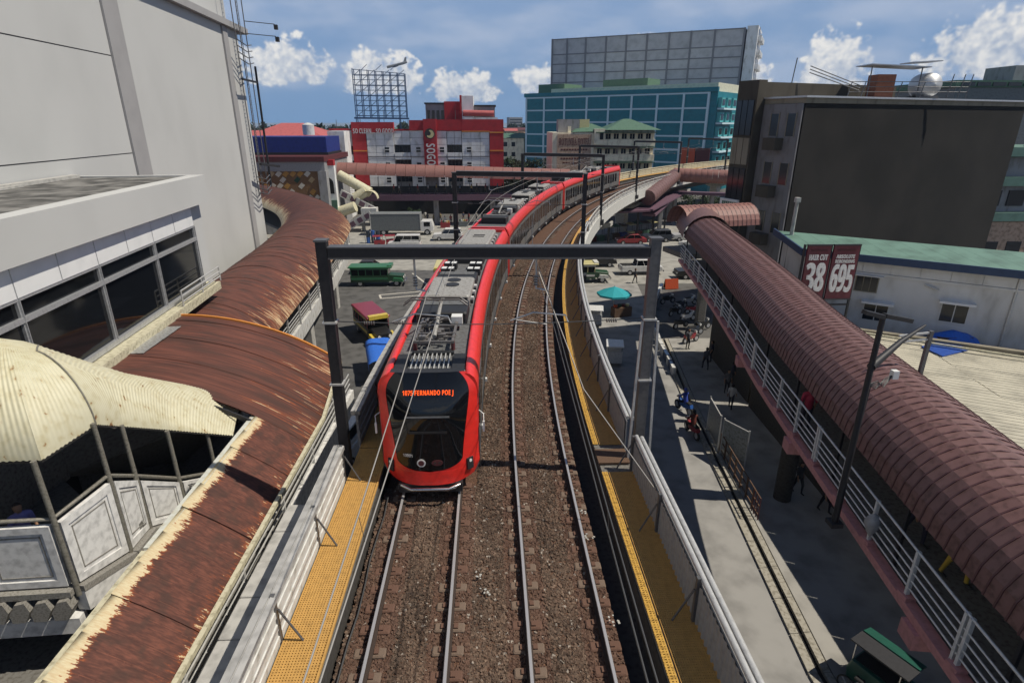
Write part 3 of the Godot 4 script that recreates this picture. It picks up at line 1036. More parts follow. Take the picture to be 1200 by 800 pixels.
# ------------------------------------------------------------------ rust-red canopy between the mall and the railway
func build_left_walkway() -> void:
	var t := thing("canopy_walkway", "wide curved rust-red sheet canopy leaning on the mall above a footbridge", "footbridge", Vector3(-9, 4, -18))
	# lean-to arc: from the mall wall (top) down to the eave; part v goes from 0.5 at the ridge to 1 at the eave
	var arc := func(x: float) -> float:
		return 9.0 - (11.4 - sqrt(11.4 * 11.4 - (x + 13.9) * (x + 13.9)))
	var rng := RandomNumberGenerator.new()
	rng.seed = 8
	var z := -4.0
	while z > -24.9:
		var wide := z < -18.0
		var z1 := maxf(z - 1.02, -24.95)
		var st := nb()
		var rings := []
		var lift := rng.randf_range(0.0, 0.03)
		var tilt := rng.randf_range(-0.012, 0.03)
		for zz in [z + 0.06, z1]:
			var r := []
			var inner := []
			var xr := -6.55 if zz > -20.0 else lerpf(-6.55, -7.05, (-20.0 - zz) / 5.0)
			var xl := -13.95 if wide else -8.25
			var n := 22 if wide else 9
			for k in n + 1:
				var x := lerpf(xl, xr, k / float(n))
				var y: float = arc.call(x) + lift + (tilt if zz > z else 0.0)
				r.append(Vector3(x, y, zz))
				inner.append(Vector3(x, y - 0.045, zz))
			inner.reverse()
			r.append_array(inner)
			rings.append(r)
		# v over the outer face only
		st.set_smooth_group(1)
		var m: int = rings[0].size()
		var h := m / 2
		for k in m:
			var j := (k + 1) % m
			var fa := (k if k < h else m - 1 - k) / float(h - 1)
			var fb := (j if j < h else m - 1 - j) / float(h - 1)
			if wide:
				fa = lerpf(0.4, 0.999, fa)
				fb = lerpf(0.4, 0.999, fb)
			else:
				fa = lerpf(0.002, 0.998, fa)
				fb = lerpf(0.002, 0.998, fb)
			for q in [[0, k, -z, fa], [1, k, -z1, fa], [1, j, -z1, fb], [0, k, -z, fa], [1, j, -z1, fb], [0, j, -z, fb]]:
				st.set_uv(Vector2(q[2], q[3]))
				st.add_vertex(rings[q[0]][q[1]])
		wpart(st, "roof_sheet", "roof_rust", t)
		z -= 1.02
	# front edge of the wide part, eave gutter, flashing
	var st := nb()
	var pts := []
	for k in 21:
		var x := lerpf(-13.9, -8.2, k / 20.0)
		pts.append(Vector3(x, arc.call(x) - 0.12, -17.98))
	for k in 20:
		bar(st, pts[k], pts[k + 1], 0.06, 0.16)
	wpart(st, "edge_trim", "dark_steel", t)
	st = nb()
	pts = []
	for k in 21:
		var x := lerpf(-13.9, -7.05, k / 20.0)
		pts.append(Vector3(x, arc.call(x) + 0.03, -25.0))
	for k in 20:
		bar(st, pts[k], pts[k + 1], 0.10, 0.10)
	wpart(st, "edge_trim", "orange_trim", t)
	st = nb()
	bar(st, Vector3(-6.49, 6.40, -3), Vector3(-6.49, 6.40, -20), 0.12, 0.13)
	bar(st, Vector3(-6.49, 6.40, -20), Vector3(-6.99, 6.68, -25), 0.12, 0.13)
	wpart(st, "gutter", "cream_worn", t)
	st = nb()
	bar(st, Vector3(-8.32, 7.36, -4), Vector3(-8.32, 7.36, -11.6), 0.34, 0.05)
	wpart(st, "flashing", "cream_worn", t)
	st = nb()
	bar(st, Vector3(-8.30, 7.44, -11.6), Vector3(-8.30, 7.44, -18.6), 0.26, 0.05)
	wpart(st, "flashing", "flashing", t)
	for i in 4:
		st = nb()
		var x := -13.2 - i * 0.02
		box(st, Vector3(x, arc.call(x) + 0.05, -20.8 - i * 0.75), Vector3(0.55, 0.02, 0.78), Basis(Vector3.UP, 0.05))
		wpart(st, "zinc_patch", "patch_zinc", t)
	# side of the footbridge below the eave: slab edge, railing, posts
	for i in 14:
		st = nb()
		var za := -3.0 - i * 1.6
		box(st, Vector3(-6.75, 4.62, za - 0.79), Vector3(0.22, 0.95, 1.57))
		wpart(st, "fascia_block", "panel_white", t)  # whitened to stand in for sun on the concrete slab edge
		if i % 2 == 0:
			st = nb()
			box(st, Vector3(-6.74, 5.6, za), Vector3(0.10, 1.1, 0.10))
			tube(st, [Vector3(-6.74, 6.0, za), Vector3(-6.76, 6.36, za)], 0.035, 6)
			wpart(st, "post", "rail_steel", t)
	for y in [5.3, 5.55, 5.8, 6.05]:
		st = nb()
		tube(st, [Vector3(-6.70, y, -3), Vector3(-6.70, y, -25.0)], 0.03, 6)
		wpart(st, "rail_pipe", "rail_steel", t)
	# added block wall whose sunlit top stands in for the footbridge's pale fascia
	var bw := thing("added_block_parapet", "added pale concrete block parapet standing in for the sunlit footbridge fascia between red canopy and railway", "parapet", Vector3(-5.2, 0, -8))
	for i in 14:
		var zb_ := 2.0 - i * 1.1
		st = nb()
		cbox(st, Vector3(-5.30, 7.03 + 0.012 * (i % 3), zb_ - 0.545), Vector3(0.56, 0.55, 1.085), 0.02)
		wpart(st, "coping_block", "concrete", bw)
		st = nb()
		box(st, Vector3(-5.30, 3.37, zb_ - 0.55), Vector3(0.46, 6.74, 1.095))
		wpart(st, "wall_block", "concrete", bw)
	st = nb()
	box(st, Vector3(-10.5, 4.30, -14), Vector3(7.2, 0.3, 22))
	wpart(st, "deck", "dark_concrete", t)
	st = nb()
	box(st, Vector3(-13.8, 6.5, -12), Vector3(0.3, 5.0, 26))
	wpart(st, "back_wall", "dark_concrete", t)
	for zc in [-8.0, -16.0, -23.5]:
		st = nb()
		cbox(st, Vector3(-8.2, 2.07, zc), Vector3(0.6, 4.14, 0.6), 0.05)
		wpart(st, "column", "concrete", t)

	# the longer canopy beyond, following the mall and then swinging left
	var c := thing("canopy_walkway", "long barrel-roofed rust-red walkway curving left behind the mall corner", "footbridge", Vector3(-15, 4, -45))
	var RL := [[-10.9, -23.5, -17.6, -24.0], [-11.4, -30.0, -18.2, -30.6], [-12.2, -40.0, -19.0, -40.3], [-13.0, -49.6, -20.0, -49.9], [-14.0, -57.7, -21.2, -57.6], [-14.9, -62.8, -22.0, -61.8], [-16.8, -68.8, -23.3, -66.0], [-20.0, -76.0, -26.0, -72.3], [-24.0, -82.2, -29.5, -78.0], [-29.0, -88.8, -33.8, -84.2], [-33.7, -93.8, -38.3, -88.8], [-42.0, -101.0, -46.5, -96.0]]
	var cr := Curve3D.new()
	var cl := Curve3D.new()
	for i in RL.size():
		var a: Array = RL[i]
		var p: Array = RL[maxi(i - 1, 0)]
		var q: Array = RL[mini(i + 1, RL.size() - 1)]
		cr.add_point(Vector3(a[0], 6.7, a[1]), Vector3(p[0] - q[0], 0, p[1] - q[1]) / 6.0, Vector3(q[0] - p[0], 0, q[1] - p[1]) / 6.0)
		cl.add_point(Vector3(a[2], 6.7, a[3]), Vector3(p[2] - q[2], 0, p[3] - q[3]) / 6.0, Vector3(q[2] - p[2], 0, q[3] - p[3]) / 6.0)
	var N := 82
	var prof := func(i: int, extra: float) -> Array:
		var a := cr.sample_baked(cr.get_baked_length() * i / N)
		var b := cl.sample_baked(cl.get_baked_length() * i / N)
		var o := []
		for k in 25:
			var f := k / 24.0
			var p := b.lerp(a, f)
			o.append(p + Vector3(0, 1.75 * pow(sin(f * PI), 0.72) + extra, 0))
		return o
	var ul := 3.0
	for i in N:
		var lift := rng.randf_range(0.0, 0.02)
		var r0: Array = prof.call(i, lift + rng.randf_range(0.0, 0.02))
		var r1: Array = prof.call(i + 1, lift)
		st = nb()
		st.set_smooth_group(1)
		var du: float = (r1[12] - r0[12]).length()
		for k in 24:
			for q in [[0, k], [1, k], [1, k + 1], [0, k], [1, k + 1], [0, k + 1]]:
				st.set_uv(Vector2(ul + q[0] * du, q[1] / 24.0))
				st.add_vertex(r0[q[1]] if q[0] == 0 else r1[q[1]])
			for q in [[0, k], [1, k + 1], [1, k], [0, k], [0, k + 1], [1, k + 1]]:
				st.set_uv(Vector2(ul + q[0] * du, q[1] / 24.0))
				st.add_vertex((r0[q[1]] if q[0] == 0 else r1[q[1]]) - Vector3(0, 0.05, 0))
		ul += du
		wpart(st, "roof_sheet", "roof_rust_far", c)
	# fascia, railing and posts below the right eave; deck
	var span := cr.get_baked_length()
	var at := func(s: float, inn: float, y: float) -> Vector3:
		var p := cr.sample_baked(s)
		var d := (cr.sample_baked(minf(s + 0.5, span)) - cr.sample_baked(maxf(s - 0.5, 0))).normalized()
		return Vector3(p.x, y, p.z) + d.cross(Vector3.UP) * -inn
	var s := 0.0
	while s < span - 3.0:
		st = nb()
		for e in [[0.25, 0.50]]:
			var a0: Vector3 = at.call(s, e[0], 4.05)
			var a1: Vector3 = at.call(s, e[1], 4.05)
			var b0: Vector3 = at.call(s + 2.95, e[0], 4.05)
			var b1: Vector3 = at.call(s + 2.95, e[1], 4.05)
			var u := Vector3(0, 0.95, 0)
			hexa(st, [a1, a0, b0, b1, a1 + u, a0 + u, b0 + u, b1 + u])
		wpart(st, "fascia_panel", "parapet_white", c)
		st = nb()
		var pb: Vector3 = at.call(s, 0.3, 4.3)
		bar(st, pb, pb + Vector3(0, 2.45, 0), 0.10, 0.10)
		wpart(st, "post", "rail_steel", c)
		s += 3.0
	for y in [5.2, 5.42, 5.64, 5.86]:
		st = nb()
		var pl := []
		for i in 40:
			pl.append(at.call(span * i / 39.0, 0.36, y))
		tube(st, pl, 0.03, 5)
		wpart(st, "rail_pipe", "rail_steel", c)
	st = nb()
	for i in 30:
		var a: Vector3 = at.call(span * i / 30.0, 0.5, 4.1)
		var b: Vector3 = at.call(span * (i + 1) / 30.0, 0.5, 4.1)
		var a2: Vector3 = at.call(span * i / 30.0, 6.2, 4.1)
		var b2: Vector3 = at.call(span * (i + 1) / 30.0, 6.2, 4.1)
		var u := Vector3(0, 0.3, 0)
		hexa(st, [a2, a, b, b2, a2 + u, a + u, b + u, b2 + u])
	wpart(st, "deck", "dark_concrete", c)
	for k in 6:
		st = nb()
		var p: Vector3 = at.call(6.0 + k * 13.0, 1.6, 0)
		cbox(st, p + Vector3(0, 2.03, 0), Vector3(0.7, 4.06, 0.7), 0.06)
		wpart(st, "column", "concrete", c)

# ------------------------------------------------------------------ covered stair with the cream corrugated roof, near left
func build_stair_bridge() -> void:
	var t := thing("covered_stairway", "covered footbridge stair with a cream corrugated roof and white side panels", "stairway", Vector3(-10, 4.5, -14))
	# eave, ridge and far eave at each bend of the roof
	var S := [[Vector3(-12.6, 10.3, -10.9), Vector3(-12.7, 12.15, -13.2), Vector3(-12.75, 10.35, -15.4)], [Vector3(-9.85, 10.12, -11.3), Vector3(-11.6, 11.95, -13.4), Vector3(-12.6, 10.2, -15.6)], [Vector3(-9.68, 10.12, -12.9), Vector3(-11.2, 11.74, -13.7), Vector3(-12.5, 10.2, -15.6)],
		[Vector3(-9.8, 9.46, -14.0), Vector3(-10.43, 10.36, -14.93), Vector3(-11.0, 9.26, -16.7)], [Vector3(-9.52, 8.5, -15.5), Vector3(-10.06, 9.08, -16.7), Vector3(-10.5, 8.1, -18.7)], [Vector3(-8.55, 7.38, -17.1), Vector3(-9.0, 7.42, -18.6), Vector3(-9.2, 6.8, -20.5)]]
	var ring := func(k: int, f: float) -> Array:
		var r := []
		for j in 19:
			var th := j / 18.0 * PI
			var q := []
			for e in [S[k], S[k + 1]]:
				var a: Vector3 = e[0] if th < PI / 2 else e[2]
				var b: Vector3 = e[1]
				var h := 1.0 - absf(cos(th))
				var p := a.lerp(b, h)
				p.y = lerpf(a.y, b.y, sin(th))
				q.append(p)
			r.append(q[0].lerp(q[1], f))
		return r
	for k in 5:
		var L2 := maxf((S[k + 1][0] - S[k][0]).length(), (S[k + 1][1] - S[k][1]).length())
		var n := maxi(5, int(round(L2 / 0.125)) * 5)
		var rings := []
		for i in n + 1:
			var r: Array = ring.call(k, i / float(n))
			var w := 0.013 * sin(i / 5.0 * TAU)
			for j in r.size():
				r[j] += Vector3(0, w, 0)
			rings.append(r)
		var st := nb()
		loft(st, rings, 0, false, true)
		wpart(st, "roof_sheet", "cream_sheet", t)
		st = nb()
		var a0: Array = ring.call(k, 0.0)
		var a1: Array = ring.call(k, 1.0)
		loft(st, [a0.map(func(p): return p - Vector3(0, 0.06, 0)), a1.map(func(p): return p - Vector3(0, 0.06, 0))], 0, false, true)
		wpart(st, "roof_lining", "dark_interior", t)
	var st := nb()
	var cp := []
	for p in ring.call(1, 1.0).slice(0, 12):
		cp.append(p + Vector3(0, 0.015, 0))
	tube(st, cp, 0.022, 5)
	wpart(st, "crease_cap", "pipe_grey", t)
	# base line of the panels, handrail heights, eaves
	var B := [Vector3(-13.2, 6.95, -10.85), Vector3(-11.6, 6.95, -10.9), Vector3(-9.86, 6.85, -11.1), Vector3(-9.65, 6.40, -12.77), Vector3(-9.72, 6.35, -13.8), Vector3(-9.40, 5.75, -15.1), Vector3(-9.05, 5.45, -16.5)]
	var rail := [8.8, 8.8, 8.73, 8.75, 8.06, 7.10, 6.40]
	var eave := [10.3, 10.2, 10.12, 10.12, 9.5, 8.6, 7.7]
	for i in range(2, 7):
		st = nb()
		tube(st, [B[i] + Vector3(0.06, -0.25, 0.03), Vector3(B[i].x, eave[i] + 0.1, B[i].z)], 0.06, 10)
		wpart(st, "post", "pipe_grey", t)
	st = nb()
	var hp := []
	for i in 7:
		hp.append(Vector3(B[i].x, rail[i], B[i].z))
	tube(st, hp, 0.05, 8)
	wpart(st, "handrail", "pipe_grey", t)
	for i in range(0, 6):
		var a: Vector3 = B[i]
		var b: Vector3 = B[i + 1]
		var d := (b - a)
		var n := Vector3(d.x, 0, d.z).normalized().cross(Vector3.UP)
		var ta: float = rail[i] - 0.10 - a.y
		var tb: float = rail[i + 1] - 0.10 - b.y
		# point at fraction f along and g up the panel, o outwards
		var P := func(f: float, g: float, o: float) -> Vector3:
			return a.lerp(b, f) + Vector3(0, lerpf(ta, tb, f) * g, 0) + n * o
		var slab := func(sx: SurfaceTool, f0: float, f1: float, g0: float, g1: float, o0: float, o1: float) -> void:
			hexa(sx, [P.call(f0, g0, o0), P.call(f0, g0, o1), P.call(f1, g0, o1), P.call(f1, g0, o0), P.call(f0, g1, o0), P.call(f0, g1, o1), P.call(f1, g1, o1), P.call(f1, g1, o0)])
		st = nb()
		slab.call(st, 0.05, 0.95, 0.03, 0.97, -0.04, 0.04)
		var pan := wpart(st, "side_panel", "panel_white", t)
		for e in [[0.05, 0.95, 0.03, 0.13], [0.05, 0.95, 0.87, 0.97], [0.05, 0.15, 0.13, 0.87], [0.85, 0.95, 0.13, 0.87]]:
			st = nb()
			slab.call(st, e[0], e[1], e[2], e[3], 0.04, 0.075)
			part(st, "border", "panel_white", pan)
		for e in [[0.195, 0.21, 0.18, 0.82], [0.79, 0.805, 0.18, 0.82], [0.195, 0.805, 0.80, 0.815], [0.195, 0.805, 0.18, 0.195]]:
			st = nb()
			slab.call(st, e[0], e[1], e[2], e[3], 0.04, 0.052)
			part(st, "moulding", "rough_concrete", pan)
		# weathered ledge under the panels, white beam below it
		st = nb()
		var v := Vector3(0, 0.16, 0)
		hexa(st, [a - n * 0.1 - v, a + n * 0.22 - v, b + n * 0.22 - v, b - n * 0.1 - v, a - n * 0.1, a + n * 0.22, b + n * 0.22, b - n * 0.1])
		wpart(st, "ledge", "rough_concrete", t)
		st = nb()
		var dn := Vector3(0, 1.25 if i < 2 else 0.72, 0)
		var u := Vector3(0, 0.80 if i < 2 else 0.165, 0)
		hexa(st, [a - n * 0.1 - dn, a + n * 0.20 - dn, b + n * 0.20 - dn, b - n * 0.1 - dn, a - n * 0.1 - u, a + n * 0.20 - u, b + n * 0.20 - u, b - n * 0.1 - u])
		wpart(st, "fascia_beam", "panel_white", t)
		# toothed soffit blocks
		if i < 2 or i > 2:
			var m := 4 if i < 2 else 3
			for k in m:
				st = nb()
				var p := a + d * ((k + 0.5) / m) - Vector3(0, 0.45, 0) + n * (0.16 if i < 2 else 0.26)
				var bs := Basis(Vector3(d.x, 0, d.z).normalized(), Vector3.UP, n)
				var sc := d.length() / m / 0.42
				prism(st, PackedVector2Array([Vector2(-0.20, -0.24) * sc, Vector2(0.06, -0.26) * sc, Vector2(0.21, 0.02) * sc, Vector2(0.15, 0.27) * sc, Vector2(-0.05, 0.24) * sc, Vector2(-0.21, -0.02) * sc]), -0.2, 0.16, Transform3D(bs, p))
				wpart(st, "stair_block", "rough_concrete", t)
	# floor, steps, dark far side
	st = nb()
	hexa(st, [Vector3(-13.2, 6.5, -10.85), Vector3(-9.86, 6.5, -11.1), Vector3(-9.65, 6.4, -12.8), Vector3(-13.2, 6.5, -15.6), Vector3(-13.2, 6.9, -10.85), Vector3(-9.86, 6.8, -11.1), Vector3(-9.65, 6.8, -12.8), Vector3(-13.2, 6.9, -15.6)])
	wpart(st, "landing", "dark_concrete", t)
	for k in 14:
		st = nb()
		var f := (k + 0.5) / 14.0
		var p := Vector3(-11.0, lerpf(6.8, 4.5, f), lerpf(-13.2, -17.6, f))
		box(st, p, Vector3(2.7, 0.18, 0.36))
		wpart(st, "step", "dark_concrete", t)
	st = nb()
	hexa(st, [Vector3(-13.3, 6.9, -15.5), Vector3(-12.3, 4.4, -20.4), Vector3(-12.5, 4.4, -20.5), Vector3(-13.5, 6.9, -15.6), Vector3(-12.7, 10.2, -15.5), Vector3(-9.4, 6.8, -20.4), Vector3(-9.6, 6.8, -20.5), Vector3(-12.9, 10.2, -15.6)])
	box(st, Vector3(-13.1, 8.5, -13.2), Vector3(0.2, 3.4, 5.0))
	wpart(st, "back_wall", "dark_concrete", t)
	for q in [[Vector3(-12.6, 2.85, -12.6), Vector3(0.6, 5.7, 0.6)], [Vector3(-10.4, 2.8, -13.2), Vector3(0.55, 5.6, 0.55)]]:
		st = nb()
		cbox(st, q[0], q[1], 0.05)
		wpart(st, "column", "concrete", t)
	# someone in a lilac shirt waits inside, and goods behind
	person("person in a lilac shirt standing inside the covered stair landing", Vector3(-11.3, 6.9, -11.9), 0.8, "stand", Color(0.20, 0.19, 0.42), Color(0.02, 0.02, 0.03))

# ------------------------------------------------------------------ covered footbridge on the right
var deck_curve: Curve3D

func rb(s: float, inn: float, y: float) -> Vector3:
	var p := deck_curve.sample_baked(s)
	var d := (deck_curve.sample_baked(s + 0.4) - deck_curve.sample_baked(maxf(s - 0.4, 0))).normalized()
	return Vector3(p.x, y, p.z) + d.cross(Vector3.UP) * inn

func tube_roof(t: Node3D, ptsL: Callable, s0: float, s1: float, step: float, width: float, y0: float, rise: float, far := false) -> void:
	var rng := RandomNumberGenerator.new()
	rng.seed = 12
	var n := int((s1 - s0) / step)
	var arcs := func(s: float, lift: float, sides: int) -> Array:
		var o := []
		var a: Vector3 = ptsL.call(s, 0.15, y0)
		var b: Vector3 = ptsL.call(s, width, y0)
		for k in sides + 1:
			var g := k / float(sides)
			o.append(a.lerp(b, 0.5 - 0.5 * cos(g * PI) * (1.0 + lift * 0.6)) + Vector3(0, (rise + lift) * sin(g * PI), 0))
		return o
	for i in n:
		var a := s0 + i * step
		var b := a + step
		var st := nb(far)
		var r0: Array = arcs.call(a, 0.0, 11)
		var r1: Array = arcs.call(b, 0.018, 11)
		for k in 11:
			# each square laps a little over the next one down
			var drop := Vector3(0, 0.012, 0) if k > 5 else Vector3.ZERO
			var dropl := Vector3(0, 0.012, 0) if k <= 5 else Vector3.ZERO
			quad(st, r0[k] + drop, r1[k] + drop, r1[k + 1] + dropl, r0[k + 1] + dropl)
		var m := "tube_roof" if rng.randf() < 0.7 else "tube_roof_b"
		if a > 5.2 and a < 7.4 and rng.randf() < 0.55:
			m = "tube_roof_grey"
		var sh := wpart(st, "roof_sheet", m, t)
		st = nb()
		var q0: Array = arcs.call(b - step * 0.09, 0.035, 12)
		var q1: Array = arcs.call(b + 0.012, 0.035, 12)
		for k in 12:
			quad(st, q0[k], q1[k], q1[k + 1], q0[k + 1])
		var w0: Array = arcs.call(b - step * 0.09, 0.0, 12)
		var w1: Array = arcs.call(b + 0.012, 0.0, 12)
		for k in 12:
			quad(st, w0[k], q0[k], q0[k + 1], w0[k + 1])
			quad(st, q1[k], w1[k], w1[k + 1], q1[k + 1])
		part(st, "rib", "tube_rib", sh)

func build_right_bridge() -> void:
	deck_curve = Curve3D.new()
	var D := [[7.6, 2.0], [8.05, -3.5], [8.5, -7.8], [9.4, -14.0], [10.4, -20.5], [11.2, -24.5], [12.6, -32.5], [13.8, -40.5], [14.1, -42.5]]
	for i in D.size():
		var p: Array = D[maxi(i - 1, 0)]
		var q: Array = D[mini(i + 1, D.size() - 1)]
		var k := Vector3(q[0] - p[0], 0, q[1] - p[1]) / 6.0
		deck_curve.add_point(Vector3(D[i][0], 0, D[i][1]), -k, k)
	var L := deck_curve.get_baked_length()
	var t := thing("covered_footbridge", "covered footbridge with a ribbed brown barrel roof and white railings on the right", "footbridge", Vector3(12, 7, -25))
	tube_roof(t, rb, 0.5, L - 0.6, 0.29, 3.25, 9.2, 1.42)
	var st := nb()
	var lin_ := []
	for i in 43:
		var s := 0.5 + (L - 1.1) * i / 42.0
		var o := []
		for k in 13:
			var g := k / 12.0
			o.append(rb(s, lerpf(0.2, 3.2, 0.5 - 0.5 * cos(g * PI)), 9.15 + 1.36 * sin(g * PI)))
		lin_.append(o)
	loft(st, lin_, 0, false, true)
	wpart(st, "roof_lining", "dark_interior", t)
	# deck, beams, right-hand wall
	st = nb()
	for i in 30:
		var a := L * i / 30.0
		var b := L * (i + 1) / 30.0
		hexa(st, [rb(a, 0.26, 7.05), rb(a, 3.3, 7.05), rb(b, 3.3, 7.05), rb(b, 0.26, 7.05), rb(a, 0.26, 7.42), rb(a, 3.3, 7.42), rb(b, 3.3, 7.42), rb(b, 0.26, 7.42)])
	wpart(st, "deck", "dark_concrete", t)
	st = nb()
	for i in 30:
		var a := L * i / 30.0
		var b := L * (i + 1) / 30.0
		hexa(st, [rb(a, 3.1, 7.43), rb(a, 3.2, 7.43), rb(b, 3.2, 7.43), rb(b, 3.1, 7.43), rb(a, 3.1, 9.2), rb(a, 3.2, 9.2), rb(b, 3.2, 9.2), rb(b, 3.1, 9.2)])
	wpart(st, "back_wall", "dark_steel", t)
	st = nb()
	for i in 30:
		var a := L * i / 30.0
		var b := L * (i + 1) / 30.0
		hexa(st, [rb(a, 0.0, 7.26), rb(a, 0.25, 7.26), rb(b, 0.25, 7.26), rb(b, 0.0, 7.26), rb(a, 0.0, 7.46), rb(a, 0.25, 7.46), rb(b, 0.25, 7.46), rb(b, 0.0, 7.46)])
	wpart(st, "edge_beam", "pink_beam", t)
	var s := 1.0
	var i := 0
	while s < L - 0.5:
		st = nb()
		var double := i % 4 == 1
		for d in ([0.0, 0.14] if double else [0.0]):
			bar(st, rb(s + d, 0.11, 7.46), rb(s + d, 0.11, 8.66), 0.06, 0.09)
		wpart(st, "railing_post", "white_rail", t)
		st = nb()
		var f := rb(s, 0.12, 7.50)
		box(st, f, Vector3(0.24, 0.1, 0.28))
		wpart(st, "post_foot", "pink_beam", t)
		s += 1.75
		i += 1
	for y in [7.72, 7.92, 8.12, 8.32, 8.64]:
		st = nb()
		var pl := []
		for k in 43:
			pl.append(rb(L * k / 42.0, 0.11, y))
		tube(st, pl, 0.022 if y < 8.5 else 0.03, 6)
		wpart(st, "rail_pipe", "white_rail", t)
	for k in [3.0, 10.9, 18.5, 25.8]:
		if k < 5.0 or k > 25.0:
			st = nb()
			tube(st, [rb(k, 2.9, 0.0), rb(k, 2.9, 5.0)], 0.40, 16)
			wpart(st, "column", "shade_dark_concrete", t)  # lower column coloured near black to stand in for shade
			st = nb()
			tube(st, [rb(k, 2.9, 5.0), rb(k, 2.9, 7.04)], 0.44, 16)
			wpart(st, "column_band", "pink_beam", t)
		st = nb()
		hexa(st, [rb(k - 0.25, -0.10, 6.85), rb(k - 0.25, 0.3, 6.85), rb(k + 0.25, 0.3, 6.85), rb(k + 0.25, -0.10, 6.85), rb(k - 0.25, -0.10, 7.25), rb(k - 0.25, 0.3, 7.25), rb(k + 0.25, 0.3, 7.25), rb(k + 0.25, -0.10, 7.25)])
		wpart(st, "bracket", "pink_beam", t)
	# roof posts
	s = 2.0
	while s < L:
		st = nb()
		bar(st, rb(s, 0.35, 7.4), rb(s, 0.35, 9.25), 0.07, 0.07)
		wpart(st, "roof_post", "dark_steel", t)
		s += 3.5
	# branch at the far end: an upright hood and a lit tube leading right
	var c := thing("covered_footbridge", "short ribbed tube branching right from the far end of the brown footbridge", "footbridge", Vector3(17, 7, -45))
	var br := func(q: float, inn: float, y: float) -> Vector3:
		return Vector3(14.2, y, -47.0) + Vector3(0.97, 0, -0.24) * q + Vector3(0.24, 0, 0.97) * (-inn + 3.4) * -1.0 + Vector3(0.24, 0, 0.97) * 3.4
	tube_roof(c, br, 0.0, 6.4, 0.4, 3.4, 9.5, 1.5, true)
	for n in c.get_children():
		n.material_override = M.tube_far
	st = nb()
	for q in 8:
		var a: Vector3 = br.call(q * 0.8, 0.0, 7.1)
		var b: Vector3 = br.call(q * 0.8 + 0.8, 0.0, 7.1)
		var a1: Vector3 = br.call(q * 0.8, 3.4, 7.1)
		var b1: Vector3 = br.call(q * 0.8 + 0.8, 3.4, 7.1)
		hexa(st, [a, a1, b1, b, a + Vector3(0, 0.4, 0), a1 + Vector3(0, 0.4, 0), b1 + Vector3(0, 0.4, 0), b + Vector3(0, 0.4, 0)])
	wpart(st, "deck", "dark_concrete", c)
	# hood over the joint
	st = nb()
	var h0 := []
	var h1 := []
	for k in 15:
		var g := k / 14.0
		var x := lerpf(0.0, 3.45, 0.5 - 0.5 * cos(g * PI))
		h0.append(rb(L - 0.9, x, 9.2 + 1.62 * sin(g * PI)))
		h1.append(rb(L - 0.9, x, 9.2 + 1.62 * sin(g * PI)) + Vector3(0.9, 0.1, -4.6))
	loft(st, [h0, h1], 0, false, true)
	wpart(st, "hood", "tube_roof", c)
	st = nb()
	cbox(st, Vector3(18.2, 3.5, -47.5), Vector3(0.7, 7.0, 0.7), 0.06)
	wpart(st, "column", "dark_concrete", c)

	# lamp standing on the footbridge's edge beam
	var lp := thing("lamp_post", "dark lamp post with two heads standing at the edge of the brown footbridge", "lamp post", Vector3(8.62, 7.46, -11.83))
	st = nb()
	tube(st, [Vector3.ZERO, Vector3(0, 5.6, 0)], 0.085, 8, 0.06)
	box(st, Vector3(0, 0.06, 0), Vector3(0.3, 0.12, 0.3))
	part(st, "pole", "dark_steel", lp)
	for q in [[Vector3(0, 5.55, 0), Vector3(-0.48, 5.68, 0.05)], [Vector3(0.02, 5.58, 0), Vector3(0.72, 5.42, -0.1)]]:
		st = nb()
		bar(st, q[0], q[1], 0.16, 0.09)
		part(st, "lamp_head", "dark_steel", lp)
	st = nb()
	tube(st, [Vector3(0, 4.35, 0), Vector3(1.0, 4.72, -0.6), Vector3(1.9, 4.95, -1.1)], 0.10, 8, 0.03)
	part(st, "arm", "dark_steel", lp)
	st = nb()
	for k in 5:
		tube(st, [Vector3(0, 3.9, 0), Vector3(0.3, 3.75 + 0.05 * k, -0.1), Vector3(0.55, 3.98 - 0.06 * k, -0.2), Vector3(0.8, 4.0, -0.3)], 0.012, 4)
	part(st, "cable_bundle", "wire", lp)
	st = nb()
	box(st, Vector3(0.82, 4.02, -0.3), Vector3(0.14, 0.2, 0.14))
	part(st, "camera_box", "porcelain", lp)
	st = nb()
	tube(st, [Vector3(0.1, 3.9, 0), Vector3(0.02, 1.0, 0.02)], 0.012, 4)
	part(st, "hanging_wire", "wire", lp)
	var sp := thing("service_post", "short grey post with a cross arm on the far side of the brown footbridge roof", "post", Vector3(11.9, 7.4, -14.6))
	st = nb()
	bar(st, Vector3(0.2, 0, 0), Vector3(0.2, 4.25, 0), 0.10, 0.10)
	part(st, "upright", "mid_steel", sp)
	st = nb()
	bar(st, Vector3(0.2, 4.2, 0), Vector3(-0.75, 4.15, 0.1), 0.05, 0.05)
	bar(st, Vector3(0.2, 4.0, 0), Vector3(-0.75, 3.97, 0.1), 0.05, 0.05)
	part(st, "cross_arm", "rail_steel", sp)

# box in a wall's own frame: w along the wall, d outwards, y up
func fbox(st: SurfaceTool, o: Vector3, dir: Vector3, w0: float, w1: float, d0: float, d1: float, y0: float, y1: float) -> void:
	var n := Vector3(-dir.z, 0, dir.x)
	var p := func(w: float, d: float, y: float) -> Vector3:
		return Vector3(o.x, 0, o.z) + dir * w + n * d + Vector3(0, y, 0)
	hexa(st, [p.call(w0, d1, y0), p.call(w1, d1, y0), p.call(w1, d0, y0), p.call(w0, d0, y0), p.call(w0, d1, y1), p.call(w1, d1, y1), p.call(w1, d0, y1), p.call(w0, d0, y1)])

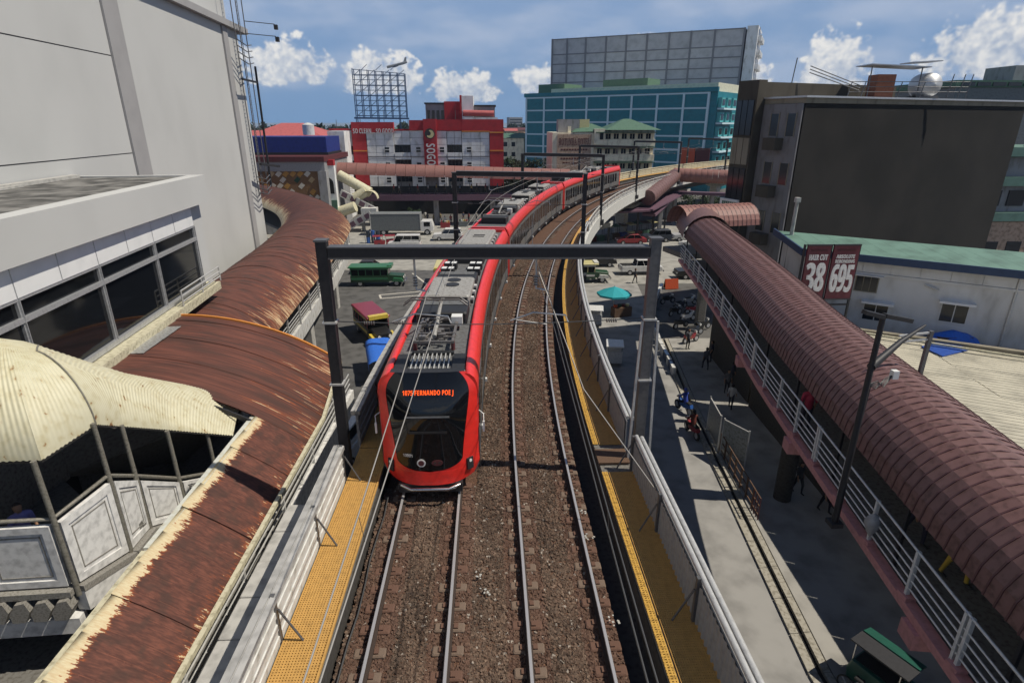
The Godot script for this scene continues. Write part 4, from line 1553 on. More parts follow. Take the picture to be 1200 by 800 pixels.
# a window set into a wall: recess, glass and a frame that stands proud
func window(t: Node3D, o: Vector3, dir: Vector3, w0: float, w1: float, y0: float, y1: float, frame: String, glass := "window_dark", bars := 1, d := 0.0) -> Node3D:
	var st := nb()
	fbox(st, o, dir, w0, w1, d - 0.1, d + 0.012, y0, y1)
	var g := wpart(st, "window", glass, t)
	st = nb()
	var f := clampf((w1 - w0) * 0.05, 0.03, 0.08)
	fbox(st, o, dir, w0 - f, w0, d, d + 0.05, y0 - f, y1 + f)
	fbox(st, o, dir, w1, w1 + f, d, d + 0.05, y0 - f, y1 + f)
	fbox(st, o, dir, w0 + 0.001, w1 - 0.001, d, d + 0.05, y0 - f, y0)
	fbox(st, o, dir, w0 + 0.001, w1 - 0.001, d, d + 0.05, y1, y1 + f)
	for k in bars:
		var w := lerpf(w0, w1, (k + 1.0) / (bars + 1.0))
		fbox(st, o, dir, w - f * 0.4, w + f * 0.4, d, d + 0.04, y0 + 0.001, y1 - 0.001)
	part(st, "frame", frame, g)
	return g

func build_right_buildings() -> void:
	# white building with the green roof
	var dir := Vector3(0.8205, 0, 0.5717)
	var o := Vector3(21.6, 0, -33.05)
	var n := Vector3(-dir.z, 0, dir.x)          # towards the street and the camera
	var t := thing("white_building", "grimy white building with a green shed roof and blue eaves", "building", o)
	var W0 := -2.4
	var W1 := 10.5
	var st := nb()
	var back := Vector3(0.4, 0, -4.4)
	var c0 := o + dir * W0
	var c1 := o + dir * W1
	hexa(st, [c0, c1, c1 + back, c0 + back, c0 + Vector3(0, 9.55, 0), c1 + Vector3(0, 9.55, 0), c1 + back + Vector3(0, 9.9, 0), c0 + back + Vector3(0, 9.9, 0)])
	wpart(st, "wall", "white_building", t)
	st = nb()
	fbox(st, o, dir, W0, W1, 0.0, 0.10, 8.62, 8.76)
	wpart(st, "ledge", "white_building", t)
	for k in 9:
		st = nb()
		fbox(st, o, dir, W0 + 0.02 + k * 1.42, W0 + 1.40 + k * 1.42, 0.0, 0.05, 8.78, 9.56)
		wpart(st, "parapet_panel", "white_building", t)
	st = nb()
	var e0 := c0 + n * 0.4 - dir * 0.4
	var e1 := c1 + n * 0.4
	var y := Vector3(0, 9.62, 0)
	# roof sheets
	for k in 13:
		st = nb()
		var a := e0.lerp(e1, k / 13.0) + y
		var b := e0.lerp(e1, (k + 0.985) / 13.0) + y
		var bb := back * 1.12 + Vector3(0, 0.42, 0)
		var th := Vector3(0, 0.06, 0)
		hexa(st, [a, b, b + bb, a + bb, a + th, b + th, b + bb + th, a + bb + th])
		wpart(st, "roof_sheet", "green_roof", t)
	st = nb()
	bar(st, e0 + y + n * 0.06 + Vector3(0, 0.02, 0), e1 + y + n * 0.06 + Vector3(0, 0.02, 0), 0.10, 0.42)
	bar(st, e0 + y - dir * 0.06, e0 + y + back * 1.12 + Vector3(0, 0.42, 0) - dir * 0.06, 0.10, 0.42)
	wpart(st, "eaves_board", "blue_fascia", t)
	st = nb()
	var lf := back.normalized()
	var ln := Vector3(lf.z, 0, -lf.x)
	hexa(st, [c0 + ln * 0.012, c0, c0 + back, c0 + back + ln * 0.012, c0 + ln * 0.012 + Vector3(0, 7.2, 0), c0 + Vector3(0, 7.2, 0), c0 + back + Vector3(0, 7.2, 0), c0 + back + ln * 0.012 + Vector3(0, 7.2, 0)])
	wpart(st, "side_cladding", "blue_fascia", t)
	window(t, o, dir, 0.25, 1.35, 7.65, 8.55, "tan_wall", "window_dark", 2)
	st = nb()
	fbox(st, o, dir, 0.05, 1.6, 0.0, 0.28, 8.57, 8.63)
	wpart(st, "window_hood", "white_building", t)
	for q in [[0.95, 2.15, 5.95, 6.95], [4.65, 5.85, 6.5, 7.55]]:
		window(t, o, dir, q[0], q[1], q[2], q[3], "white_building", "window_dark", 1)
		st = nb()
		fbox(st, o, dir, q[0] - 0.2, q[1] + 0.25, 0.0, 0.5, q[3] + 0.06, q[3] + 0.18)
		wpart(st, "window_hood", "mall_white", t)
	st = nb()
	tube(st, [o + dir * 3.6 + n * 0.12 + Vector3(0, 8.45, 0), o + dir * 4.3 + n * 0.12 + Vector3(0, 8.25, 0)], 0.05, 6)
	tube(st, [o + dir * 7.6 + n * 0.06 + Vector3(0, 5.0, 0), o + dir * 7.6 + n * 0.06 + Vector3(0, 9.4, 0)], 0.06, 6)
	wpart(st, "pipe", "rail_steel", t)

	# low building with the cream sheet roof
	var c := thing("low_building", "low building with a cream sheet-metal roof between footbridge and white building", "building", Vector3(21, 0, -24))
	var R := [Vector3(14.5, 5.2, 4.0), Vector3(24.5, 5.1, 6.0), Vector3(31.2, 5.7, -24.6), Vector3(16.1, 5.85, -33.0)]
	st = nb()
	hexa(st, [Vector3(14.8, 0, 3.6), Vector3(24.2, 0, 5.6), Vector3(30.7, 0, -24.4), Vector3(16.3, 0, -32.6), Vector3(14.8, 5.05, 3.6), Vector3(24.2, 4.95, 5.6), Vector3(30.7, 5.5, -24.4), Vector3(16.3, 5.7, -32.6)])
	wpart(st, "wall", "shade_dark_concrete", c)
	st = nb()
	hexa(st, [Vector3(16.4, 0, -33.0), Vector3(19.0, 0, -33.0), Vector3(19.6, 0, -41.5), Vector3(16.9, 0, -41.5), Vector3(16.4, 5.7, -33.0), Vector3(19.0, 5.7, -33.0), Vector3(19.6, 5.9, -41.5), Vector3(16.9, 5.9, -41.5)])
	wpart(st, "annex", "shade_dark_concrete", c)  # unseen block added behind the footbridge to shade the pavement
	var rows := 20
	for i in rows:
		for j in 2:
			st = nb()
			var f0 := i / float(rows)
			var f1 := (i + 0.985) / float(rows)
			var g0 := 0.0 if j == 0 else 0.47
			var g1 := 0.468 if j == 0 else 1.0
			var q := func(f: float, g: float) -> Vector3:
				return R[0].lerp(R[3], f).lerp(R[1].lerp(R[2], f), g)
			var a: Vector3 = q.call(f0, g0)
			var b: Vector3 = q.call(f0, g1)
			var d: Vector3 = q.call(f1, g1)
			var e: Vector3 = q.call(f1, g0)
			var th := Vector3(0, 0.05 + 0.012 * ((i + j) % 2), 0)
			hexa(st, [a, b, d, e, a + th, b + th, d + th, e + th])
			var sh := wpart(st, "roof_sheet", "cream_roof", c)
			st = nb()
			for k in 5:
				var u: Vector3 = q.call(lerpf(f0, f1, (k + 0.5) / 5.0), g0) + th
				var v: Vector3 = q.call(lerpf(f0, f1, (k + 0.5) / 5.0), g1) + th
				bar(st, u, v, 0.06, 0.03)
			part(st, "seam", "cream_roof", sh)
	st = nb()
	bar(st, R[3] + Vector3(-0.1, 0.12, 0), R[2] + Vector3(0.2, 0.12, 0), 0.35, 0.28)
	wpart(st, "kerb_wall", "tan_wall", c)
	st = nb()
	bar(st, R[3] + Vector3(0.6, 0.25, 0.95), R[2] + Vector3(-0.6, 0.25, 0.95), 0.12, 0.10)
	wpart(st, "ridge_pipe", "cream_worn", c)
	var bs := thing("roof_panel", "flat blue sheet lying on the cream sheet-metal roof", "roof sheet", Vector3(23.9, 5.8, -27.6))
	for k in 4:
		st = nb()
		var a := Vector3(22.8, 5.86, -27.9).lerp(Vector3(23.0, 5.83, -26.6), k / 4.0)
		var b := Vector3(25.0, 5.86, -28.9).lerp(Vector3(25.0, 5.83, -27.4), k / 4.0)
		var a2 := Vector3(22.8, 5.86, -27.9).lerp(Vector3(23.0, 5.83, -26.6), (k + 0.97) / 4.0)
		var b2 := Vector3(25.0, 5.86, -28.9).lerp(Vector3(25.0, 5.83, -27.4), (k + 0.97) / 4.0)
		var th := Vector3(0, 0.05, 0)
		hexa(st, [a2, b2, b, a, a2 + th, b2 + th, b + th, a + th])
		wpart(st, "sheet", "blue_sheet", bs)
	var tarp := thing("tarpaulin", "bright blue domed tarpaulin in the gutter beside the white building", "tarpaulin", Vector3(25.6, 5.7, -29.5))
	st = nb()
	var rr := []
	for i in 7:
		var f := i / 6.0
		var o2 := []
		for k in 9:
			var g := k / 8.0
			o2.append(Vector3(lerpf(-1.15, 1.15, f), 0.55 * sin(g * PI) * (0.35 + 0.65 * sin(f * PI)) + 0.03 * sin(f * 20.0 + g * 9.0), lerpf(-0.55, 0.55, g) + f * 0.25))
		rr.append(o2)
	loft(st, rr, 0, false, true)
	part(st, "cover", "blue_tarp", tarp)
	st = nb()
	box(st, Vector3(0, 0.12, 0.1), Vector3(1.9, 0.24, 0.8))
	part(st, "crate_under", "wood", tarp)

	# twin price signs of the barber
	var sg := thing("barber_sign", "twin dark red price signs for haircuts beside the footbridge roof", "sign", Vector3(18.2, 0, -30))
	st = nb()
	for x in [16.75, 18.2, 19.75]:
		bar(st, Vector3(x, 4, -30.1), Vector3(x, 10.95, -30.1), 0.10, 0.10)
	bar(st, Vector3(16.75, 7.6, -30.1), Vector3(19.75, 7.6, -30.1), 0.08, 0.08)
	wpart(st, "support_frame", "dark_steel", sg)
	for k in 2:
		var x0: float = [16.85, 18.28][k]
		var x1: float = [18.12, 19.68][k]
		var xc := (x0 + x1) * 0.5
		st = nb()
		box(st, Vector3(xc, 9.45, -30), Vector3(x1 - x0, 2.95, 0.12))
		var pb := wpart(st, "price_board", "sign_red", sg)
		for q in [1.49, -1.49]:
			st = nb()
			box(st, Vector3(xc, 9.45 + q, -29.97), Vector3(x1 - x0 + 0.06, 0.06, 0.18))
			part(st, "board_edge", "dark_steel", pb)
		var L := func(txt: String, y_: float, h: float, w: float) -> void:
			for e in [-1, 0, 1]:
				letters(txt, "lettering", "sign_white", pb, Transform3D(Basis(), Vector3(xc + e * h * 0.018, y_, -29.925 + e * 0.003)), h, w, 0.02, "Droid Sans")
		if k == 0:
			L.call("HAIR CUT", 10.28, 0.30, 1.0)
			L.call("38", 9.15, 1.55, 1.05)
		else:
			L.call("ABSOLUTE", 10.32, 0.20, 1.0)
			L.call("REBONDING", 10.06, 0.18, 1.05)
			L.call("695", 9.1, 1.5, 1.2)
		st = nb()
		box(st, Vector3(xc, 10.66, -29.93), Vector3((x1 - x0) * 0.7, 0.09, 0.02))
		part(st, "small_print", "maroon", pb)

	# tall sooty building behind
	dir = Vector3(0.9335, 0, -0.3586)
	o = Vector3(24.66, 0, -48.0)
	n = Vector3(-dir.z, 0, dir.x)
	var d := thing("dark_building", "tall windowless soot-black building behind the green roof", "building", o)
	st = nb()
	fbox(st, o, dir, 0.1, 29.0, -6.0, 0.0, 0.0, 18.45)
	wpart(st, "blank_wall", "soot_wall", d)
	st = nb()
	fbox(st, o, dir, 0.0, 29.1, -6.05, 0.06, 18.46, 18.85)
	wpart(st, "roof_band", "tan_wall", d)
	st = nb()
	fbox(st, o, dir, -0.15, 29.2, -6.1, 0.25, 18.86, 19.0)
	wpart(st, "roof_edge", "aluminium", d)
	# left face: tiled strip with windows and air conditioners; lf runs away from the camera
	var lfd := -n
	st = nb()
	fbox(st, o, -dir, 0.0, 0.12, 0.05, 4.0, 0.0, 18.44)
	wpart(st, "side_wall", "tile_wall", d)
	for y0 in [4.2, 8.2, 12.2, 16.0]:
		for q in [[0.5, 1.3], [2.2, 3.0]]:
			st = nb()
			fbox(st, o, -dir, 0.125, 0.16, q[0], q[1], y0, y0 + 1.7)
			var wdw := wpart(st, "window", "window_dark", d)
			st = nb()
			fbox(st, o, -dir, 0.125, 0.18, q[0] - 0.06, q[0], y0 - 0.06, y0 + 1.76)
			fbox(st, o, -dir, 0.125, 0.18, q[1], q[1] + 0.06, y0 - 0.06, y0 + 1.76)
			part(st, "frame", "tan_wall", wdw)
		st = nb()
		fbox(st, o, -dir, 0.13, 1.0, 1.45, 2.75, y0 - 1.1, y0 - 0.15)
		wpart(st, "balcony_box", "brown_wall", d)
	st = nb()
	fbox(st, o, -dir, 0.0, 0.9, 4.1, 6.4, 0.0, 20.35)
	wpart(st, "rear_wing", "brown_wall", d)
	st = nb()
	fbox(st, o, -dir, -16.0, -0.05, 4.2, 6.2, 19.01, 20.2)
	wpart(st, "rear_wing_roof", "brown_wall", d)
	# left face of the rear wing: tan bands, dark openings, a small clinic sign
	for q in [[13.6, 15.8, "tan_wall"], [16.0, 18.8, "window_dark"], [10.6, 13.3, "window_dark"], [5.2, 9.0, "window_dark"], [2.0, 4.6, "grey_wall"]]:
		for k in 3:
			st = nb()
			fbox(st, o, -dir, 0.905, 1.0, 4.3 + k * 0.68, 4.9 + k * 0.68, q[0], q[1])
			wpart(st, "window" if q[2] == "window_dark" else "wall_panel", q[2], d)
	st = nb()
	fbox(st, o, -dir, 1.05, 1.25, 4.4, 6.6, 9.15, 10.6)
	var cs := wpart(st, "sign_board", "sign_white", d)
	for row in [[9.98, 0.42, 4.6, 6.2], [9.42, 0.36, 4.7, 5.8]]:
		var w: float = row[2]
		while w < row[3]:
			st = nb()
			fbox(st, o, -dir, 1.251, 1.262, w, w + 0.19, row[0], row[0] + row[1])
			part(st, "print_mark", "inn_green", cs)
			w += 0.25
	# utility pole before the side wall
	var up := thing("utility_pole", "slim pale utility pole before the sooty building's corner", "utility pole", Vector3(20.0, 0, -38))
	st = nb()
	tube(st, [Vector3.ZERO, Vector3(0.1, 12.4, 0)], 0.16, 8, 0.12)
	part(st, "pole", "concrete", up)
	st = nb()
	box(st, Vector3(0.1, 12.3, 0), Vector3(0.3, 0.3, 0.3))
	part(st, "cap", "concrete", up)
	# things on the flat roof
	var sh := thing("roof_shelter", "brick roof hut with a slanting tin canopy on the sooty building", "hut", Vector3(33.6, 19, -54))
	st = nb()
	box(st, Vector3(0.6, 0.95, 0), Vector3(1.6, 1.9, 1.4))
	part(st, "hut_wall", "brick_paint", sh)
	st = nb()
	box(st, Vector3(1.4, 2.55, 0), Vector3(5.2, 0.08, 2.4), Basis(Vector3(0, 0, 1), -0.04))
	box(st, Vector3(4.2, 2.95, -0.6), Vector3(2.6, 0.08, 1.8), Basis(Vector3(0, 0, 1), 0.05))
	part(st, "canopy", "aluminium", sh)
	for x in [-1.0, 3.4]:
		st = nb()
		bar(st, Vector3(x, 0, 0.9), Vector3(x, 2.5, 0.9), 0.07, 0.07)
		part(st, "canopy_post", "mid_steel", sh)
	var tk := thing("water_tank", "round steel water tank lying on the sooty building's roof", "water tank", Vector3(38.6, 19, -54.6))
	st = nb()
	var tr := []
	for i in 13:
		var f := i / 12.0 * 2.0 - 1.0
		var ra := 0.98 * pow(1.0 - pow(absf(f), 5.0), 0.5) + 0.02
		var o3 := []
		for k in 20:
			o3.append(Vector3(cos(k * TAU / 20) * ra, 1.1 + sin(k * TAU / 20) * ra, f * 1.3))
		tr.append(o3)
	loft(st, tr, 0, true, true)
	part(st, "shell", "tank_steel", tk)
	st = nb()
	box(st, Vector3(0, 0.12, 0.6), Vector3(1.9, 0.24, 0.2))
	box(st, Vector3(0, 0.12, -0.6), Vector3(1.9, 0.24, 0.2))
	part(st, "cradle", "mid_steel", tk)
	var rl := thing("roof_railing", "thin pipe railing round the tanks on the sooty building's roof", "railing", Vector3(37, 19, -53))
	for x in [-6.2, -5.0, -1.8, 0.2, 2.6, 3.6, 4.3]:
		st = nb()
		tube(st, [Vector3(x, 0, 0), Vector3(x + 0.25, 1.9 if x > 2.0 else 1.3, 0)], 0.04, 5)
		part(st, "post", "mid_steel", rl)
	for yy in [0.5, 0.9, 1.3]:
		st = nb()
		tube(st, [Vector3(-6.1, yy, 0), Vector3(4.4, yy, 0)], 0.03, 5)
		part(st, "rail_pipe", "mid_steel", rl)
	st = nb()
	for k in 3:
		tube(st, [Vector3(-9.8, 2.5 - k * 0.25, 0), Vector3(-5.2, 1.0 - k * 0.2, 0)], 0.04, 5)
	part(st, "brace", "mid_steel", rl)
	var an := thing("antenna_mast", "thin mast standing on the roof of the sooty building", "antenna", Vector3(28.2, 20.2, -58))
	st = nb()
	tube(st, [Vector3.ZERO, Vector3(0.2, 2.4, 0)], 0.05, 5)
	part(st, "mast", "mid_steel", an)
	# building peeping over at the far right
	var pr := thing("office_block", "slate blue office block showing above the sooty building's roof", "building", Vector3(66, 0, -80))
	st = nb()
	box(st, Vector3(2, 10.6, -4), Vector3(19, 21.2, 14))
	part(st, "wall", "canvas_grey", pr)
	st = nb()
	box(st, Vector3(2, 21.6, -4), Vector3(19.5, 0.8, 14.4))
	part(st, "roof_band", "inn_green", pr)
	for k in 9:
		st = nb()
		box(st, Vector3(-6.2 + k * 2.0, 21.55, 3.25), Vector3(1.7, 0.45, 0.1))
		part(st, "window", "window_dark", pr)
	st = nb()
	box(st, Vector3(6, 23.0, -3), Vector3(7, 2.0, 5))
	part(st, "roof_house", "grey_wall", pr)
	# tan building at the right edge, with green bands
	var tb := thing("tan_building", "tan building with pale green bands at the right edge", "building", Vector3(60, 0, -64))
	st = nb()
	box(st, Vector3(0, 3.6, 0), Vector3(18, 7.2, 8))
	part(st, "lower_wall", "inn_sign", tb)
	st = nb()
	box(st, Vector3(0.3, 10.5, -0.3), Vector3(17.4, 6.4, 7.4))
	part(st, "upper_wall", "grey_wall", tb)
	for y0 in [7.3, 10.9, 13.8]:
		st = nb()
		box(st, Vector3(0, y0 + 0.45, 0.2), Vector3(18.4, 0.9, 8.2))
		part(st, "green_band", "green_roof", tb)
	for k in 6:
		st = nb()
		box(st, Vector3(-7.2 + k * 2.6, 9.6, 3.5), Vector3(1.8, 1.6, 0.12))
		part(st, "window", "window_dark", tb)
		st = nb()
		box(st, Vector3(-6.4 + k * 2.6, 4.2, 4.02), Vector3(1.6, 1.8, 0.12))
		part(st, "window", "window_dark", tb)
	var tpole := thing("utility_pole", "leaning grey power pole with loose wires at the right edge", "utility pole", Vector3(55.7, 0, -61.5))
	st = nb()
	tube(st, [Vector3.ZERO, Vector3(0.0, 18, 0)], 0.22, 8, 0.16)
	part(st, "pole", "concrete", tpole)
	st = nb()
	for k in 5:
		var pl := []
		for i in 10:
			var f := i / 9.0
			pl.append(Vector3(-2.0 + f * 6.0, 9.5 + k * 0.5 - sin(f * PI) * (0.8 + 0.2 * k) + sin(f * 15.0 + k) * 0.12, 0.3 - f))
		tube(st, pl, 0.04, 4)
	part(st, "cables", "wire", tpole)

# ------------------------------------------------------------------ buildings across the junction
func zb(st: SurfaceTool, x0: float, x1: float, y0: float, y1: float, z0: float, z1: float) -> void:
	box(st, Vector3((x0 + x1) * 0.5, (y0 + y1) * 0.5, (z0 + z1) * 0.5), Vector3(absf(x1 - x0), absf(y1 - y0), absf(z1 - z0)))

func zp(t: Node3D, called: String, m: String, x0: float, x1: float, y0: float, y1: float, z0: float, z1: float) -> MeshInstance3D:
	var st := nb()
	zb(st, x0, x1, y0, y1, z0, z1)
	return wpart(st, called, m, t)

func build_far_buildings() -> void:
	red_hotel()
	billboard()
	far_bridge()
	mural_building()
	teal_and_grey()
	inn()

func red_hotel() -> void:
	var Z := -118.0
	var t := thing("red_hotel", "red and white hotel block with a tall vertical sign tower", "building", Vector3(-12, 0, Z))
	zp(t, "core_wall", "grey_wall", -30.2, 2.6, 0.0, 15.0, Z - 16, Z - 0.9)
	# white curtain panels, told apart by their joints
	for q in [[-30.3, -26.1, 12.9, 15.7, 0.0], [-23.3, -18.2, 4.6, 15.3, 0.25], [-18.15, -15.1, 13.1, 15.6, 0.0], [-18.15, -15.1, 10.4, 11.7, 0.3], [-15.05, -12.5, 4.6, 15.6, 0.25], [-9.95, -8.1, 4.6, 15.6, 0.25], [-8.05, -5.25, 13.1, 15.6, 0.0], [-8.05, -5.25, 10.4, 11.7, 0.3], [-5.2, 0.05, 4.6, 15.4, 0.25], [-30.3, -26.1, 10.2, 11.4, 0.2]]:
		var nx := maxi(1, int(round((q[1] - q[0]) / 1.75)))
		var ny := maxi(1, int(round((q[3] - q[2]) / 1.25)))
		for i in nx:
			for j in ny:
				var x0 := lerpf(q[0], q[1], i / float(nx))
				var x1 := lerpf(q[0], q[1], (i + 1) / float(nx)) - 0.05
				var y0 := lerpf(q[2], q[3], j / float(ny))
				var y1 := lerpf(q[2], q[3], (j + 1) / float(ny)) - 0.05
				zp(t, "cladding_panel", "hotel_white", x0, x1, y0, y1, Z - 0.9, Z + q[4])
	# red parts
	for q in [[-26.0, -23.4, 5.0, 15.25, 0.35], [-26.0, -18.1, 15.3, 17.15, 0.4], [-18.1, -15.1, 15.62, 15.9, 0.05], [-15.1, -12.42, 15.65, 17.5, 0.4], [-9.98, -5.2, 15.65, 17.6, 0.4], [-5.2, 2.75, 15.45, 17.65, 0.42], [0.1, 2.75, 5.0, 15.4, 0.4], [-30.3, -26.1, 15.75, 16.0, 0.1]]:
		zp(t, "red_wall", "hotel_red", q[0], q[1], q[2], q[3], Z - 0.9, Z + q[4])
	zp(t, "roof_slab", "roof_felt", -30, 2.5, 15.05, 15.4, Z - 16, Z - 0.95)
	zp(t, "side_wall", "hotel_red", 2.3, 2.74, 5.0, 17.6, Z - 16, Z - 0.91)
	for y in [15.2, 11.9, 8.7]:
		zp(t, "orange_band", "orange_trim", 0.08, 2.78, y, y + 0.22, Z, Z + 0.46)
		if y < 15:
			zp(t, "orange_band", "orange_trim", -26.02, -23.38, y, y + 0.22, Z, Z + 0.41)
	zp(t, "orange_band", "orange_trim", -5.2, 0.06, 15.42, 15.6, Z, Z + 0.44)
	zp(t, "ledge", "dark_steel", -23.3, -12.5, 11.0 - 0.1, 11.0, Z, Z + 0.33)
	zp(t, "ledge", "dark_steel", -9.9, 0.0, 11.0 - 0.1, 11.0, Z, Z + 0.33)
	# ribbon windows in the recesses and small square windows
	for q in [[-18.1, -15.15], [-8.0, -5.3], [-30.2, -26.2]]:
		for y in [[11.75, 13.05], [8.9, 10.35], [6.2, 7.6]]:
			for k in 4:
				var x0 := lerpf(q[0], q[1], k / 4.0) + 0.05
				var x1 := lerpf(q[0], q[1], (k + 1) / 4.0) - 0.05
				zp(t, "window", "window_dark", x0, x1, y[0], y[1], Z - 0.9, Z - 0.5)
	for x in [-19.6, -13.6, -9.1, -3.9]:
		for y in [12.2, 9.4, 6.6]:
			var fr := zp(t, "window", "window_dark", x - 0.42, x + 0.42, y - 0.45, y + 0.45, Z, Z + 0.29)
			var st := nb()
			zb(st, x - 0.5, x + 0.5, y - 0.06, y + 0.06, Z, Z + 0.32)
			zb(st, x - 0.52, x - 0.44, y - 0.5, y + 0.5, Z, Z + 0.32)
			zb(st, x + 0.44, x + 0.52, y - 0.5, y + 0.5, Z, Z + 0.32)
			part(st, "frame", "hotel_white", fr)
	# sign tower with emblem and lettering
	var tw := zp(t, "sign_tower", "hotel_red", -12.42, -9.98, 7.2, 17.7, Z - 0.9, Z + 1.1)
	var st := nb()
	disc(st, Vector3(-11.2, 15.1, Z + 1.12), Vector3(0, 0, 1), 0.95, 0.1, 24)
	part(st, "emblem_disc", "paint_black", tw)
	st = nb()
	var cres := PackedVector2Array()
	for k in 19:
		var a := deg_to_rad(-150 + k * 13.5)
		cres.append(Vector2(cos(a), sin(a)) * 0.72)
	for k in 11:
		var a := deg_to_rad(85 - k * 21.0)
		cres.append(Vector2(cos(a) * 0.42 - 0.28, sin(a) * 0.42 + 0.12))
	prism(st, cres, 0, 0.06, Transform3D(Basis(), Vector3(-11.15, 15.05, Z + 1.18)))
	part(st, "emblem_crescent", "paint_cream", tw)
	letters("SOGO", "lettering", "sign_white", tw, Transform3D(Basis(Vector3(0, 0, 1), -PI / 2), Vector3(-11.2, 11.35, Z + 1.13)), 1.6, 3.9, 0.08)
	letters("SO CLEAN... SO GOOD", "lettering", "sign_white", t, Transform3D(Basis(), Vector3(-21.9 + 12.0, 15.55, 0.47)), 0.85, 7.6, 0.06)
	# ground floor: dark shop front behind the footbridge, lit orange canopy
	zp(t, "shop_front", "dark_interior", -30.0, 2.6, 0.02, 4.5, Z - 0.85, Z + 0.1)
	zp(t, "shop_canopy", "orange_board", -3.0, 0.8, 3.1, 3.7, Z + 0.1, Z + 1.2)
	# penthouse
	var p := thing("rooftop_block", "red and grey penthouse block on the roof of the red hotel", "roof block", Vector3(-6, 15.4, Z - 6))
	zp(p, "wall", "grey_wall", -12.3, -8.7, 15.4, 20.4, Z - 12, Z - 4)
	zp(p, "wall", "hotel_red", -8.65, -5.3, 15.4, 20.9, Z - 12, Z - 3.6)
	zp(p, "wall", "hotel_white", -5.2, -3.0, 15.4, 21.9, Z - 10, Z - 3)
	zp(p, "wall", "hotel_red", -5.6, -5.22, 15.4, 22.0, Z - 10, Z - 3)
	zp(p, "wall", "grey_wall", -2.95, 1.2, 15.4, 20.0, Z - 12, Z - 4.5)
	zp(p, "parapet", "hotel_white", -4.8, 1.7, 17.0, 18.0, Z - 3.0, Z - 2.2)
	zp(p, "roof_edge", "dark_steel", -12.5, -8.6, 20.42, 20.7, Z - 12.2, Z - 3.8)
	zp(p, "roof_edge", "dark_steel", -2.9, 1.4, 20.02, 20.3, Z - 12.2, Z - 4.3)
	for k in 4:
		zp(p, "window", "window_dark", -12.0 + k * 0.9, -11.45 + k * 0.9, 17.4, 19.3, Z - 4.1, Z - 3.95)
	st = nb()
	tube(st, [Vector3(-5.0, 18.8, Z - 2.8), Vector3(1.0, 18.7, Z - 2.8)], 0.55, 12)
	wpart(st, "duct", "red_roof", p)
	for k in 7:
		st = nb()
		tube(st, [Vector3(-29.5 + k * 4.6, 15.4, Z - 3), Vector3(-29.5 + k * 4.6, 17.6 + (k % 3) * 0.9, Z - 3)], 0.05, 4)
		wpart(st, "aerial", "mid_steel", p)

func billboard() -> void:
	var t := thing("billboard_frame", "empty blue steel billboard scaffold on the red hotel's roof", "billboard frame", Vector3(-20.5, 17.2, -121))
	var x0 := -25.6
	var x1 := -15.9
	for i in 8:
		var x := lerpf(x0, x1, i / 7.0)
		for z in [-121.0, -122.4]:
			var st := nb()
			bar(st, Vector3(x, 15.4 if i % 3 == 0 else 18.0, z), Vector3(x, 26.6 - i * 0.12, z), 0.14, 0.14)
			wpart(st, "upright", "billboard_steel", t)
	for j in 10:
		var y := 18.3 + j * 0.9
		var st := nb()
		bar(st, Vector3(x0, y + 0.05, -121.0), Vector3(x1, y - 0.05 if j < 9 else y - 0.7, -121.0), 0.10, 0.10)
		wpart(st, "rail", "billboard_steel", t)
		if j % 2 == 0:
			st = nb()
			bar(st, Vector3(x0, y, -122.4), Vector3(x1, y - 0.1, -122.4), 0.09, 0.09)
			wpart(st, "rail", "billboard_steel", t)
		for i in range(j % 2, 7, 2):
			st = nb()
			bar(st, Vector3(lerpf(x0, x1, i / 7.0), y, -122.35), Vector3(lerpf(x0, x1, (i + 1) / 7.0), y + 0.85, -121.1), 0.07, 0.07)
			wpart(st, "brace", "billboard_steel", t)
	var st := nb()
	bar(st, Vector3(x0 - 0.3, 17.9, -120.7), Vector3(x1 + 0.5, 17.8, -120.7), 0.3, 0.3)
	wpart(st, "catwalk", "billboard_steel", t)

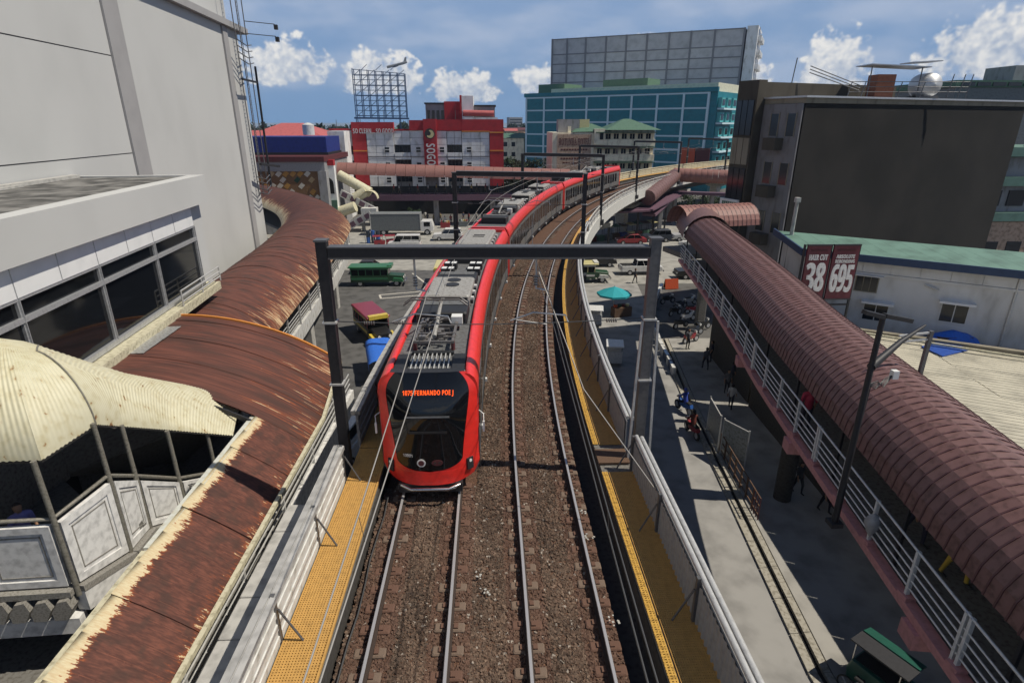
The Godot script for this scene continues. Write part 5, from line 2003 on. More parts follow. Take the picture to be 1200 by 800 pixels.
func far_bridge() -> void:
	var t := thing("far_footbridge", "long footbridge with a pink tube roof and purple deck before the red hotel", "footbridge", Vector3(-8, 0, -105))
	var st := nb()
	var n := 24
	for i in n:
		var xa := lerpf(-26.0, 14.0, i / float(n))
		var xb := lerpf(-26.0, 14.0, (i + 0.97) / n)
		var r := []
		for x in [xa, xb]:
			var o := []
			var yy := lerpf(8.85, 7.6, (x + 26.0) / 40.0)
			for k in 13:
				var g := k / 12.0 * PI
				o.append(Vector3(x, yy + 1.85 * sin(g), -105.0 + cos(g) * 1.7))
			r.append(o)
		st = nb()
		loft(st, r, 0, false, true)
		wpart(st, "roof_sheet", "tube_far", t)
	st = nb()
	zb(st, -24, 14, 4.4, 5.35, -106.9, -103.2)
	wpart(st, "deck", "purple", t)
	for i in 20:
		var x := -23.0 + i * 1.95
		st = nb()
		bar(st, Vector3(x, 5.3, -103.3), Vector3(x, 8.4 if i % 2 == 0 else 6.4, -103.3), 0.09, 0.09)
		wpart(st, "post", "dark_steel", t)
	for y in [5.7, 6.05, 6.4]:
		st = nb()
		bar(st, Vector3(-24, y, -103.3), Vector3(14, y, -103.3), 0.05, 0.05)
		wpart(st, "rail_pipe", "dark_steel", t)
	st = nb()
	zb(st, -24, 14, 5.4, 6.5, -106.9, -106.75)
	wpart(st, "back_rail", "dark_steel", t)
	for x in [-21.0, -9.5, 0.5, 11.0]:
		st = nb()
		cbox(st, Vector3(x, 2.2, -105), Vector3(0.9, 4.4, 0.9), 0.08)
		wpart(st, "column", "grey_wall", t)
	# cream stair tubes at its left end
	var c := thing("stair_tower", "zigzag stair with cream tube roofs at the far footbridge's left end", "stairway", Vector3(-22, 0, -101))
	for q in [[Vector3(-25.2, 8.9, -101.5), Vector3(-20.0, 6.1, -100.5)], [Vector3(-20.6, 6.4, -100.2), Vector3(-22.6, 5.2, -100.0)], [Vector3(-25.6, 3.0, -98.5), Vector3(-22.2, 4.1, -98.2)]]:
		st = nb()
		tube(st, [q[0], q[1]], 0.85, 12)
		wpart(st, "tube_roof", "cream_sheet", c)
	st = nb()
	var rr := []
	for i in 2:
		var o := []
		for k in 13:
			var g := k / 12.0 * PI
			o.append(Vector3(-20.0 + cos(g) * 1.35, 5.2 + 1.35 * sin(g), -100.6 + i * 1.6))
		rr.append(o)
	loft(st, rr, 0, false, true)
	wpart(st, "arch_hood", "cream_sheet", c)
	for q in [[Vector3(-24.8, 6.2, -99.6), Vector3(-19.2, 3.3, -99.0)], [Vector3(-24.6, 0.4, -97.6), Vector3(-19.6, 3.0, -97.4)]]:
		st = nb()
		bar(st, q[0], q[1], 0.2, 1.2)
		var pn := wpart(st, "side_panel", "parapet_white", c)
		for k in 4:
			st = nb()
			var d: Vector3 = q[1] - q[0]
			bar(st, q[0] + d * (k * 0.25 + 0.05) + Vector3(0, 0, 0.12), q[0] + d * (k * 0.25 + 0.2) + Vector3(0, 0, 0.12), 0.04, 0.8)
			part(st, "inset", "purple", pn)
	st = nb()
	zb(st, -21.2, -18.7, 2.4, 3.9, -99.3, -97.4)
	wpart(st, "landing_panel", "parapet_white", c)
	st = nb()
	zb(st, -21.4, -20.9, 0, 2.4, -98.6, -98.1)
	zb(st, -19.0, -18.6, 0, 2.4, -98.6, -98.1)
	wpart(st, "column", "grey_wall", c)
	# arched entrance piece with red crest
	var g := thing("bridge_entrance", "white arched entrance piece with a red crest beside the mural wall", "entrance", Vector3(-26.5, 0, -98))
	zp(g, "wall", "hotel_white", -28.0, -25.0, 4.0, 10.6, -99, -98)
	zp(g, "red_crest", "hotel_red", -28.0, -25.0, 10.62, 11.5, -99, -97.95)
	st = nb()
	var ar := PackedVector2Array([Vector2(-1.0, 0), Vector2(1.0, 0)])
	for k in 9:
		ar.append(Vector2(cos(k * PI / 8.0), 1.6 + sin(k * PI / 8.0)))
	prism(st, ar, 0, 0.08, Transform3D(Basis(), Vector3(-26.3, 6.2, -98.0)))
	wpart(st, "arch_opening", "dark_interior", g)
	zp(g, "lower_panel", "inn_green", -28.0, -25.0, 3.0, 5.2, -98, -97.7)
	# tube and purple canopy on the right of the viaduct
	var r := thing("far_footbridge", "pink tube footbridge right of the curving viaduct", "footbridge", Vector3(36, 0, -103))
	for q in [[Vector3(23.4, 6.6, -87.2), Vector3(32.2, 8.4, -103.6)], [Vector3(32.2, 8.5, -104.4), Vector3(44.5, 8.3, -99.6)]]:
		var m := 14
		for i in m:
			st = nb()
			var a: Vector3 = q[0].lerp(q[1], i / float(m))
			var b: Vector3 = q[0].lerp(q[1], (i + 0.96) / m)
			tube(st, [a, b], 1.15, 12)
			wpart(st, "roof_ring", "tube_far" if q[0].x > 30 else "tube_roof", r)
	st = nb()
	bar(st, Vector3(24, 4.0, -88), Vector3(33, 5.4, -105), 2.0, 0.4)
	bar(st, Vector3(32, 5.4, -105.5), Vector3(45, 5.4, -100.5), 2.2, 0.4)
	wpart(st, "deck", "purple", r)
	for p in [Vector3(27.5, 2.2, -94), Vector3(33, 2.6, -104.5), Vector3(39, 2.6, -102.8)]:
		st = nb()
		cbox(st, p, Vector3(0.6, p.y * 2.0, 0.6), 0.05)
		wpart(st, "column", "grey_wall", r)
	var pc := thing("purple_canopy", "flat purple canopy over stalls beside the curving viaduct", "canopy", Vector3(24, 0, -90))
	for q in [[Vector3(16.5, 4.9, -85.2), Vector3(23.2, 5.0, -86.4), 2.6], [Vector3(22.6, 5.05, -86.2), Vector3(33.4, 5.2, -105.5), 3.0], [Vector3(33.4, 5.25, -105.5), Vector3(46, 5.3, -102.5), 2.4]]:
		st = nb()
		bar(st, q[0], q[1], q[2], 0.25)
		wpart(st, "roof_slab", "purple", pc)
	for p in [Vector3(17.4, 0, -85), Vector3(22.0, 0, -86.5), Vector3(26.0, 0, -92.5), Vector3(30, 0, -99.5), Vector3(38, 0, -104.5), Vector3(43.5, 0, -103)]:
		st = nb()
		bar(st, p, p + Vector3(0, 4.95, 0), 0.25, 0.25)
		wpart(st, "post", "dark_steel", pc)
	var cols := ["maroon", "inn_green", "canvas_grey", "wood", "shed_blue", "paint_cream"]
	for k in 9:
		var p := Vector3(15.5 + k * 1.35, 0, -87.8 - k * 0.75)
		var stall := thing("market_stall", ["first", "second", "third", "fourth", "fifth", "sixth", "seventh", "eighth", "last"][k] + " dark market stall under the purple canopy, counted from the viaduct", "stall", p, 0.4, "stalls under the purple canopy")
		st = nb()
		box(st, Vector3(0, 0.45, 0), Vector3(1.15, 0.9, 0.8))
		part(st, "counter", cols[k % 6], stall)
		st = nb()
		box(st, Vector3(0, 2.1, -0.1), Vector3(1.25, 0.06, 1.3), Basis(Vector3(1, 0, 0), 0.18))
		part(st, "awning", cols[(k * 2 + 1) % 6], stall)
		st = nb()
		for x in [-0.55, 0.55]:
			bar(st, Vector3(x, 0.9, -0.3), Vector3(x, 2.1, -0.3), 0.05, 0.05)
		part(st, "stall_post", "dark_steel", stall)

func mural_building() -> void:
	var t := thing("mural_building", "grey building with a painted diamond mural and maroon eaves", "building", Vector3(-31, 0, -97))
	zp(t, "wall", "grey_wall", -46, -26.0, 0, 11.3, -112, -96)
	zp(t, "eaves_band", "maroon", -46.2, -25.8, 11.32, 12.1, -112.2, -95.6)
	zp(t, "corrugated_band", "parapet_grey", -46.1, -25.9, 9.9, 11.3, -97, -95.85)
	zp(t, "corner_pier", "grey_wall", -27.0, -25.7, 0, 9.88, -97, -95.6)
	zp(t, "mural_ground", "mural_brown", -36.5, -27.05, 4.6, 9.86, -97, -95.95)
	var rng := RandomNumberGenerator.new()
	rng.seed = 23
	var names := ["mural_tan", "mural_green", "mural_cream", "mural_orange", "mural_brown", "mural_tan", "mural_cream"]
	var k := 0
	for i in 9:
		for j in 6:
			var cx := -36.0 + i * 1.12 + (j % 2) * 0.56
			var cy := 4.9 + j * 0.92
			if cx > -27.6 or rng.randf() < 0.12:
				continue
			var st := nb()
			prism(st, PackedVector2Array([Vector2(-0.55, -0.1), Vector2(-0.05, -0.52), Vector2(0.55, 0.1), Vector2(0.05, 0.52)]), 0, 0.02, Transform3D(Basis(), Vector3(cx, cy, -95.945)))
			wpart(st, "mural_diamond", names[rng.randi() % 7], t)
			k += 1
	# blue shed and red hipped roof behind
	var b := thing("blue_shed", "blue-walled shed roof behind the mural building", "building", Vector3(-32, 12, -102))
	zp(b, "wall", "shed_blue", -46, -26.6, 12.2, 14.9, -110, -101)
	zp(b, "gutter", "dark_steel", -46, -26.4, 12.12, 12.5, -110, -100.7)
	var h := thing("red_roof_house", "house with a faded red hipped roof behind the blue shed", "house", Vector3(-34, 0, -118))
	zp(h, "wall", "hotel_white", -43, -30.2, 0, 14.6, -126, -112)
	var st := nb()
	hexa(st, [Vector3(-44, 14.6, -111), Vector3(-29.5, 14.6, -111), Vector3(-29.5, 14.6, -127), Vector3(-44, 14.6, -127), Vector3(-39, 17.0, -118), Vector3(-35.5, 17.0, -118), Vector3(-35.5, 17.0, -120), Vector3(-39, 17.0, -120)])
	wpart(st, "roof", "red_roof", h)
	var tk := thing("water_tank", "round white water tank beside the faded red roof", "water tank", Vector3(-31.8, 15.0, -110))
	st = nb()
	tube(st, [Vector3(0, 0, 0), Vector3(0, 1.7, 0)], 1.0, 14)
	part(st, "shell", "parapet_white", tk)
	st = nb()
	tube(st, [Vector3(0, 1.7, 0), Vector3(0, 2.05, 0)], 1.0, 14, 0.2)
	part(st, "lid", "parapet_white", tk)
	zp(h, "annex", "hotel_white", -29.4, -26.4, 0, 15.6, -120, -113)

func teal_and_grey() -> void:
	# teal block
	var a := Vector3(11.2, 0, -190.4)
	var b := Vector3(54.5, 0, -154.1)
	var dir := (b - a).normalized()
	var L := (b - a).length()
	var t := thing("teal_building", "big teal block with a pale grid of wall panels and a pale flat roof", "building", (a + b) * 0.5)
	var st := nb()
	fbox(st, a, dir, 0, L + 2.2, -30, -0.4, 0, 24.3)
	wpart(st, "core", "teal", t)
	var us := [0.35, 6.9, 14.1, 21.6, 28.6, 35.6, 43.0, 50.2, 56.6]
	var ys := [24.0, 20.5, 17.2, 13.8, 10.4, 7.2, 4.0]
	for i in 8:
		for j in 6:
			st = nb()
			fbox(st, a, dir, us[i] + 0.3, us[i + 1] - 0.3, -0.4, -0.05, ys[j + 1] + 0.22, ys[j] - 0.22)
			wpart(st, "wall_panel", "teal", t)
	for u in us:
		st = nb()
		fbox(st, a, dir, u - 0.28, u + 0.28, -0.4, 0.12, 3.0, 24.2)
		wpart(st, "grid_post", "teal_frame", t)
	for y in ys:
		st = nb()
		fbox(st, a, dir, 0.1, L - 0.1, -0.4, 0.08, y - 0.2, y + 0.2)
		wpart(st, "grid_rail", "teal_frame", t)
	st = nb()
	fbox(st, a, dir, -0.4, L + 2.4, -0.5, 0.2, 24.25, 25.3)
	wpart(st, "parapet", "teal", t)
	st = nb()
	fbox(st, a, dir, 8.0, L + 1.5, -28, -2.0, 24.4, 26.4)
	wpart(st, "flat_roof", "pale_roof", t)
	st = nb()
	fbox(st, a, dir, 0.5, 10.0, -16, -6, 25.3, 28.0)
	wpart(st, "roof_house", "inn_green", t)
	st = nb()
	fbox(st, a, dir, 22.0, 36.0, -16, -8, 25.3, 28.6)
	wpart(st, "roof_house", "inn_green", t)
	# narrow end with balconies
	for j in 6:
		for k in 3:
			st = nb()
			fbox(st, a, dir, L + 2.25, L + 3.2 + k * 0.2, -3.5 - k * 3.6, -1.0 - k * 3.6, 3.6 + j * 3.4, 5.9 + j * 3.4)
			var bay := wpart(st, "window_bay", "teal_light", t)
			st = nb()
			fbox(st, a, dir, L + 3.2 + k * 0.2, L + 3.3 + k * 0.2, -3.1 - k * 3.6, -1.4 - k * 3.6, 4.1 + j * 3.4, 5.5 + j * 3.4)
			part(st, "window", "window_dark", bay)
		st = nb()
		fbox(st, a, dir, L + 2.25, L + 4.0, -12.2, -0.8, 3.1 + j * 3.4, 3.5 + j * 3.4)
		wpart(st, "balcony_slab", "teal_frame", t)
	# red advertisement at its foot
	var ad := thing("advert_panel", "red advertising panel at the foot of the teal block", "billboard", a + dir * 52.0)
	st = nb()
	fbox(st, a, dir, 51.0, 54.8, 0.3, 0.5, 6.4, 11.0)
	wpart(st, "panel", "orange_board", ad)
	st = nb()
	fbox(st, a, dir, 55.0, 58.6, 0.3, 0.5, 6.4, 11.0)
	wpart(st, "panel", "maroon", ad)

	# grey slab block behind
	a = Vector3(21.9, 0, -221.2)
	b = Vector3(77.4, 0, -192.9)
	dir = (b - a).normalized()
	L = (b - a).length()
	var g := thing("grey_slab_block", "very large grey panelled slab block towering behind the teal one", "building", (a + b) * 0.5)
	st = nb()
	fbox(st, a, dir, 0, L, -18, -0.4, 0, 43.6)
	wpart(st, "core", "grey_frame", g)
	us = [0.2, 5.6, 12.2, 19.2, 26.0, 32.7, 39.7, 46.4, 53.5, 62.0]
	ys = [43.6, 38.9, 35.9, 33.0, 30.1, 27.0, 23.5]
	for i in 9:
		for j in 6:
			st = nb()
			fbox(st, a, dir, us[i] + 0.28, us[i + 1] - 0.28, -0.4, 0.0, ys[j + 1] + 0.16, ys[j] - 0.16)
			wpart(st, "wall_panel", "grey_panel" if (i * 7 + j * 3) % 4 else "grey_panel_b", g)
	for u in us:
		st = nb()
		fbox(st, a, dir, u - 0.27, u + 0.27, -0.4, 0.25, 3.0, 43.8)
		wpart(st, "grid_post", "grey_frame", g)
	for y in ys:
		st = nb()
		fbox(st, a, dir, 0.0, L, -0.4, 0.14, y - 0.15, y + 0.15)
		wpart(st, "grid_rail", "grey_frame", g)
	st = nb()
	fbox(st, a, dir, L + 0.35, L + 3.5, -17, -0.2, 0, 44.2)
	wpart(st, "stair_end", "hotel_white", g)
	st = nb()
	fbox(st, a, dir, L + 3.5, L + 3.6, -7.5, -5.0, 0, 44.3)
	wpart(st, "shaft", "grey_frame", g)
	for j in 10:
		for k in [-3.6, -9.0, -13.5]:
			st = nb()
			fbox(st, a, dir, L + 3.5, L + 4.6, k - 1.6, k + 1.2, 5.2 + j * 3.9, 6.6 + j * 3.9)
			var bl := wpart(st, "balcony", "hotel_white", g)
			st = nb()
			fbox(st, a, dir, L + 3.5, L + 3.58, k - 1.4, k + 1.0, 6.7 + j * 3.9, 8.4 + j * 3.9)
			part(st, "window", "window_dark", bl)

func inn() -> void:
	var Z := -122.0
	var t := thing("old_hotel", "cream four-storey hotel with green roofs and a painted name wall", "building", Vector3(23, 0, Z))
	zp(t, "sign_block", "inn_wall", 12.6, 21.0, 0, 15.2, Z - 12, Z)
	var sw := zp(t, "name_wall", "inn_sign", 13.6, 20.4, 6.5, 14.9, Z - 0.5, Z + 0.15)
	letters("ROTUNDA HOTEL", "lettering", "letter_brown", sw, Transform3D(Basis(), Vector3(17.0, 13.45, Z + 0.17)), 1.35, 6.1, 0.03, "Droid Serif")
	for k in 4:
		var st := nb()
		var y := 12.0 - k * 0.85
		var x := 14.3 + (k % 2) * 0.5
		while x < 19.6 - (k % 2) * 0.4:
			zb(st, x, x + 0.42, y - 0.16, y + 0.16, Z + 0.15, Z + 0.17)
			x += 0.55
		part(st, "faded_print", "letter_brown", sw)
	zp(t, "roof_tank_wall", "grey_wall", 13.9, 18.2, 15.25, 17.7, Z - 5, Z - 2)
	zp(t, "roof_tank_wall", "paint_cream", 18.25, 20.2, 15.25, 17.7, Z - 5, Z - 2)
	zp(t, "chimney", "inn_wall", 15.8, 16.4, 14.95, 16.4, Z - 1.5, Z - 0.9)
	var st := nb()
	hexa(st, [Vector3(16.5, 15.3, Z + 0.2), Vector3(24.5, 15.5, Z + 0.2), Vector3(24.5, 15.5, Z - 10), Vector3(16.5, 15.3, Z - 10), Vector3(18.0, 16.4, Z - 4), Vector3(21.0, 16.9, Z - 4), Vector3(21.0, 16.9, Z - 6), Vector3(18.0, 16.4, Z - 6)])
	wpart(st, "roof", "inn_green", t)
	st = nb()
	hexa(st, [Vector3(23.0, 15.7, Z + 0.8), Vector3(34.2, 15.7, Z + 0.8), Vector3(34.2, 15.7, Z - 10), Vector3(23.0, 15.7, Z - 10), Vector3(27.6, 17.8, Z - 4), Vector3(28.8, 17.8, Z - 4), Vector3(28.8, 17.8, Z - 5), Vector3(27.6, 17.8, Z - 5)])
	wpart(st, "roof", "inn_green", t)
	# wing, storey by storey
	zp(t, "wing_core", "inn_wall", 21.02, 33.2, 0, 15.6, Z - 10, Z - 0.4)
	for j in 4:
		var y := 5.0 + j * 2.85
		zp(t, "storey_band", "inn_wall", 21.0, 33.3, y - 0.9, y + 0.35, Z - 0.4, Z + 0.25)
		zp(t, "awning_strip", "inn_green", 21.2, 33.4, y + 1.62, y + 1.78, Z - 0.4, Z + 0.7)
		for k in 7:
			var x := 21.7 + k * 1.62
			var w := zp(t, "window", "window_dark", x, x + 1.0, y + 0.45, y + 1.45, Z - 0.45, Z - 0.3)
			st = nb()
			zb(st, x - 0.06, x, y + 0.4, y + 1.5, Z - 0.4, Z - 0.2)
			zb(st, x + 1.0, x + 1.06, y + 0.4, y + 1.5, Z - 0.4, Z - 0.2)
			zb(st, x + 0.47, x + 0.53, y + 0.45, y + 1.45, Z - 0.4, Z - 0.24)
			part(st, "frame", "inn_wall", w)
	zp(t, "corner_tower", "inn_wall", 20.9, 23.0, 13.0, 15.9, Z - 2, Z + 0.5)
	zp(t, "window", "window_dark", 22.0, 22.7, 13.9, 15.3, Z + 0.5, Z + 0.55)

# ------------------------------------------------------------------ trees, distant town
func leaf_mesh(seed_: int, clumps: Array, per: int, size: float) -> ArrayMesh:
	var st := nb()
	var rng := RandomNumberGenerator.new()
	rng.seed = seed_
	for c in clumps:
		for i in per:
			var d := Vector3(rng.randfn(), rng.randfn(), rng.randfn()).normalized() * pow(rng.randf(), 0.45) * float(c[1])
			d.y *= 0.8
			var p: Vector3 = c[0] + d
			var b := Basis.from_euler(Vector3(rng.randf() * 6.3, rng.randf() * 6.3, rng.randf() * 6.3))
			var s := size * rng.randf_range(0.6, 1.3)
			quad(st, p + b * Vector3(-s, 0, 0), p + b * Vector3(0, s * 0.2, s * 0.55), p + b * Vector3(s, 0, 0), p + b * Vector3(0, s * 0.2, -s * 0.55))
	st.generate_normals()
	return st.commit()

func tree(called: String, label: String, at: Vector3, h: float, r: float, seed_: int, m: String, group: String, per := 130, leaf := 0.28) -> Node3D:
	var t := thing(called, label, "tree", at, 0, group)
	var rng := RandomNumberGenerator.new()
	rng.seed = seed_
	var st := nb()
	tube(st, [Vector3.ZERO, Vector3(0.1, h * 0.3, 0.05), Vector3(0.0, h * 0.62, 0)], h * 0.035, 7, h * 0.016)
	part(st, "trunk", "bark", t)
	var cl := []
	for k in 14:
		var a := k * 2.4 + rng.randf() * 0.6
		var rad := r * sqrt(rng.randf()) * 0.85
		var y := h * rng.randf_range(0.45, 0.92)
		var c := Vector3(cos(a) * rad, y, sin(a) * rad)
		cl.append([c, r * rng.randf_range(0.26, 0.46)])
		if k < 7:
			st = nb()
			tube(st, [Vector3(0, h * 0.4, 0), c * 0.55 + Vector3(0, h * 0.2, 0), c], h * 0.012, 5, h * 0.004)
			part(st, "limb", "bark", t)
	inst(leaf_mesh(seed_, cl, per, leaf), "crown", m, t)
	return t

func build_background() -> void:
	# trees between the red hotel and the teal block, and behind
	for q in [[6.5, -128, 9.5, 3.6, "leaf0", "bushy dark green tree just right of the red hotel"], [10.0, -131, 8.0, 3.2, "leaf2", "dark tree standing between the red hotel and the old cream hotel"], [5.0, -140, 11.0, 3.5, "leaf1", "pale green tree behind the red hotel's right corner"], [12.0, -140, 9.5, 3.4, "leaf2", "dense tree at the left foot of the teal block"]]:
		tree("street_tree", q[5], Vector3(q[0], 0, q[1]), q[2], q[3], int(q[0] * 7.0) + 60, q[4], "trees beside the red hotel")
	for q in [[-17.4, -101.0, 2.6, 1.1, "small leafy shrub under the far footbridge beside the stair"], [-13.2, -101.5, 3.6, 1.2, "taller potted tree under the far footbridge"], [37.0, -110, 4.5, 2.2, "green shrubbery behind the right-hand pink tube footbridge"], [41.5, -111, 4.2, 2.2, "bushy plants at the end of the right-hand pink tube footbridge"]]:
		tree("shrub", q[4], Vector3(q[0], 0, q[1]), q[2], q[3], int(absf(q[0]) * 5.0), "leaf1", "plants under the footbridges", 60, 0.16)
	# dark tree line along the horizon
	var rng := RandomNumberGenerator.new()
	rng.seed = 31
	var lm := leaf_mesh(900, [[Vector3(0, 2.2, 0), 2.6], [Vector3(2.2, 1.6, 0.4), 2.0], [Vector3(-2.1, 1.5, -0.3), 2.0], [Vector3(0.6, 3.8, 0), 1.7]], 70, 0.55)
	var mm := MultiMesh.new()
	mm.transform_format = MultiMesh.TRANSFORM_3D
	mm.mesh = lm
	var w := []
	for i in 900:
		var z := -rng.randf_range(190.0, 620.0)
		var x := rng.randf_range(-0.62, 0.75) * -z
		if x > -20 and x < 100 and z > -260:
			continue
		var s := rng.randf_range(1.4, 2.5)
		w.append(Transform3D(Basis(Vector3.UP, rng.randf() * 6.3).scaled(Vector3(s, s * rng.randf_range(0.9, 1.3), s)), Vector3(x, 0 if i % 3 else 2.0, z)))
	mm.instance_count = w.size()
	for i in w.size():
		mm.set_instance_transform(i, w[i])
	var o := MultiMeshInstance3D.new()
	o.name = "distant_trees"
	o.multimesh = mm
	o.material_override = M.leaf2
	o.set_meta("kind", "stuff")
	o.set_meta("label", "distant belt of dark trees along the horizon")
	o.set_meta("category", "trees")
	add_child(o)
	# low houses of the town behind
	var cols := ["hotel_white", "grey_wall", "tan_wall", "inn_wall", "inn_sign"]
	var roofs := ["aluminium", "red_roof", "maroon", "grey_wall", "inn_green"]
	var n := 0
	while n < 70:
		var z := -rng.randf_range(170.0, 430.0)
		var x := rng.randf_range(-0.5, 0.12) * -z
		if x > 8.0 and z > -235:
			continue
		var wd := rng.randf_range(7, 16)
		var hh := rng.randf_range(6.0, 13.5)
		var dp := rng.randf_range(6, 12)
		var t := thing("town_house", "small low house in the town beyond the red hotel", "house", Vector3(x, 0, z), rng.randf_range(-0.4, 0.4), "low houses of the distant town")
		var st := nb()
		box(st, Vector3(0, hh * 0.5, 0), Vector3(wd, hh, dp))
		part(st, "wall", cols[rng.randi() % 5], t)
		st = nb()
		hexa(st, [Vector3(-wd * 0.54, hh, dp * 0.54), Vector3(wd * 0.54, hh, dp * 0.54), Vector3(wd * 0.54, hh, -dp * 0.54), Vector3(-wd * 0.54, hh, -dp * 0.54),
			Vector3(-wd * 0.5, hh + 1.4, 0.3), Vector3(wd * 0.5, hh + 1.4, 0.3), Vector3(wd * 0.5, hh + 1.4, -0.3), Vector3(-wd * 0.5, hh + 1.4, -0.3)])
		part(st, "roof", roofs[rng.randi() % 5], t)
		for j in int(hh / 3.0):
			for k in int(wd / 2.6):
				st = nb()
				box(st, Vector3(-wd * 0.5 + 1.3 + k * 2.6, 1.7 + j * 3.0, dp * 0.5 + 0.02), Vector3(1.2, 1.3, 0.1))
				part(st, "window", "window_dark", t)
		n += 1
	# far towers on the skyline
	for q in [[118.0, -760.0, 30.0, 34.0], [-8.0, -900, 26, 30], [34, -820, 18, 24], [-330, -800, 22, 26]]:
		var t := thing("distant_tower", "hazy pale tower block far off on the skyline", "building", Vector3(q[0], 0, q[1]), 0.2, "towers on the skyline")
		var st := nb()
		box(st, Vector3(0, q[3] * 0.5, 0), Vector3(q[2], q[3], 14))
		part(st, "wall", "grey_wall", t)
		for j in 6:
			st = nb()
			box(st, Vector3(0, 4.0 + j * q[3] / 7.0, 7.05), Vector3(q[2] * 0.9, 1.4, 0.2))
			part(st, "window_band", "window_dark", t)
	# airliner climbing away
	var pl := thing("airliner", "small airliner climbing in the sky above the billboard frame", "airplane", Vector3(-128, 93, -900), 0.0)
	pl.rotation = Vector3(0, deg_to_rad(-70), deg_to_rad(0))
	var st := nb()
	var up := Basis(Vector3(1, 0, 0), deg_to_rad(14))
	tube(st, [up * Vector3(0, 0, 14), up * Vector3(0, 0, 8), up * Vector3(0, 0, -9), up * Vector3(0, 0.6, -15)], 1.75, 10)
	part(st, "fuselage", "train_grey", pl)
	for sd in [-1.0, 1.0]:
		st = nb()
		hexa(st, [up * Vector3(sd * 1.2, -0.6, 4), up * Vector3(sd * 16, 0.6, -4), up * Vector3(sd * 16, 0.6, -6), up * Vector3(sd * 1.2, -0.6, -2), up * Vector3(sd * 1.2, 0.0, 4), up * Vector3(sd * 16, 0.8, -4), up * Vector3(sd * 16, 0.8, -6), up * Vector3(sd * 1.2, 0.0, -2)])
		part(st, "wing", "train_grey", pl)
		st = nb()
		disc(st, up * Vector3(sd * 5.5, -1.4, 1.5), up * Vector3(0, 0, 1), 1.1, 4.0, 10)
		part(st, "engine", "train_grey", pl)
	st = nb()
	hexa(st, [up * Vector3(-0.2, 1, -10), up * Vector3(0.2, 1, -10), up * Vector3(0.2, 1, -14.5), up * Vector3(-0.2, 1, -14.5), up * Vector3(-0.15, 6.5, -14), up * Vector3(0.15, 6.5, -14), up * Vector3(0.15, 6.5, -16.5), up * Vector3(-0.15, 6.5, -16.5)])
	part(st, "tail_fin", "train_grey", pl)

# ------------------------------------------------------------------ the red train on the left track
func tbox(t: Node3D, called: String, m: String, s: float, off: float, y: float, size: Vector3, r := 0.0) -> MeshInstance3D:
	var st := nb()
	var f := tframe(s, LT + off, y)
	if r > 0.0:
		cbox(st, f.origin, size, r, f.basis)
	else:
		box(st, f.origin, size, f.basis)
	return wpart(st, called, m, t)

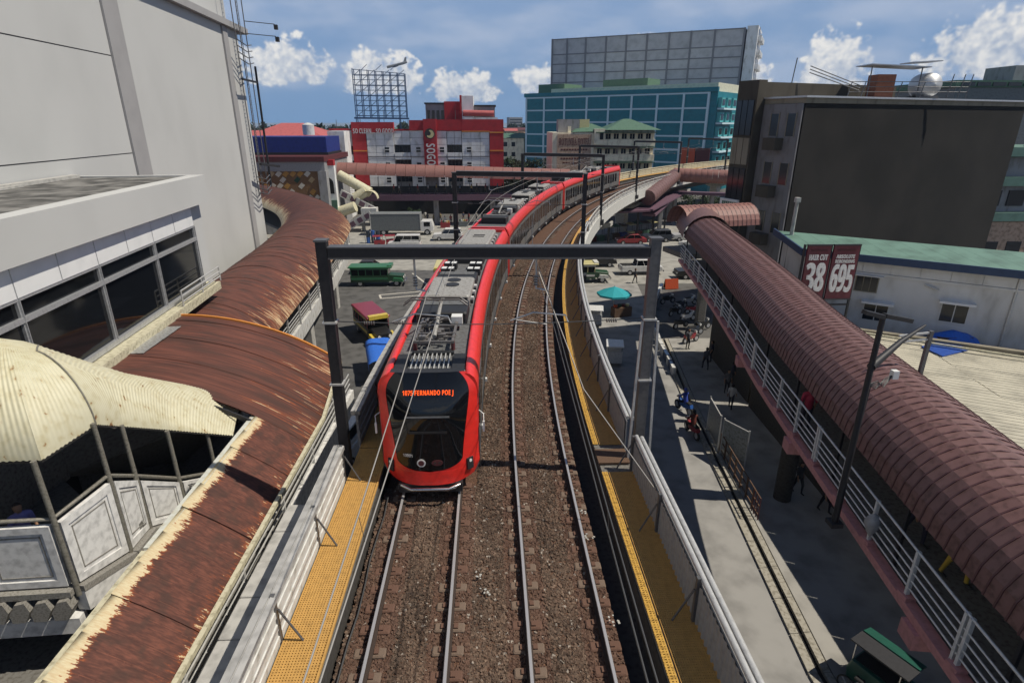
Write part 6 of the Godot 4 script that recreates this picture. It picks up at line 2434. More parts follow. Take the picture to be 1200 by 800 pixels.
func build_train() -> void:
	var cars := [[13.85, 35.1, "nearest car of the red light-rail train with its black rounded front"], [35.8, 64.8, "middle car of the red light-rail train on the curve"], [65.5, 93.5, "rearmost car of the red light-rail train, far round the curve"]]
	for ci in 3:
		var a: float = cars[ci][0]
		var b: float = cars[ci][1]
		var t := thing("train_car", cars[ci][2], "train", tp(a, LT, 7.6), 0, "cars of the red train")
		var st := nb()
		strip(st, a, b, 1.2, [[LT - 1.2, 7.95], [LT - 1.3, 8.2], [LT - 1.3, 10.32], [LT + 1.3, 10.32], [LT + 1.3, 8.2], [LT + 1.2, 7.95]], true, false, true)
		wpart(st, "body_shell", "train_side", t)
		for sd in [-1.0, 1.0]:
			st = nb()
			var pr := []
			for q in [[1.312, 10.20], [1.318, 10.42], [1.29, 10.64], [1.22, 10.80], [1.10, 10.90], [0.99, 10.92], [0.97, 10.80], [0.97, 10.25]]:
				pr.append([LT + sd * q[0], q[1]])
			if sd < 0:
				pr.reverse()
			strip(st, a, b, 0.8, pr, true, true, true)
			wpart(st, "roof_cove", "train_red", t)
			# windows and doors
			var s := a + 1.3
			var k := 0
			while s < b - 0.9:
				var door := k % 3 == 1
				var f := tframe(s, LT + sd * 1.303, 9.1)
				st = nb()
				if door:
					box(st, f * Vector3(0, -0.05, 0), Vector3(0.03, 2.05, 1.2), f.basis)
					var d := wpart(st, "door", "train_grey", t)
					for z in [-0.29, 0.29]:
						st = nb()
						box(st, f * Vector3(sd * 0.012, 0.25, z), Vector3(0.025, 1.2, 0.40), f.basis)
						part(st, "door_window", "black_glass", d)
					st = nb()
					box(st, f * Vector3(sd * 0.03, -1.12, 0.0), Vector3(0.10, 0.12, 0.16), f.basis)
					part(st, "step_light", "porcelain", d)
				else:
					box(st, f * Vector3(0, 0.30, 0), Vector3(0.03, 1.15, 0.82), f.basis)
					wpart(st, "window", "black_glass", t)
				s += 1.18 if not door else 1.18
				k += 1
			# drip rail and skirt line
			st = nb()
			strip(st, a, b, 1.5, [[LT + sd * 1.30, 8.14], [LT + sd * 1.30, 8.22], [LT + sd * 1.325, 8.22], [LT + sd * 1.325, 8.14]])
			wpart(st, "skirt_rail", "train_dark", t)
		st = nb()
		strip(st, a + 0.05, b - 0.05, 1.2, [[LT - 0.965, 10.33], [LT - 0.965, 10.80], [LT + 0.965, 10.80], [LT + 0.965, 10.33]])
		wpart(st, "roof_deck", "train_roof", t)
		# bogies and underframe
		for s in [a + 3.0, b - 3.0, (a + b) * 0.5]:
			st = nb()
			var f := tframe(s, LT, 7.6)
			box(st, f * Vector3(0, 0.32, 0), Vector3(2.0, 0.4, 2.4), f.basis)
			for z in [-0.8, 0.8]:
				for x in [-0.72, 0.72]:
					disc(st, f * Vector3(x, 0.36, z), f.basis.x, 0.35, 0.12, 14)
			wpart(st, "bogie", "train_dark", t)
		st = nb()
		strip(st, a + 0.3, b - 0.3, 2.0, [[LT - 1.15, 7.75], [LT - 1.15, 8.0], [LT + 1.15, 8.0], [LT + 1.15, 7.75]])
		wpart(st, "underframe", "train_dark", t)
		# red end caps between cars
		for e in [a, b]:
			if e > 20.0:
				st = nb()
				var f := tframe(e, LT, 0)
				prism(st, PackedVector2Array([Vector2(-1.33, 8.1), Vector2(1.33, 8.1), Vector2(1.33, 10.5), Vector2(1.1, 10.97), Vector2(-1.1, 10.97), Vector2(-1.33, 10.5)]), -0.12, 0.12, f)
				wpart(st, "end_frame", "train_red", t)
		if ci < 2:
			st = nb()
			strip(st, b + 0.1, b + 0.6, 0.5, [[LT - 1.0, 8.2], [LT - 1.0, 10.4], [LT + 1.0, 10.4], [LT + 1.0, 8.2]])
			wpart(st, "gangway", "train_dark", t)
		roof_gear(t, a, b, ci)
		if ci == 0:
			train_front(t)

func roof_gear(t: Node3D, a: float, b: float, ci: int) -> void:
	var rng := RandomNumberGenerator.new()
	rng.seed = 40 + ci
	var ac := func(s: float, len: float, fans: bool) -> void:
		var f := tframe(s, LT, 10.80)
		var st := nb()
		cbox(st, f * Vector3(0, 0.24, 0), Vector3(1.62, 0.48, len), 0.06, f.basis)
		var u := wpart(st, "air_conditioner", "unit_grey", t)
		if fans:
			for z in [-len * 0.5 + 0.55, -len * 0.5 + 1.25]:
				st = nb()
				disc(st, f * Vector3(0.05, 0.49, z), Vector3.UP, 0.27, 0.03, 18)
				part(st, "fan_grille", "train_dark", u)
		else:
			for z in [-0.2, 0.25]:
				st = nb()
				box(st, f * Vector3(0.1, 0.49, z), Vector3(0.6, 0.03, 0.14), f.basis)
				part(st, "vent", "train_dark", u)
		for z in [-len * 0.5, len * 0.5]:
			st = nb()
			box(st, f * Vector3(0, 0.2, z), Vector3(1.5, 0.36, 0.05), f.basis)
			part(st, "grille", "train_dark", u)
		for x in [-0.86, 0.86]:
			for k in int(len / 0.42):
				st = nb()
				box(st, f * Vector3(x, 0.16, -len * 0.5 + 0.25 + k * 0.42), Vector3(0.10, 0.12, 0.16), f.basis)
				part(st, "bracket", "train_dark" if k % 2 else "porcelain", u)
	var dark := func(s: float, len: float, h: float) -> void:
		var f := tframe(s, LT, 10.80)
		var st := nb()
		cbox(st, f * Vector3(0, h * 0.5, 0), Vector3(1.66, h, len), 0.05, f.basis)
		var u := wpart(st, "equipment_case", "train_dark", t)
		st = nb()
		box(st, f * Vector3(0, h + 0.01, -len * 0.25), Vector3(1.4, 0.02, len * 0.36), f.basis)
		part(st, "lid", "train_roof", u)
	var boxes := func(s: float) -> void:
		for r in 2:
			for x in [-0.72, -0.42, 0.42, 0.72]:
				var f := tframe(s + r * 1.0, LT + x, 10.80)
				var st := nb()
				box(st, f * Vector3(0, 0.14, 0), Vector3(0.26, 0.28, 0.5), f.basis)
				var u := wpart(st, "resistor_box", "train_dark", t)
				st = nb()
				box(st, f * Vector3(0, 0.285, 0), Vector3(0.22, 0.02, 0.36), f.basis)
				part(st, "lid", "porcelain", u)
	var panto := func(s: float) -> void:
		var f := tframe(s, LT, 10.80)
		var p := func(x: float, y: float, z: float) -> Vector3:
			return f * Vector3(x, y, -z)
		var st := nb()
		for x in [-0.55, 0.55]:
			bar(st, p.call(x, 0.28, -1.0), p.call(x, 0.28, 1.1), 0.07, 0.09)
		for z in [-1.0, -0.3, 0.4, 1.1]:
			bar(st, p.call(-0.6, 0.28, z), p.call(0.6, 0.28, z), 0.07, 0.07)
		wpart(st, "pantograph_base", "insulator", t)
		st = nb()
		for k in 26:
			var c: Vector3 = p.call(rng.randf_range(-0.62, 0.62), rng.randf_range(0.05, 0.36), rng.randf_range(-0.9, 1.0))
			box(st, c, Vector3(rng.randf_range(0.06, 0.22), rng.randf_range(0.05, 0.16), rng.randf_range(0.06, 0.3)), f.basis)
		for k in 9:
			var c: Vector3 = p.call(rng.randf_range(-0.6, 0.4), 0.34, rng.randf_range(-0.9, 0.7))
			tube(st, [c, c + f.basis * Vector3(rng.randf_range(0.1, 0.5), rng.randf_range(-0.1, 0.12), rng.randf_range(-0.5, 0.2))], 0.02, 5)
		wpart(st, "pantograph_drive", "insulator", t)
		for x in [-0.55, 0.55]:
			for z in [-0.9, 1.0]:
				st = nb()
				tube(st, [p.call(x, 0.0, z), p.call(x, 0.27, z)], 0.06, 8)
				wpart(st, "insulator", "maroon", t)
		st = nb()
		tube(st, [p.call(0, 0.34, -0.7), p.call(0.02, 0.82, 1.35)], 0.06, 8)
		wpart(st, "lower_arm", "unit_grey", t)
		st = nb()
		tube(st, [p.call(-0.03, 0.82, 1.35), p.call(-0.25, 1.28, 0.0)], 0.03, 6)
		tube(st, [p.call(0.03, 0.82, 1.35), p.call(0.25, 1.28, 0.0)], 0.03, 6)
		wpart(st, "upper_arm", "unit_grey", t)
		for z in [-0.13, 0.13]:
			st = nb()
			tube(st, [p.call(-0.95, 1.12, z), p.call(-0.72, 1.29, z), p.call(0.72, 1.29, z), p.call(0.95, 1.12, z)], 0.028, 6)
			wpart(st, "collector_strip", "insulator", t)
		st = nb()
		box(st, p.call(0.55, 0.32, 0.9), Vector3(0.34, 0.3, 0.34), f.basis)
		wpart(st, "surge_box", "porcelain", t)
	if ci == 0:
		# ribbed platform behind the cab
		for x in [-0.78, 0.78]:
			tbox(t, "roof_plate", "train_dark", 14.75, x, 10.85, Vector3(0.34, 0.06, 1.15))
		for k in 9:
			var f := tframe(14.75, LT - 0.5 + k * 0.125, 10.85)
			var st := nb()
			box(st, f.origin, Vector3(0.03, 0.05, 1.3), f.basis)
			wpart(st, "roof_rib", "rail_steel", t)
		tbox(t, "roof_bar", "rail_steel", 14.08, 0, 10.87, Vector3(1.95, 0.06, 0.07))
		tbox(t, "roof_bar", "train_dark", 15.45, 0, 10.86, Vector3(1.2, 0.06, 0.16))
		panto.call(16.7)
		dark.call(18.75, 1.5, 0.42)
		ac.call(21.1, 2.7, true)
		dark.call(23.2, 1.3, 0.34)
		boxes.call(24.7)
		dark.call(27.4, 1.6, 0.3)
		ac.call(31.2, 4.2, false)
	else:
		var s := a + 2.2
		var seq := [["dark", 1.6], ["panto", 3.2], ["dark", 1.4], ["ac", 3.4], ["boxes", 2.4], ["ac", 3.2], ["dark", 1.6], ["boxes", 2.4], ["ac", 3.4]]
		if ci == 2:
			seq = [["ac", 3.4], ["boxes", 2.4], ["dark", 1.6], ["ac", 3.4], ["panto", 3.2], ["dark", 1.5], ["ac", 3.4], ["boxes", 2.2]]
		for q in seq:
			if s + q[1] > b - 0.6:
				break
			match q[0]:
				"dark": dark.call(s + q[1] * 0.5, q[1] - 0.3, 0.4)
				"ac": ac.call(s + q[1] * 0.5, q[1] - 0.4, ci == 1)
				"boxes": boxes.call(s + 0.5)
				"panto": panto.call(s + 1.4)
			s += q[1]

func front_point(u: float, v: float) -> Vector3:
	var w := 1.315
	if v > 0.80:
		w -= 0.33 * pow((v - 0.80) / 0.20, 2.3)
	elif v < 0.12:
		w = lerpf(1.16, 1.315, v / 0.12)
	var bulge := 0.62
	if v > 0.50:
		bulge -= pow((v - 0.50) / 0.50, 2.2) * 0.54
	var z := bulge * (1.0 - pow(absf(u), 2.8))
	if v < 0.22:
		z += (0.22 - v) * 0.20
	return Vector3(u * w, lerpf(7.95, 10.97, v), z)

func mask_half(v: float) -> float:
	if v < 0.135:
		return 0.0
	var k := smoothstep(0.14, 1.0, v)
	var m := lerpf(0.66, 0.84, k)
	if v < 0.24:
		m *= sqrt(1.0 - pow(1.0 - (v - 0.135) / 0.105, 2.0))
	return m

func train_front(t: Node3D) -> void:
	var f := tframe(13.88, LT, 0)
	var rows := []
	for i in 61:
		rows.append(0.13 + 0.87 * i / 60.0)
	# red surround: left and right of the mask, and the apron below
	for sd in [-1.0, 1.0]:
		var st := nb()
		var rings := []
		for v in rows:
			var r := []
			var m := mask_half(v)
			for k in 9:
				r.append(f * front_point(sd * lerpf(m, 1.0, k / 8.0), v))
			rings.append(r)
		loft(st, rings, 0, false, true)
		wpart(st, "front_frame", "train_red", t)
	var st := nb()
	var rings := []
	for i in 9:
		var v := 0.13 * i / 8.0
		var r := []
		for k in 25:
			r.append(f * front_point(-1.0 + k / 12.0, v))
		rings.append(r)
	loft(st, rings, 0, false, true)
	wpart(st, "front_apron", "train_red", t)
	st = nb()
	rings = []
	for v in rows:
		var m := mask_half(v)
		if m <= 0.0:
			continue
		var r := []
		for k in 25:
			var p := front_point(m * (-1.0 + k / 12.0) * 1.0, v)
			r.append(f * (p + Vector3(0, 0, -0.012)))
		rings.append(r)
	loft(st, rings, 0, false, true)
	var mk := wpart(st, "windscreen", "black_glass", t)
	# roof lip that joins the screen to the roof deck
	st = nb()
	rings = []
	for i in 4:
		var r := []
		for k in 17:
			var u := -0.98 + k * 0.1225
			var p := front_point(u, 1.0)
			r.append(f * (p + Vector3(0, [0.0, -0.01, -0.03, -0.16][i], [0.0, -0.05, -0.3, -0.34][i] - maxf(0, p.z) * (i / 3.0))))
		rings.append(r)
	loft(st, rings, 0, false, true)
	wpart(st, "roof_visor", "train_dark", t)
	var b := f.basis
	var place := func(u: float, v: float, lift: float) -> Transform3D:
		var p := front_point(u, v)
		var dv := (front_point(u, v + 0.02) - front_point(u, v - 0.02)).normalized()
		var du := (front_point(u + 0.02, v) - front_point(u - 0.02, v)).normalized()
		var n := du.cross(dv).normalized()
		return f * Transform3D(Basis(du, n.cross(du), n), p + n * lift)
	letters("1075 FERNANDO POE J", "led_text", "led_orange", mk, place.call(0.03, 0.855, 0.02), 0.125, 1.30, 0.006)
	letters("13001", "car_number", "sign_white", mk, place.call(-0.42, 0.29, 0.012), 0.085, 0.26, 0.006)
	# sun blind and the ledge behind the glass
	for q in [[0.66, 0.045, 1.15, "train_grey"], [0.52, 0.06, 1.0, "train_dark"]]:
		st = nb()
		var x: Transform3D = place.call(0.0, q[0], 0.004)
		box(st, x.origin, Vector3(q[2], q[1], 0.012), x.basis)
		wpart(st, "sun_blind", q[3], t)
	# emblems
	var e1: Transform3D = place.call(-0.16, 0.22, 0.012)
	st = nb()
	disc(st, e1.origin, e1.basis.z, 0.115, 0.012, 20)
	part(st, "round_emblem", "porcelain", mk)
	st = nb()
	disc(st, e1.origin + e1.basis.z * 0.008, e1.basis.z, 0.078, 0.012, 18)
	part(st, "emblem_core", "maroon", mk)
	var e2: Transform3D = place.call(0.16, 0.22, 0.012)
	st = nb()
	var ov := PackedVector2Array()
	for k in 18:
		ov.append(Vector2(cos(k * TAU / 18) * 0.15, sin(k * TAU / 18) * 0.085))
	prism(st, ov, -0.005, 0.006, e2)
	part(st, "oval_emblem", "maroon", mk)
	st = nb()
	for x in [-0.06, 0.06]:
		disc(st, e2 * Vector3(x, 0, 0.008), e2.basis.z, 0.03, 0.01, 10)
	part(st, "emblem_mark", "paint_black", mk)
	# headlights
	for u in [-0.80, 0.80]:
		var x: Transform3D = place.call(u, 0.15, 0.012)
		st = nb()
		box(st, x.origin, Vector3(0.20, 0.34, 0.05), x.basis)
		var h := wpart(st, "headlight", "train_dark", t)
		st = nb()
		disc(st, x * Vector3(0, 0.09, 0.03), x.basis.z, 0.045, 0.02, 12)
		part(st, "lamp_lens", "porcelain", h)
	# coupler bar
	st = nb()
	tube(st, [f * Vector3(-0.78, 7.92, 0.60), f * Vector3(-0.5, 7.90, 0.78), f * Vector3(0.5, 7.90, 0.78), f * Vector3(0.78, 7.92, 0.60)], 0.045, 8)
	wpart(st, "coupler_bar", "chrome", t)
	st = nb()
	box(st, f * Vector3(0, 7.82, 0.35), Vector3(1.7, 0.25, 0.5), b)
	wpart(st, "under_scoop", "train_dark", t)
	# grey corner panels and mirrors
	for sd in [-1.0, 1.0]:
		st = nb()
		var r := []
		for i in 9:
			var y := lerpf(8.1, 9.35, i / 8.0)
			var w := 0.85 * (1.0 - pow(i / 8.0, 2.5) * 0.75)
			r.append([f * Vector3(sd * 1.325, y, 0.02), f * Vector3(sd * 1.325, y, -w)])
		loft(st, r, 0, false, true)
		wpart(st, "corner_panel", "train_grey", t)
		st = nb()
		tube(st, [f * Vector3(sd * 1.32, 9.75, -0.15), f * Vector3(sd * 1.44, 9.72, 0.0), f * Vector3(sd * 1.44, 9.35, 0.02)], 0.016, 6)
		box(st, f * Vector3(sd * 1.44, 9.36, 0.02), Vector3(0.05, 0.30, 0.07), b)
		wpart(st, "mirror", "porcelain", t)
		st = nb()
		box(st, f * Vector3(sd * 1.318, 9.55, -0.55), Vector3(0.03, 0.75, 0.6), b)
		wpart(st, "cab_window", "black_glass", t)

# ------------------------------------------------------------------ portals and wires
func build_overhead_line() -> void:
	var spots := [14.5, 38.0, 62.0, 86.0, 110.0, 134.0]
	var words := ["nearest portal frame of two dark posts and a beam across both tracks", "second portal frame across the tracks, behind the nearest one", "third portal frame, beside the middle of the train", "portal frame near the end of the train", "distant portal frame on the curve before the teal block", "farthest portal frame on the curve"]
	for i in spots.size():
		var s: float = spots[i]
		var t := thing("catenary_portal", words[i], "catenary portal", tp(s, -1.5, 7.6), 0, "portals over the railway")
		var L := tframe(s, -5.60, 0)
		var R := tframe(s, 2.78, 0)
		for k in 2:
			var f: Transform3D = [L, R][k]
			var st := nb()
			var w := 0.24
			var top := 14.25 if i == 0 else 14.0
			# H-section: two flanges and a web
			for x in [-w * 0.5, w * 0.5]:
				box(st, f * Vector3(x, (7.2 + top) * 0.5, 0), Vector3(0.03, top - 7.2, w), f.basis)
			box(st, f * Vector3(0, (7.2 + top) * 0.5, w * 0.42), Vector3(w - 0.03, top - 7.2, 0.03), f.basis)
			box(st, f * Vector3(0, (7.2 + top) * 0.5, -w * 0.42), Vector3(w - 0.03, top - 7.2, 0.03), f.basis)
			var m := "dark_steel" if k == 0 else ("mid_steel" if i == 0 else "dark_steel")
			var p := wpart(st, "post", m, t)
			st = nb()
			box(st, f * Vector3(0, 7.35, 0), Vector3(0.7, 0.5, 0.7), f.basis)
			part(st, "base", "dark_steel", p)
			st = nb()
			box(st, f * Vector3(0, top + 0.03, 0), Vector3(0.32, 0.05, 0.32), f.basis)
			part(st, "cap", "mid_steel", p)
			for y in [12.15, 10.4]:
				st = nb()
				box(st, f * Vector3(0, y, 0), Vector3(0.36, 0.05, 0.32), f.basis)
				part(st, "clamp", "rail_steel", p)
			if k == 1 and i == 0:
				st = nb()
				for x in [-0.3, 0.34]:
					bar(st, f * Vector3(x * 0.65, 12.1, 0.1), f * Vector3(x, 7.4, 0.1), 0.06, 0.06)
				part(st, "stay", "rail_steel", p)
		var st := nb()
		var a := L * Vector3(0.16, 13.98, 0)
		var b := R * Vector3(-0.16, 13.94, 0)
		bar(st, a, b, 0.30, 0.24)
		var bm := wpart(st, "beam", "dark_steel", t)
		st = nb()
		bar(st, a + Vector3(0, 0.14, 0), b + Vector3(0, 0.14, 0), 0.34, 0.035)
		bar(st, a - Vector3(0, 0.14, 0), b - Vector3(0, 0.14, 0), 0.34, 0.035)
		part(st, "flange", "mid_steel", bm)
		# cross-span with insulators, drop arms
		st = nb()
		var c0 := L * Vector3(0.2, 12.15, 0)
		var c1 := R * Vector3(-0.2, 12.15, 0)
		var pl := []
		for k in 13:
			pl.append(c0.lerp(c1, k / 12.0) - Vector3(0, 0.12 * sin(k * PI / 12.0), 0))
		tube(st, pl, 0.016, 5)
		wpart(st, "cross_span", "wire", t)
		for q in [0.10, 0.20, 0.90]:
			st = nb()
			var c := c0.lerp(c1, q) - Vector3(0, 0.05, 0)
			var d := (c1 - c0).normalized()
			for k in 5:
				disc(st, c + d * (k * 0.06 - 0.12), d, 0.055, 0.025, 8)
			wpart(st, "insulator", "insulator", t)
		for off in [LT, 0.0]:
			st = nb()
			var h := tframe(s, off, 0)
			var up := h * Vector3(-0.25, 13.84, 0)
			tube(st, [up, h * Vector3(-0.25, 13.0, 0), h * Vector3(0.0, 12.95, 0)], 0.03, 5)
			tube(st, [h * Vector3(-0.9, 12.12, 0), h * Vector3(-0.3, 12.34, 0), h * Vector3(0.55, 12.26, 0), h * Vector3(0.62, 12.08, 0)], 0.025, 5)
			wpart(st, "steady_arm", "rail_steel", t)
			st = nb()
			for k in 4:
				disc(st, h * Vector3(-0.25, 13.1 + k * 0.07, 0), Vector3.UP, 0.06, 0.03, 8)
			wpart(st, "insulator", "insulator", t)
	# running wires: contact wire, messenger wire, droppers
	for k in 2:
		var off := LT if k == 0 else 0.0
		var t := thing("overhead_wire", ["overhead contact and messenger wires above the left track", "overhead contact and messenger wires above the right track"][k], "overhead wire", tp(2, off, 12))
		var con := []
		var mes := []
		var s := -8.0
		while s < 135.0:
			var ph := fposmod(s - 14.5, 24.0) / 24.0
			var stag := 0.22 * (1.0 if int(floor((s - 14.5) / 24.0)) % 2 == 0 else -1.0) * (1.0 - 2.0 * ph)
			con.append(tp(s, off + stag, 12.07))
			mes.append(tp(s, off + stag * 0.3, 12.98 - 0.55 * sin(ph * PI)))
			s += 2.0
		var st := nb()
		tube(st, con, 0.011, 5)
		wpart(st, "contact_wire", "wire_light" if k == 0 else "wire", t)
		st = nb()
		tube(st, mes, 0.010, 5)
		wpart(st, "messenger_wire", "wire_light" if k == 0 else "wire", t)
		for i in range(1, con.size(), 3):
			st = nb()
			tube(st, [con[i], mes[i]], 0.004, 4)
			wpart(st, "dropper", "wire", t)
	# slack cables slung from the right post down to the walkway
	var g := thing("guy_cable", "pale cable slanting from the near portal down to the right walkway", "cable", Vector3(2.4, 8, -10))
	var st := nb()
	tube(st, [Vector3(1.2, 13.5, -14.4), Vector3(2.2, 11.0, -12.6), Vector3(3.9, 8.75, -11.6)], 0.014, 5)
	wpart(st, "wire", "wire_light", g)

# ------------------------------------------------------------------ vehicles (front towards local +x)
func wheels(t: Node3D, xs: Array, w: float, r: float) -> void:
	for x in xs:
		for sd in [-1.0, 1.0]:
			var st := nb()
			disc(st, Vector3(x, r, sd * (w * 0.5 - 0.08)), Vector3(0, 0, 1), r, 0.2, 16)
			var o := part(st, "wheel", "rubber", t)
			st = nb()
			disc(st, Vector3(x, r, sd * (w * 0.5 + 0.025)), Vector3(0, 0, 1), r * 0.58, 0.03, 12)
			part(st, "rim", "aluminium", o)

# side outline drawn out across the width, with the upper edge drawn in a little
func shell(t: Node3D, called: String, m: String, outline: Array, w: float, tuck := 0.08) -> MeshInstance3D:
	var st := nb()
	var rings := []
	for e in [[-0.5, tuck], [-0.47, 0.0], [0.47, 0.0], [0.5, tuck]]:
		var r := []
		for p in outline:
			var c := Vector2(0, 0.75)
			var q: Vector2 = p
			q = q.lerp(c, 0.06 if e[1] > 0.0 else 0.0)
			r.append(Vector3(q.x, q.y, e[0] * w))
		rings.append(r)
	loft(st, rings, 0, true, false, true)
	return part(st, called, m, t)

func car(called: String, label: String, cat: String, at: Vector3, turn: float, paint: String, kind: String, group := "") -> Node3D:
	var t := thing(called, label, cat, at, turn, group)
	var body: Array
	var cab: Array          # greenhouse: x of base front/rear, x of top front/rear, y base, y top
	var w := 1.72
	var wb := [1.3, -1.3]
	match kind:
		"sedan":
			body = [Vector2(-2.2, 0.32), Vector2(2.15, 0.32), Vector2(2.22, 0.55), Vector2(2.1, 0.78), Vector2(1.2, 0.93), Vector2(-1.5, 0.98), Vector2(-2.15, 0.93), Vector2(-2.25, 0.6)]
			cab = [1.0, -1.65, 0.3, -1.05, 0.94, 1.44]
		"suv":
			body = [Vector2(-2.2, 0.4), Vector2(2.2, 0.4), Vector2(2.28, 0.7), Vector2(2.15, 1.0), Vector2(1.1, 1.1), Vector2(-2.2, 1.12), Vector2(-2.28, 0.7)]
			cab = [1.0, -2.15, 0.35, -1.95, 1.1, 1.74]
			w = 1.8
		"pickup":
			body = [Vector2(-2.5, 0.45), Vector2(2.5, 0.45), Vector2(2.58, 0.75), Vector2(2.4, 1.02), Vector2(1.3, 1.12), Vector2(-2.5, 1.12), Vector2(-2.56, 0.7)]
			cab = [1.25, -0.75, 0.6, -0.6, 1.1, 1.75]
			wb = [1.6, -1.5]
			w = 1.8
		"van":
			body = [Vector2(-2.3, 0.42), Vector2(2.25, 0.42), Vector2(2.35, 0.7), Vector2(2.25, 1.0), Vector2(1.5, 1.15), Vector2(-2.3, 1.15), Vector2(-2.32, 0.7)]
			cab = [1.45, -2.3, 1.0, -2.22, 1.14, 2.0]
			w = 1.72
			wb = [1.45, -1.4]
	shell(t, "body", paint, body, w)
	# glass house and roof
	var st := nb()
	var b := w * 0.5 - 0.06
	var tw := w * 0.5 - 0.2
	hexa(st, [Vector3(cab[1], cab[4] - 0.02, b), Vector3(cab[0], cab[4] - 0.02, b), Vector3(cab[0], cab[4] - 0.02, -b), Vector3(cab[1], cab[4] - 0.02, -b), Vector3(cab[3], cab[5], tw), Vector3(cab[2], cab[5], tw), Vector3(cab[2], cab[5], -tw), Vector3(cab[3], cab[5], -tw)])
	part(st, "window_glass", "black_glass", t)
	st = nb()
	cbox(st, Vector3((cab[2] + cab[3]) * 0.5, cab[5] + 0.03, 0), Vector3(cab[2] - cab[3] + 0.1, 0.08, tw * 2 + 0.08), 0.03)
	part(st, "roof", paint, t)
	for sd in [-1.0, 1.0]:
		var pil := 3 if kind in ["sedan", "pickup"] else 4
		for k in pil:
			var f := k / float(pil - 1)
			st = nb()
			bar(st, Vector3(lerpf(cab[1], cab[0], f), cab[4], sd * (b + 0.005)), Vector3(lerpf(cab[3], cab[2], f), cab[5], sd * (tw + 0.005)), 0.07, 0.03)
			part(st, "pillar", paint, t)
	if kind == "van":
		for sd in [-1.0, 1.0]:
			st = nb()
			box(st, Vector3(-0.9, 1.3, sd * (b - 0.02)), Vector3(2.6, 0.30, 0.06))
			part(st, "side_panel", paint, t)
	if kind == "pickup":
		st = nb()
		box(st, Vector3(-1.65, 1.02, 0), Vector3(1.55, 0.24, w - 0.25))
		part(st, "cargo_bed", "dark_interior", t)
	wheels(t, wb, w, 0.33)
	for sd in [-1.0, 1.0]:
		st = nb()
		box(st, Vector3(body[2].x - 0.08, 0.74, sd * (w * 0.36)), Vector3(0.16, 0.14, 0.3))
		part(st, "headlight", "porcelain", t)
		st = nb()
		box(st, Vector3(-body[2].x + 0.06, 0.82, sd * (w * 0.38)), Vector3(0.14, 0.16, 0.22))
		part(st, "tail_light", "paint_red", t)
	st = nb()
	box(st, Vector3(body[2].x, 0.5, 0), Vector3(0.12, 0.18, w * 0.94))
	part(st, "bumper", "mid_steel", t)
	return t

func jeepney(label: String, at: Vector3, turn: float, roof: String, body: String, trim: String) -> Node3D:
	var t := thing("jeepney", label, "jeepney", at, turn, "jeepneys in the streets")
	shell(t, "body", body, [Vector2(-3.0, 0.5), Vector2(1.2, 0.5), Vector2(1.2, 1.25), Vector2(-3.0, 1.25)], 1.85, 0.0)
	shell(t, "hood", body, [Vector2(1.2, 0.55), Vector2(2.7, 0.55), Vector2(2.75, 1.15), Vector2(1.2, 1.28)], 1.35)
	var st := nb()
	cbox(st, Vector3(-0.85, 2.18, 0), Vector3(4.7, 0.16, 1.95), 0.06)
	part(st, "roof", roof, t)
	st = nb()
	box(st, Vector3(-1.0, 1.68, 0), Vector3(3.9, 0.84, 1.66))
	part(st, "cabin_interior", "dark_interior", t)
	for sd in [-1.0, 1.0]:
		for k in 6:
			st = nb()
			bar(st, Vector3(-2.9 + k * 0.8, 1.25, sd * 0.9), Vector3(-2.9 + k * 0.8, 2.12, sd * 0.9), 0.06, 0.06)
			part(st, "window_post", roof, t)
		st = nb()
		box(st, Vector3(-0.9, 2.0, sd * 0.91), Vector3(4.2, 0.16, 0.05))
		part(st, "name_board", trim, t)
		st = nb()
		box(st, Vector3(-0.9, 0.9, sd * 0.94), Vector3(4.0, 0.22, 0.03))
		part(st, "side_stripe", trim, t)
		st = nb()
		shell(t, "mudguard", trim, [Vector2(1.5, 0.6), Vector2(2.75, 0.55), Vector2(2.6, 0.9), Vector2(1.7, 0.98)], 0.34, 0.0).position.z = sd * 0.82
		st = nb()
		disc(st, Vector3(2.78, 0.92, sd * 0.45), Vector3(1, 0, 0), 0.13, 0.08, 12)
		part(st, "headlight", "porcelain", t)
	st = nb()
	hexa(st, [Vector3(1.1, 1.25, 0.85), Vector3(1.22, 1.25, 0.85), Vector3(1.22, 1.25, -0.85), Vector3(1.1, 1.25, -0.85), Vector3(0.9, 2.1, 0.85), Vector3(0.98, 2.1, 0.85), Vector3(0.98, 2.1, -0.85), Vector3(0.9, 2.1, -0.85)])
	part(st, "windscreen", "black_glass", t)
	st = nb()
	box(st, Vector3(1.3, 2.2, 0), Vector3(0.5, 0.3, 1.6))
	part(st, "visor", trim, t)
	st = nb()
	for k in 6:
		box(st, Vector3(2.77, 0.85, -0.3 + k * 0.12), Vector3(0.05, 0.5, 0.05))
	part(st, "grille", "chrome", t)
	st = nb()
	box(st, Vector3(2.95, 0.52, 0), Vector3(0.14, 0.2, 1.9))
	part(st, "bumper", "chrome", t)
	wheels(t, [2.0, -2.0], 1.75, 0.38)
	return t

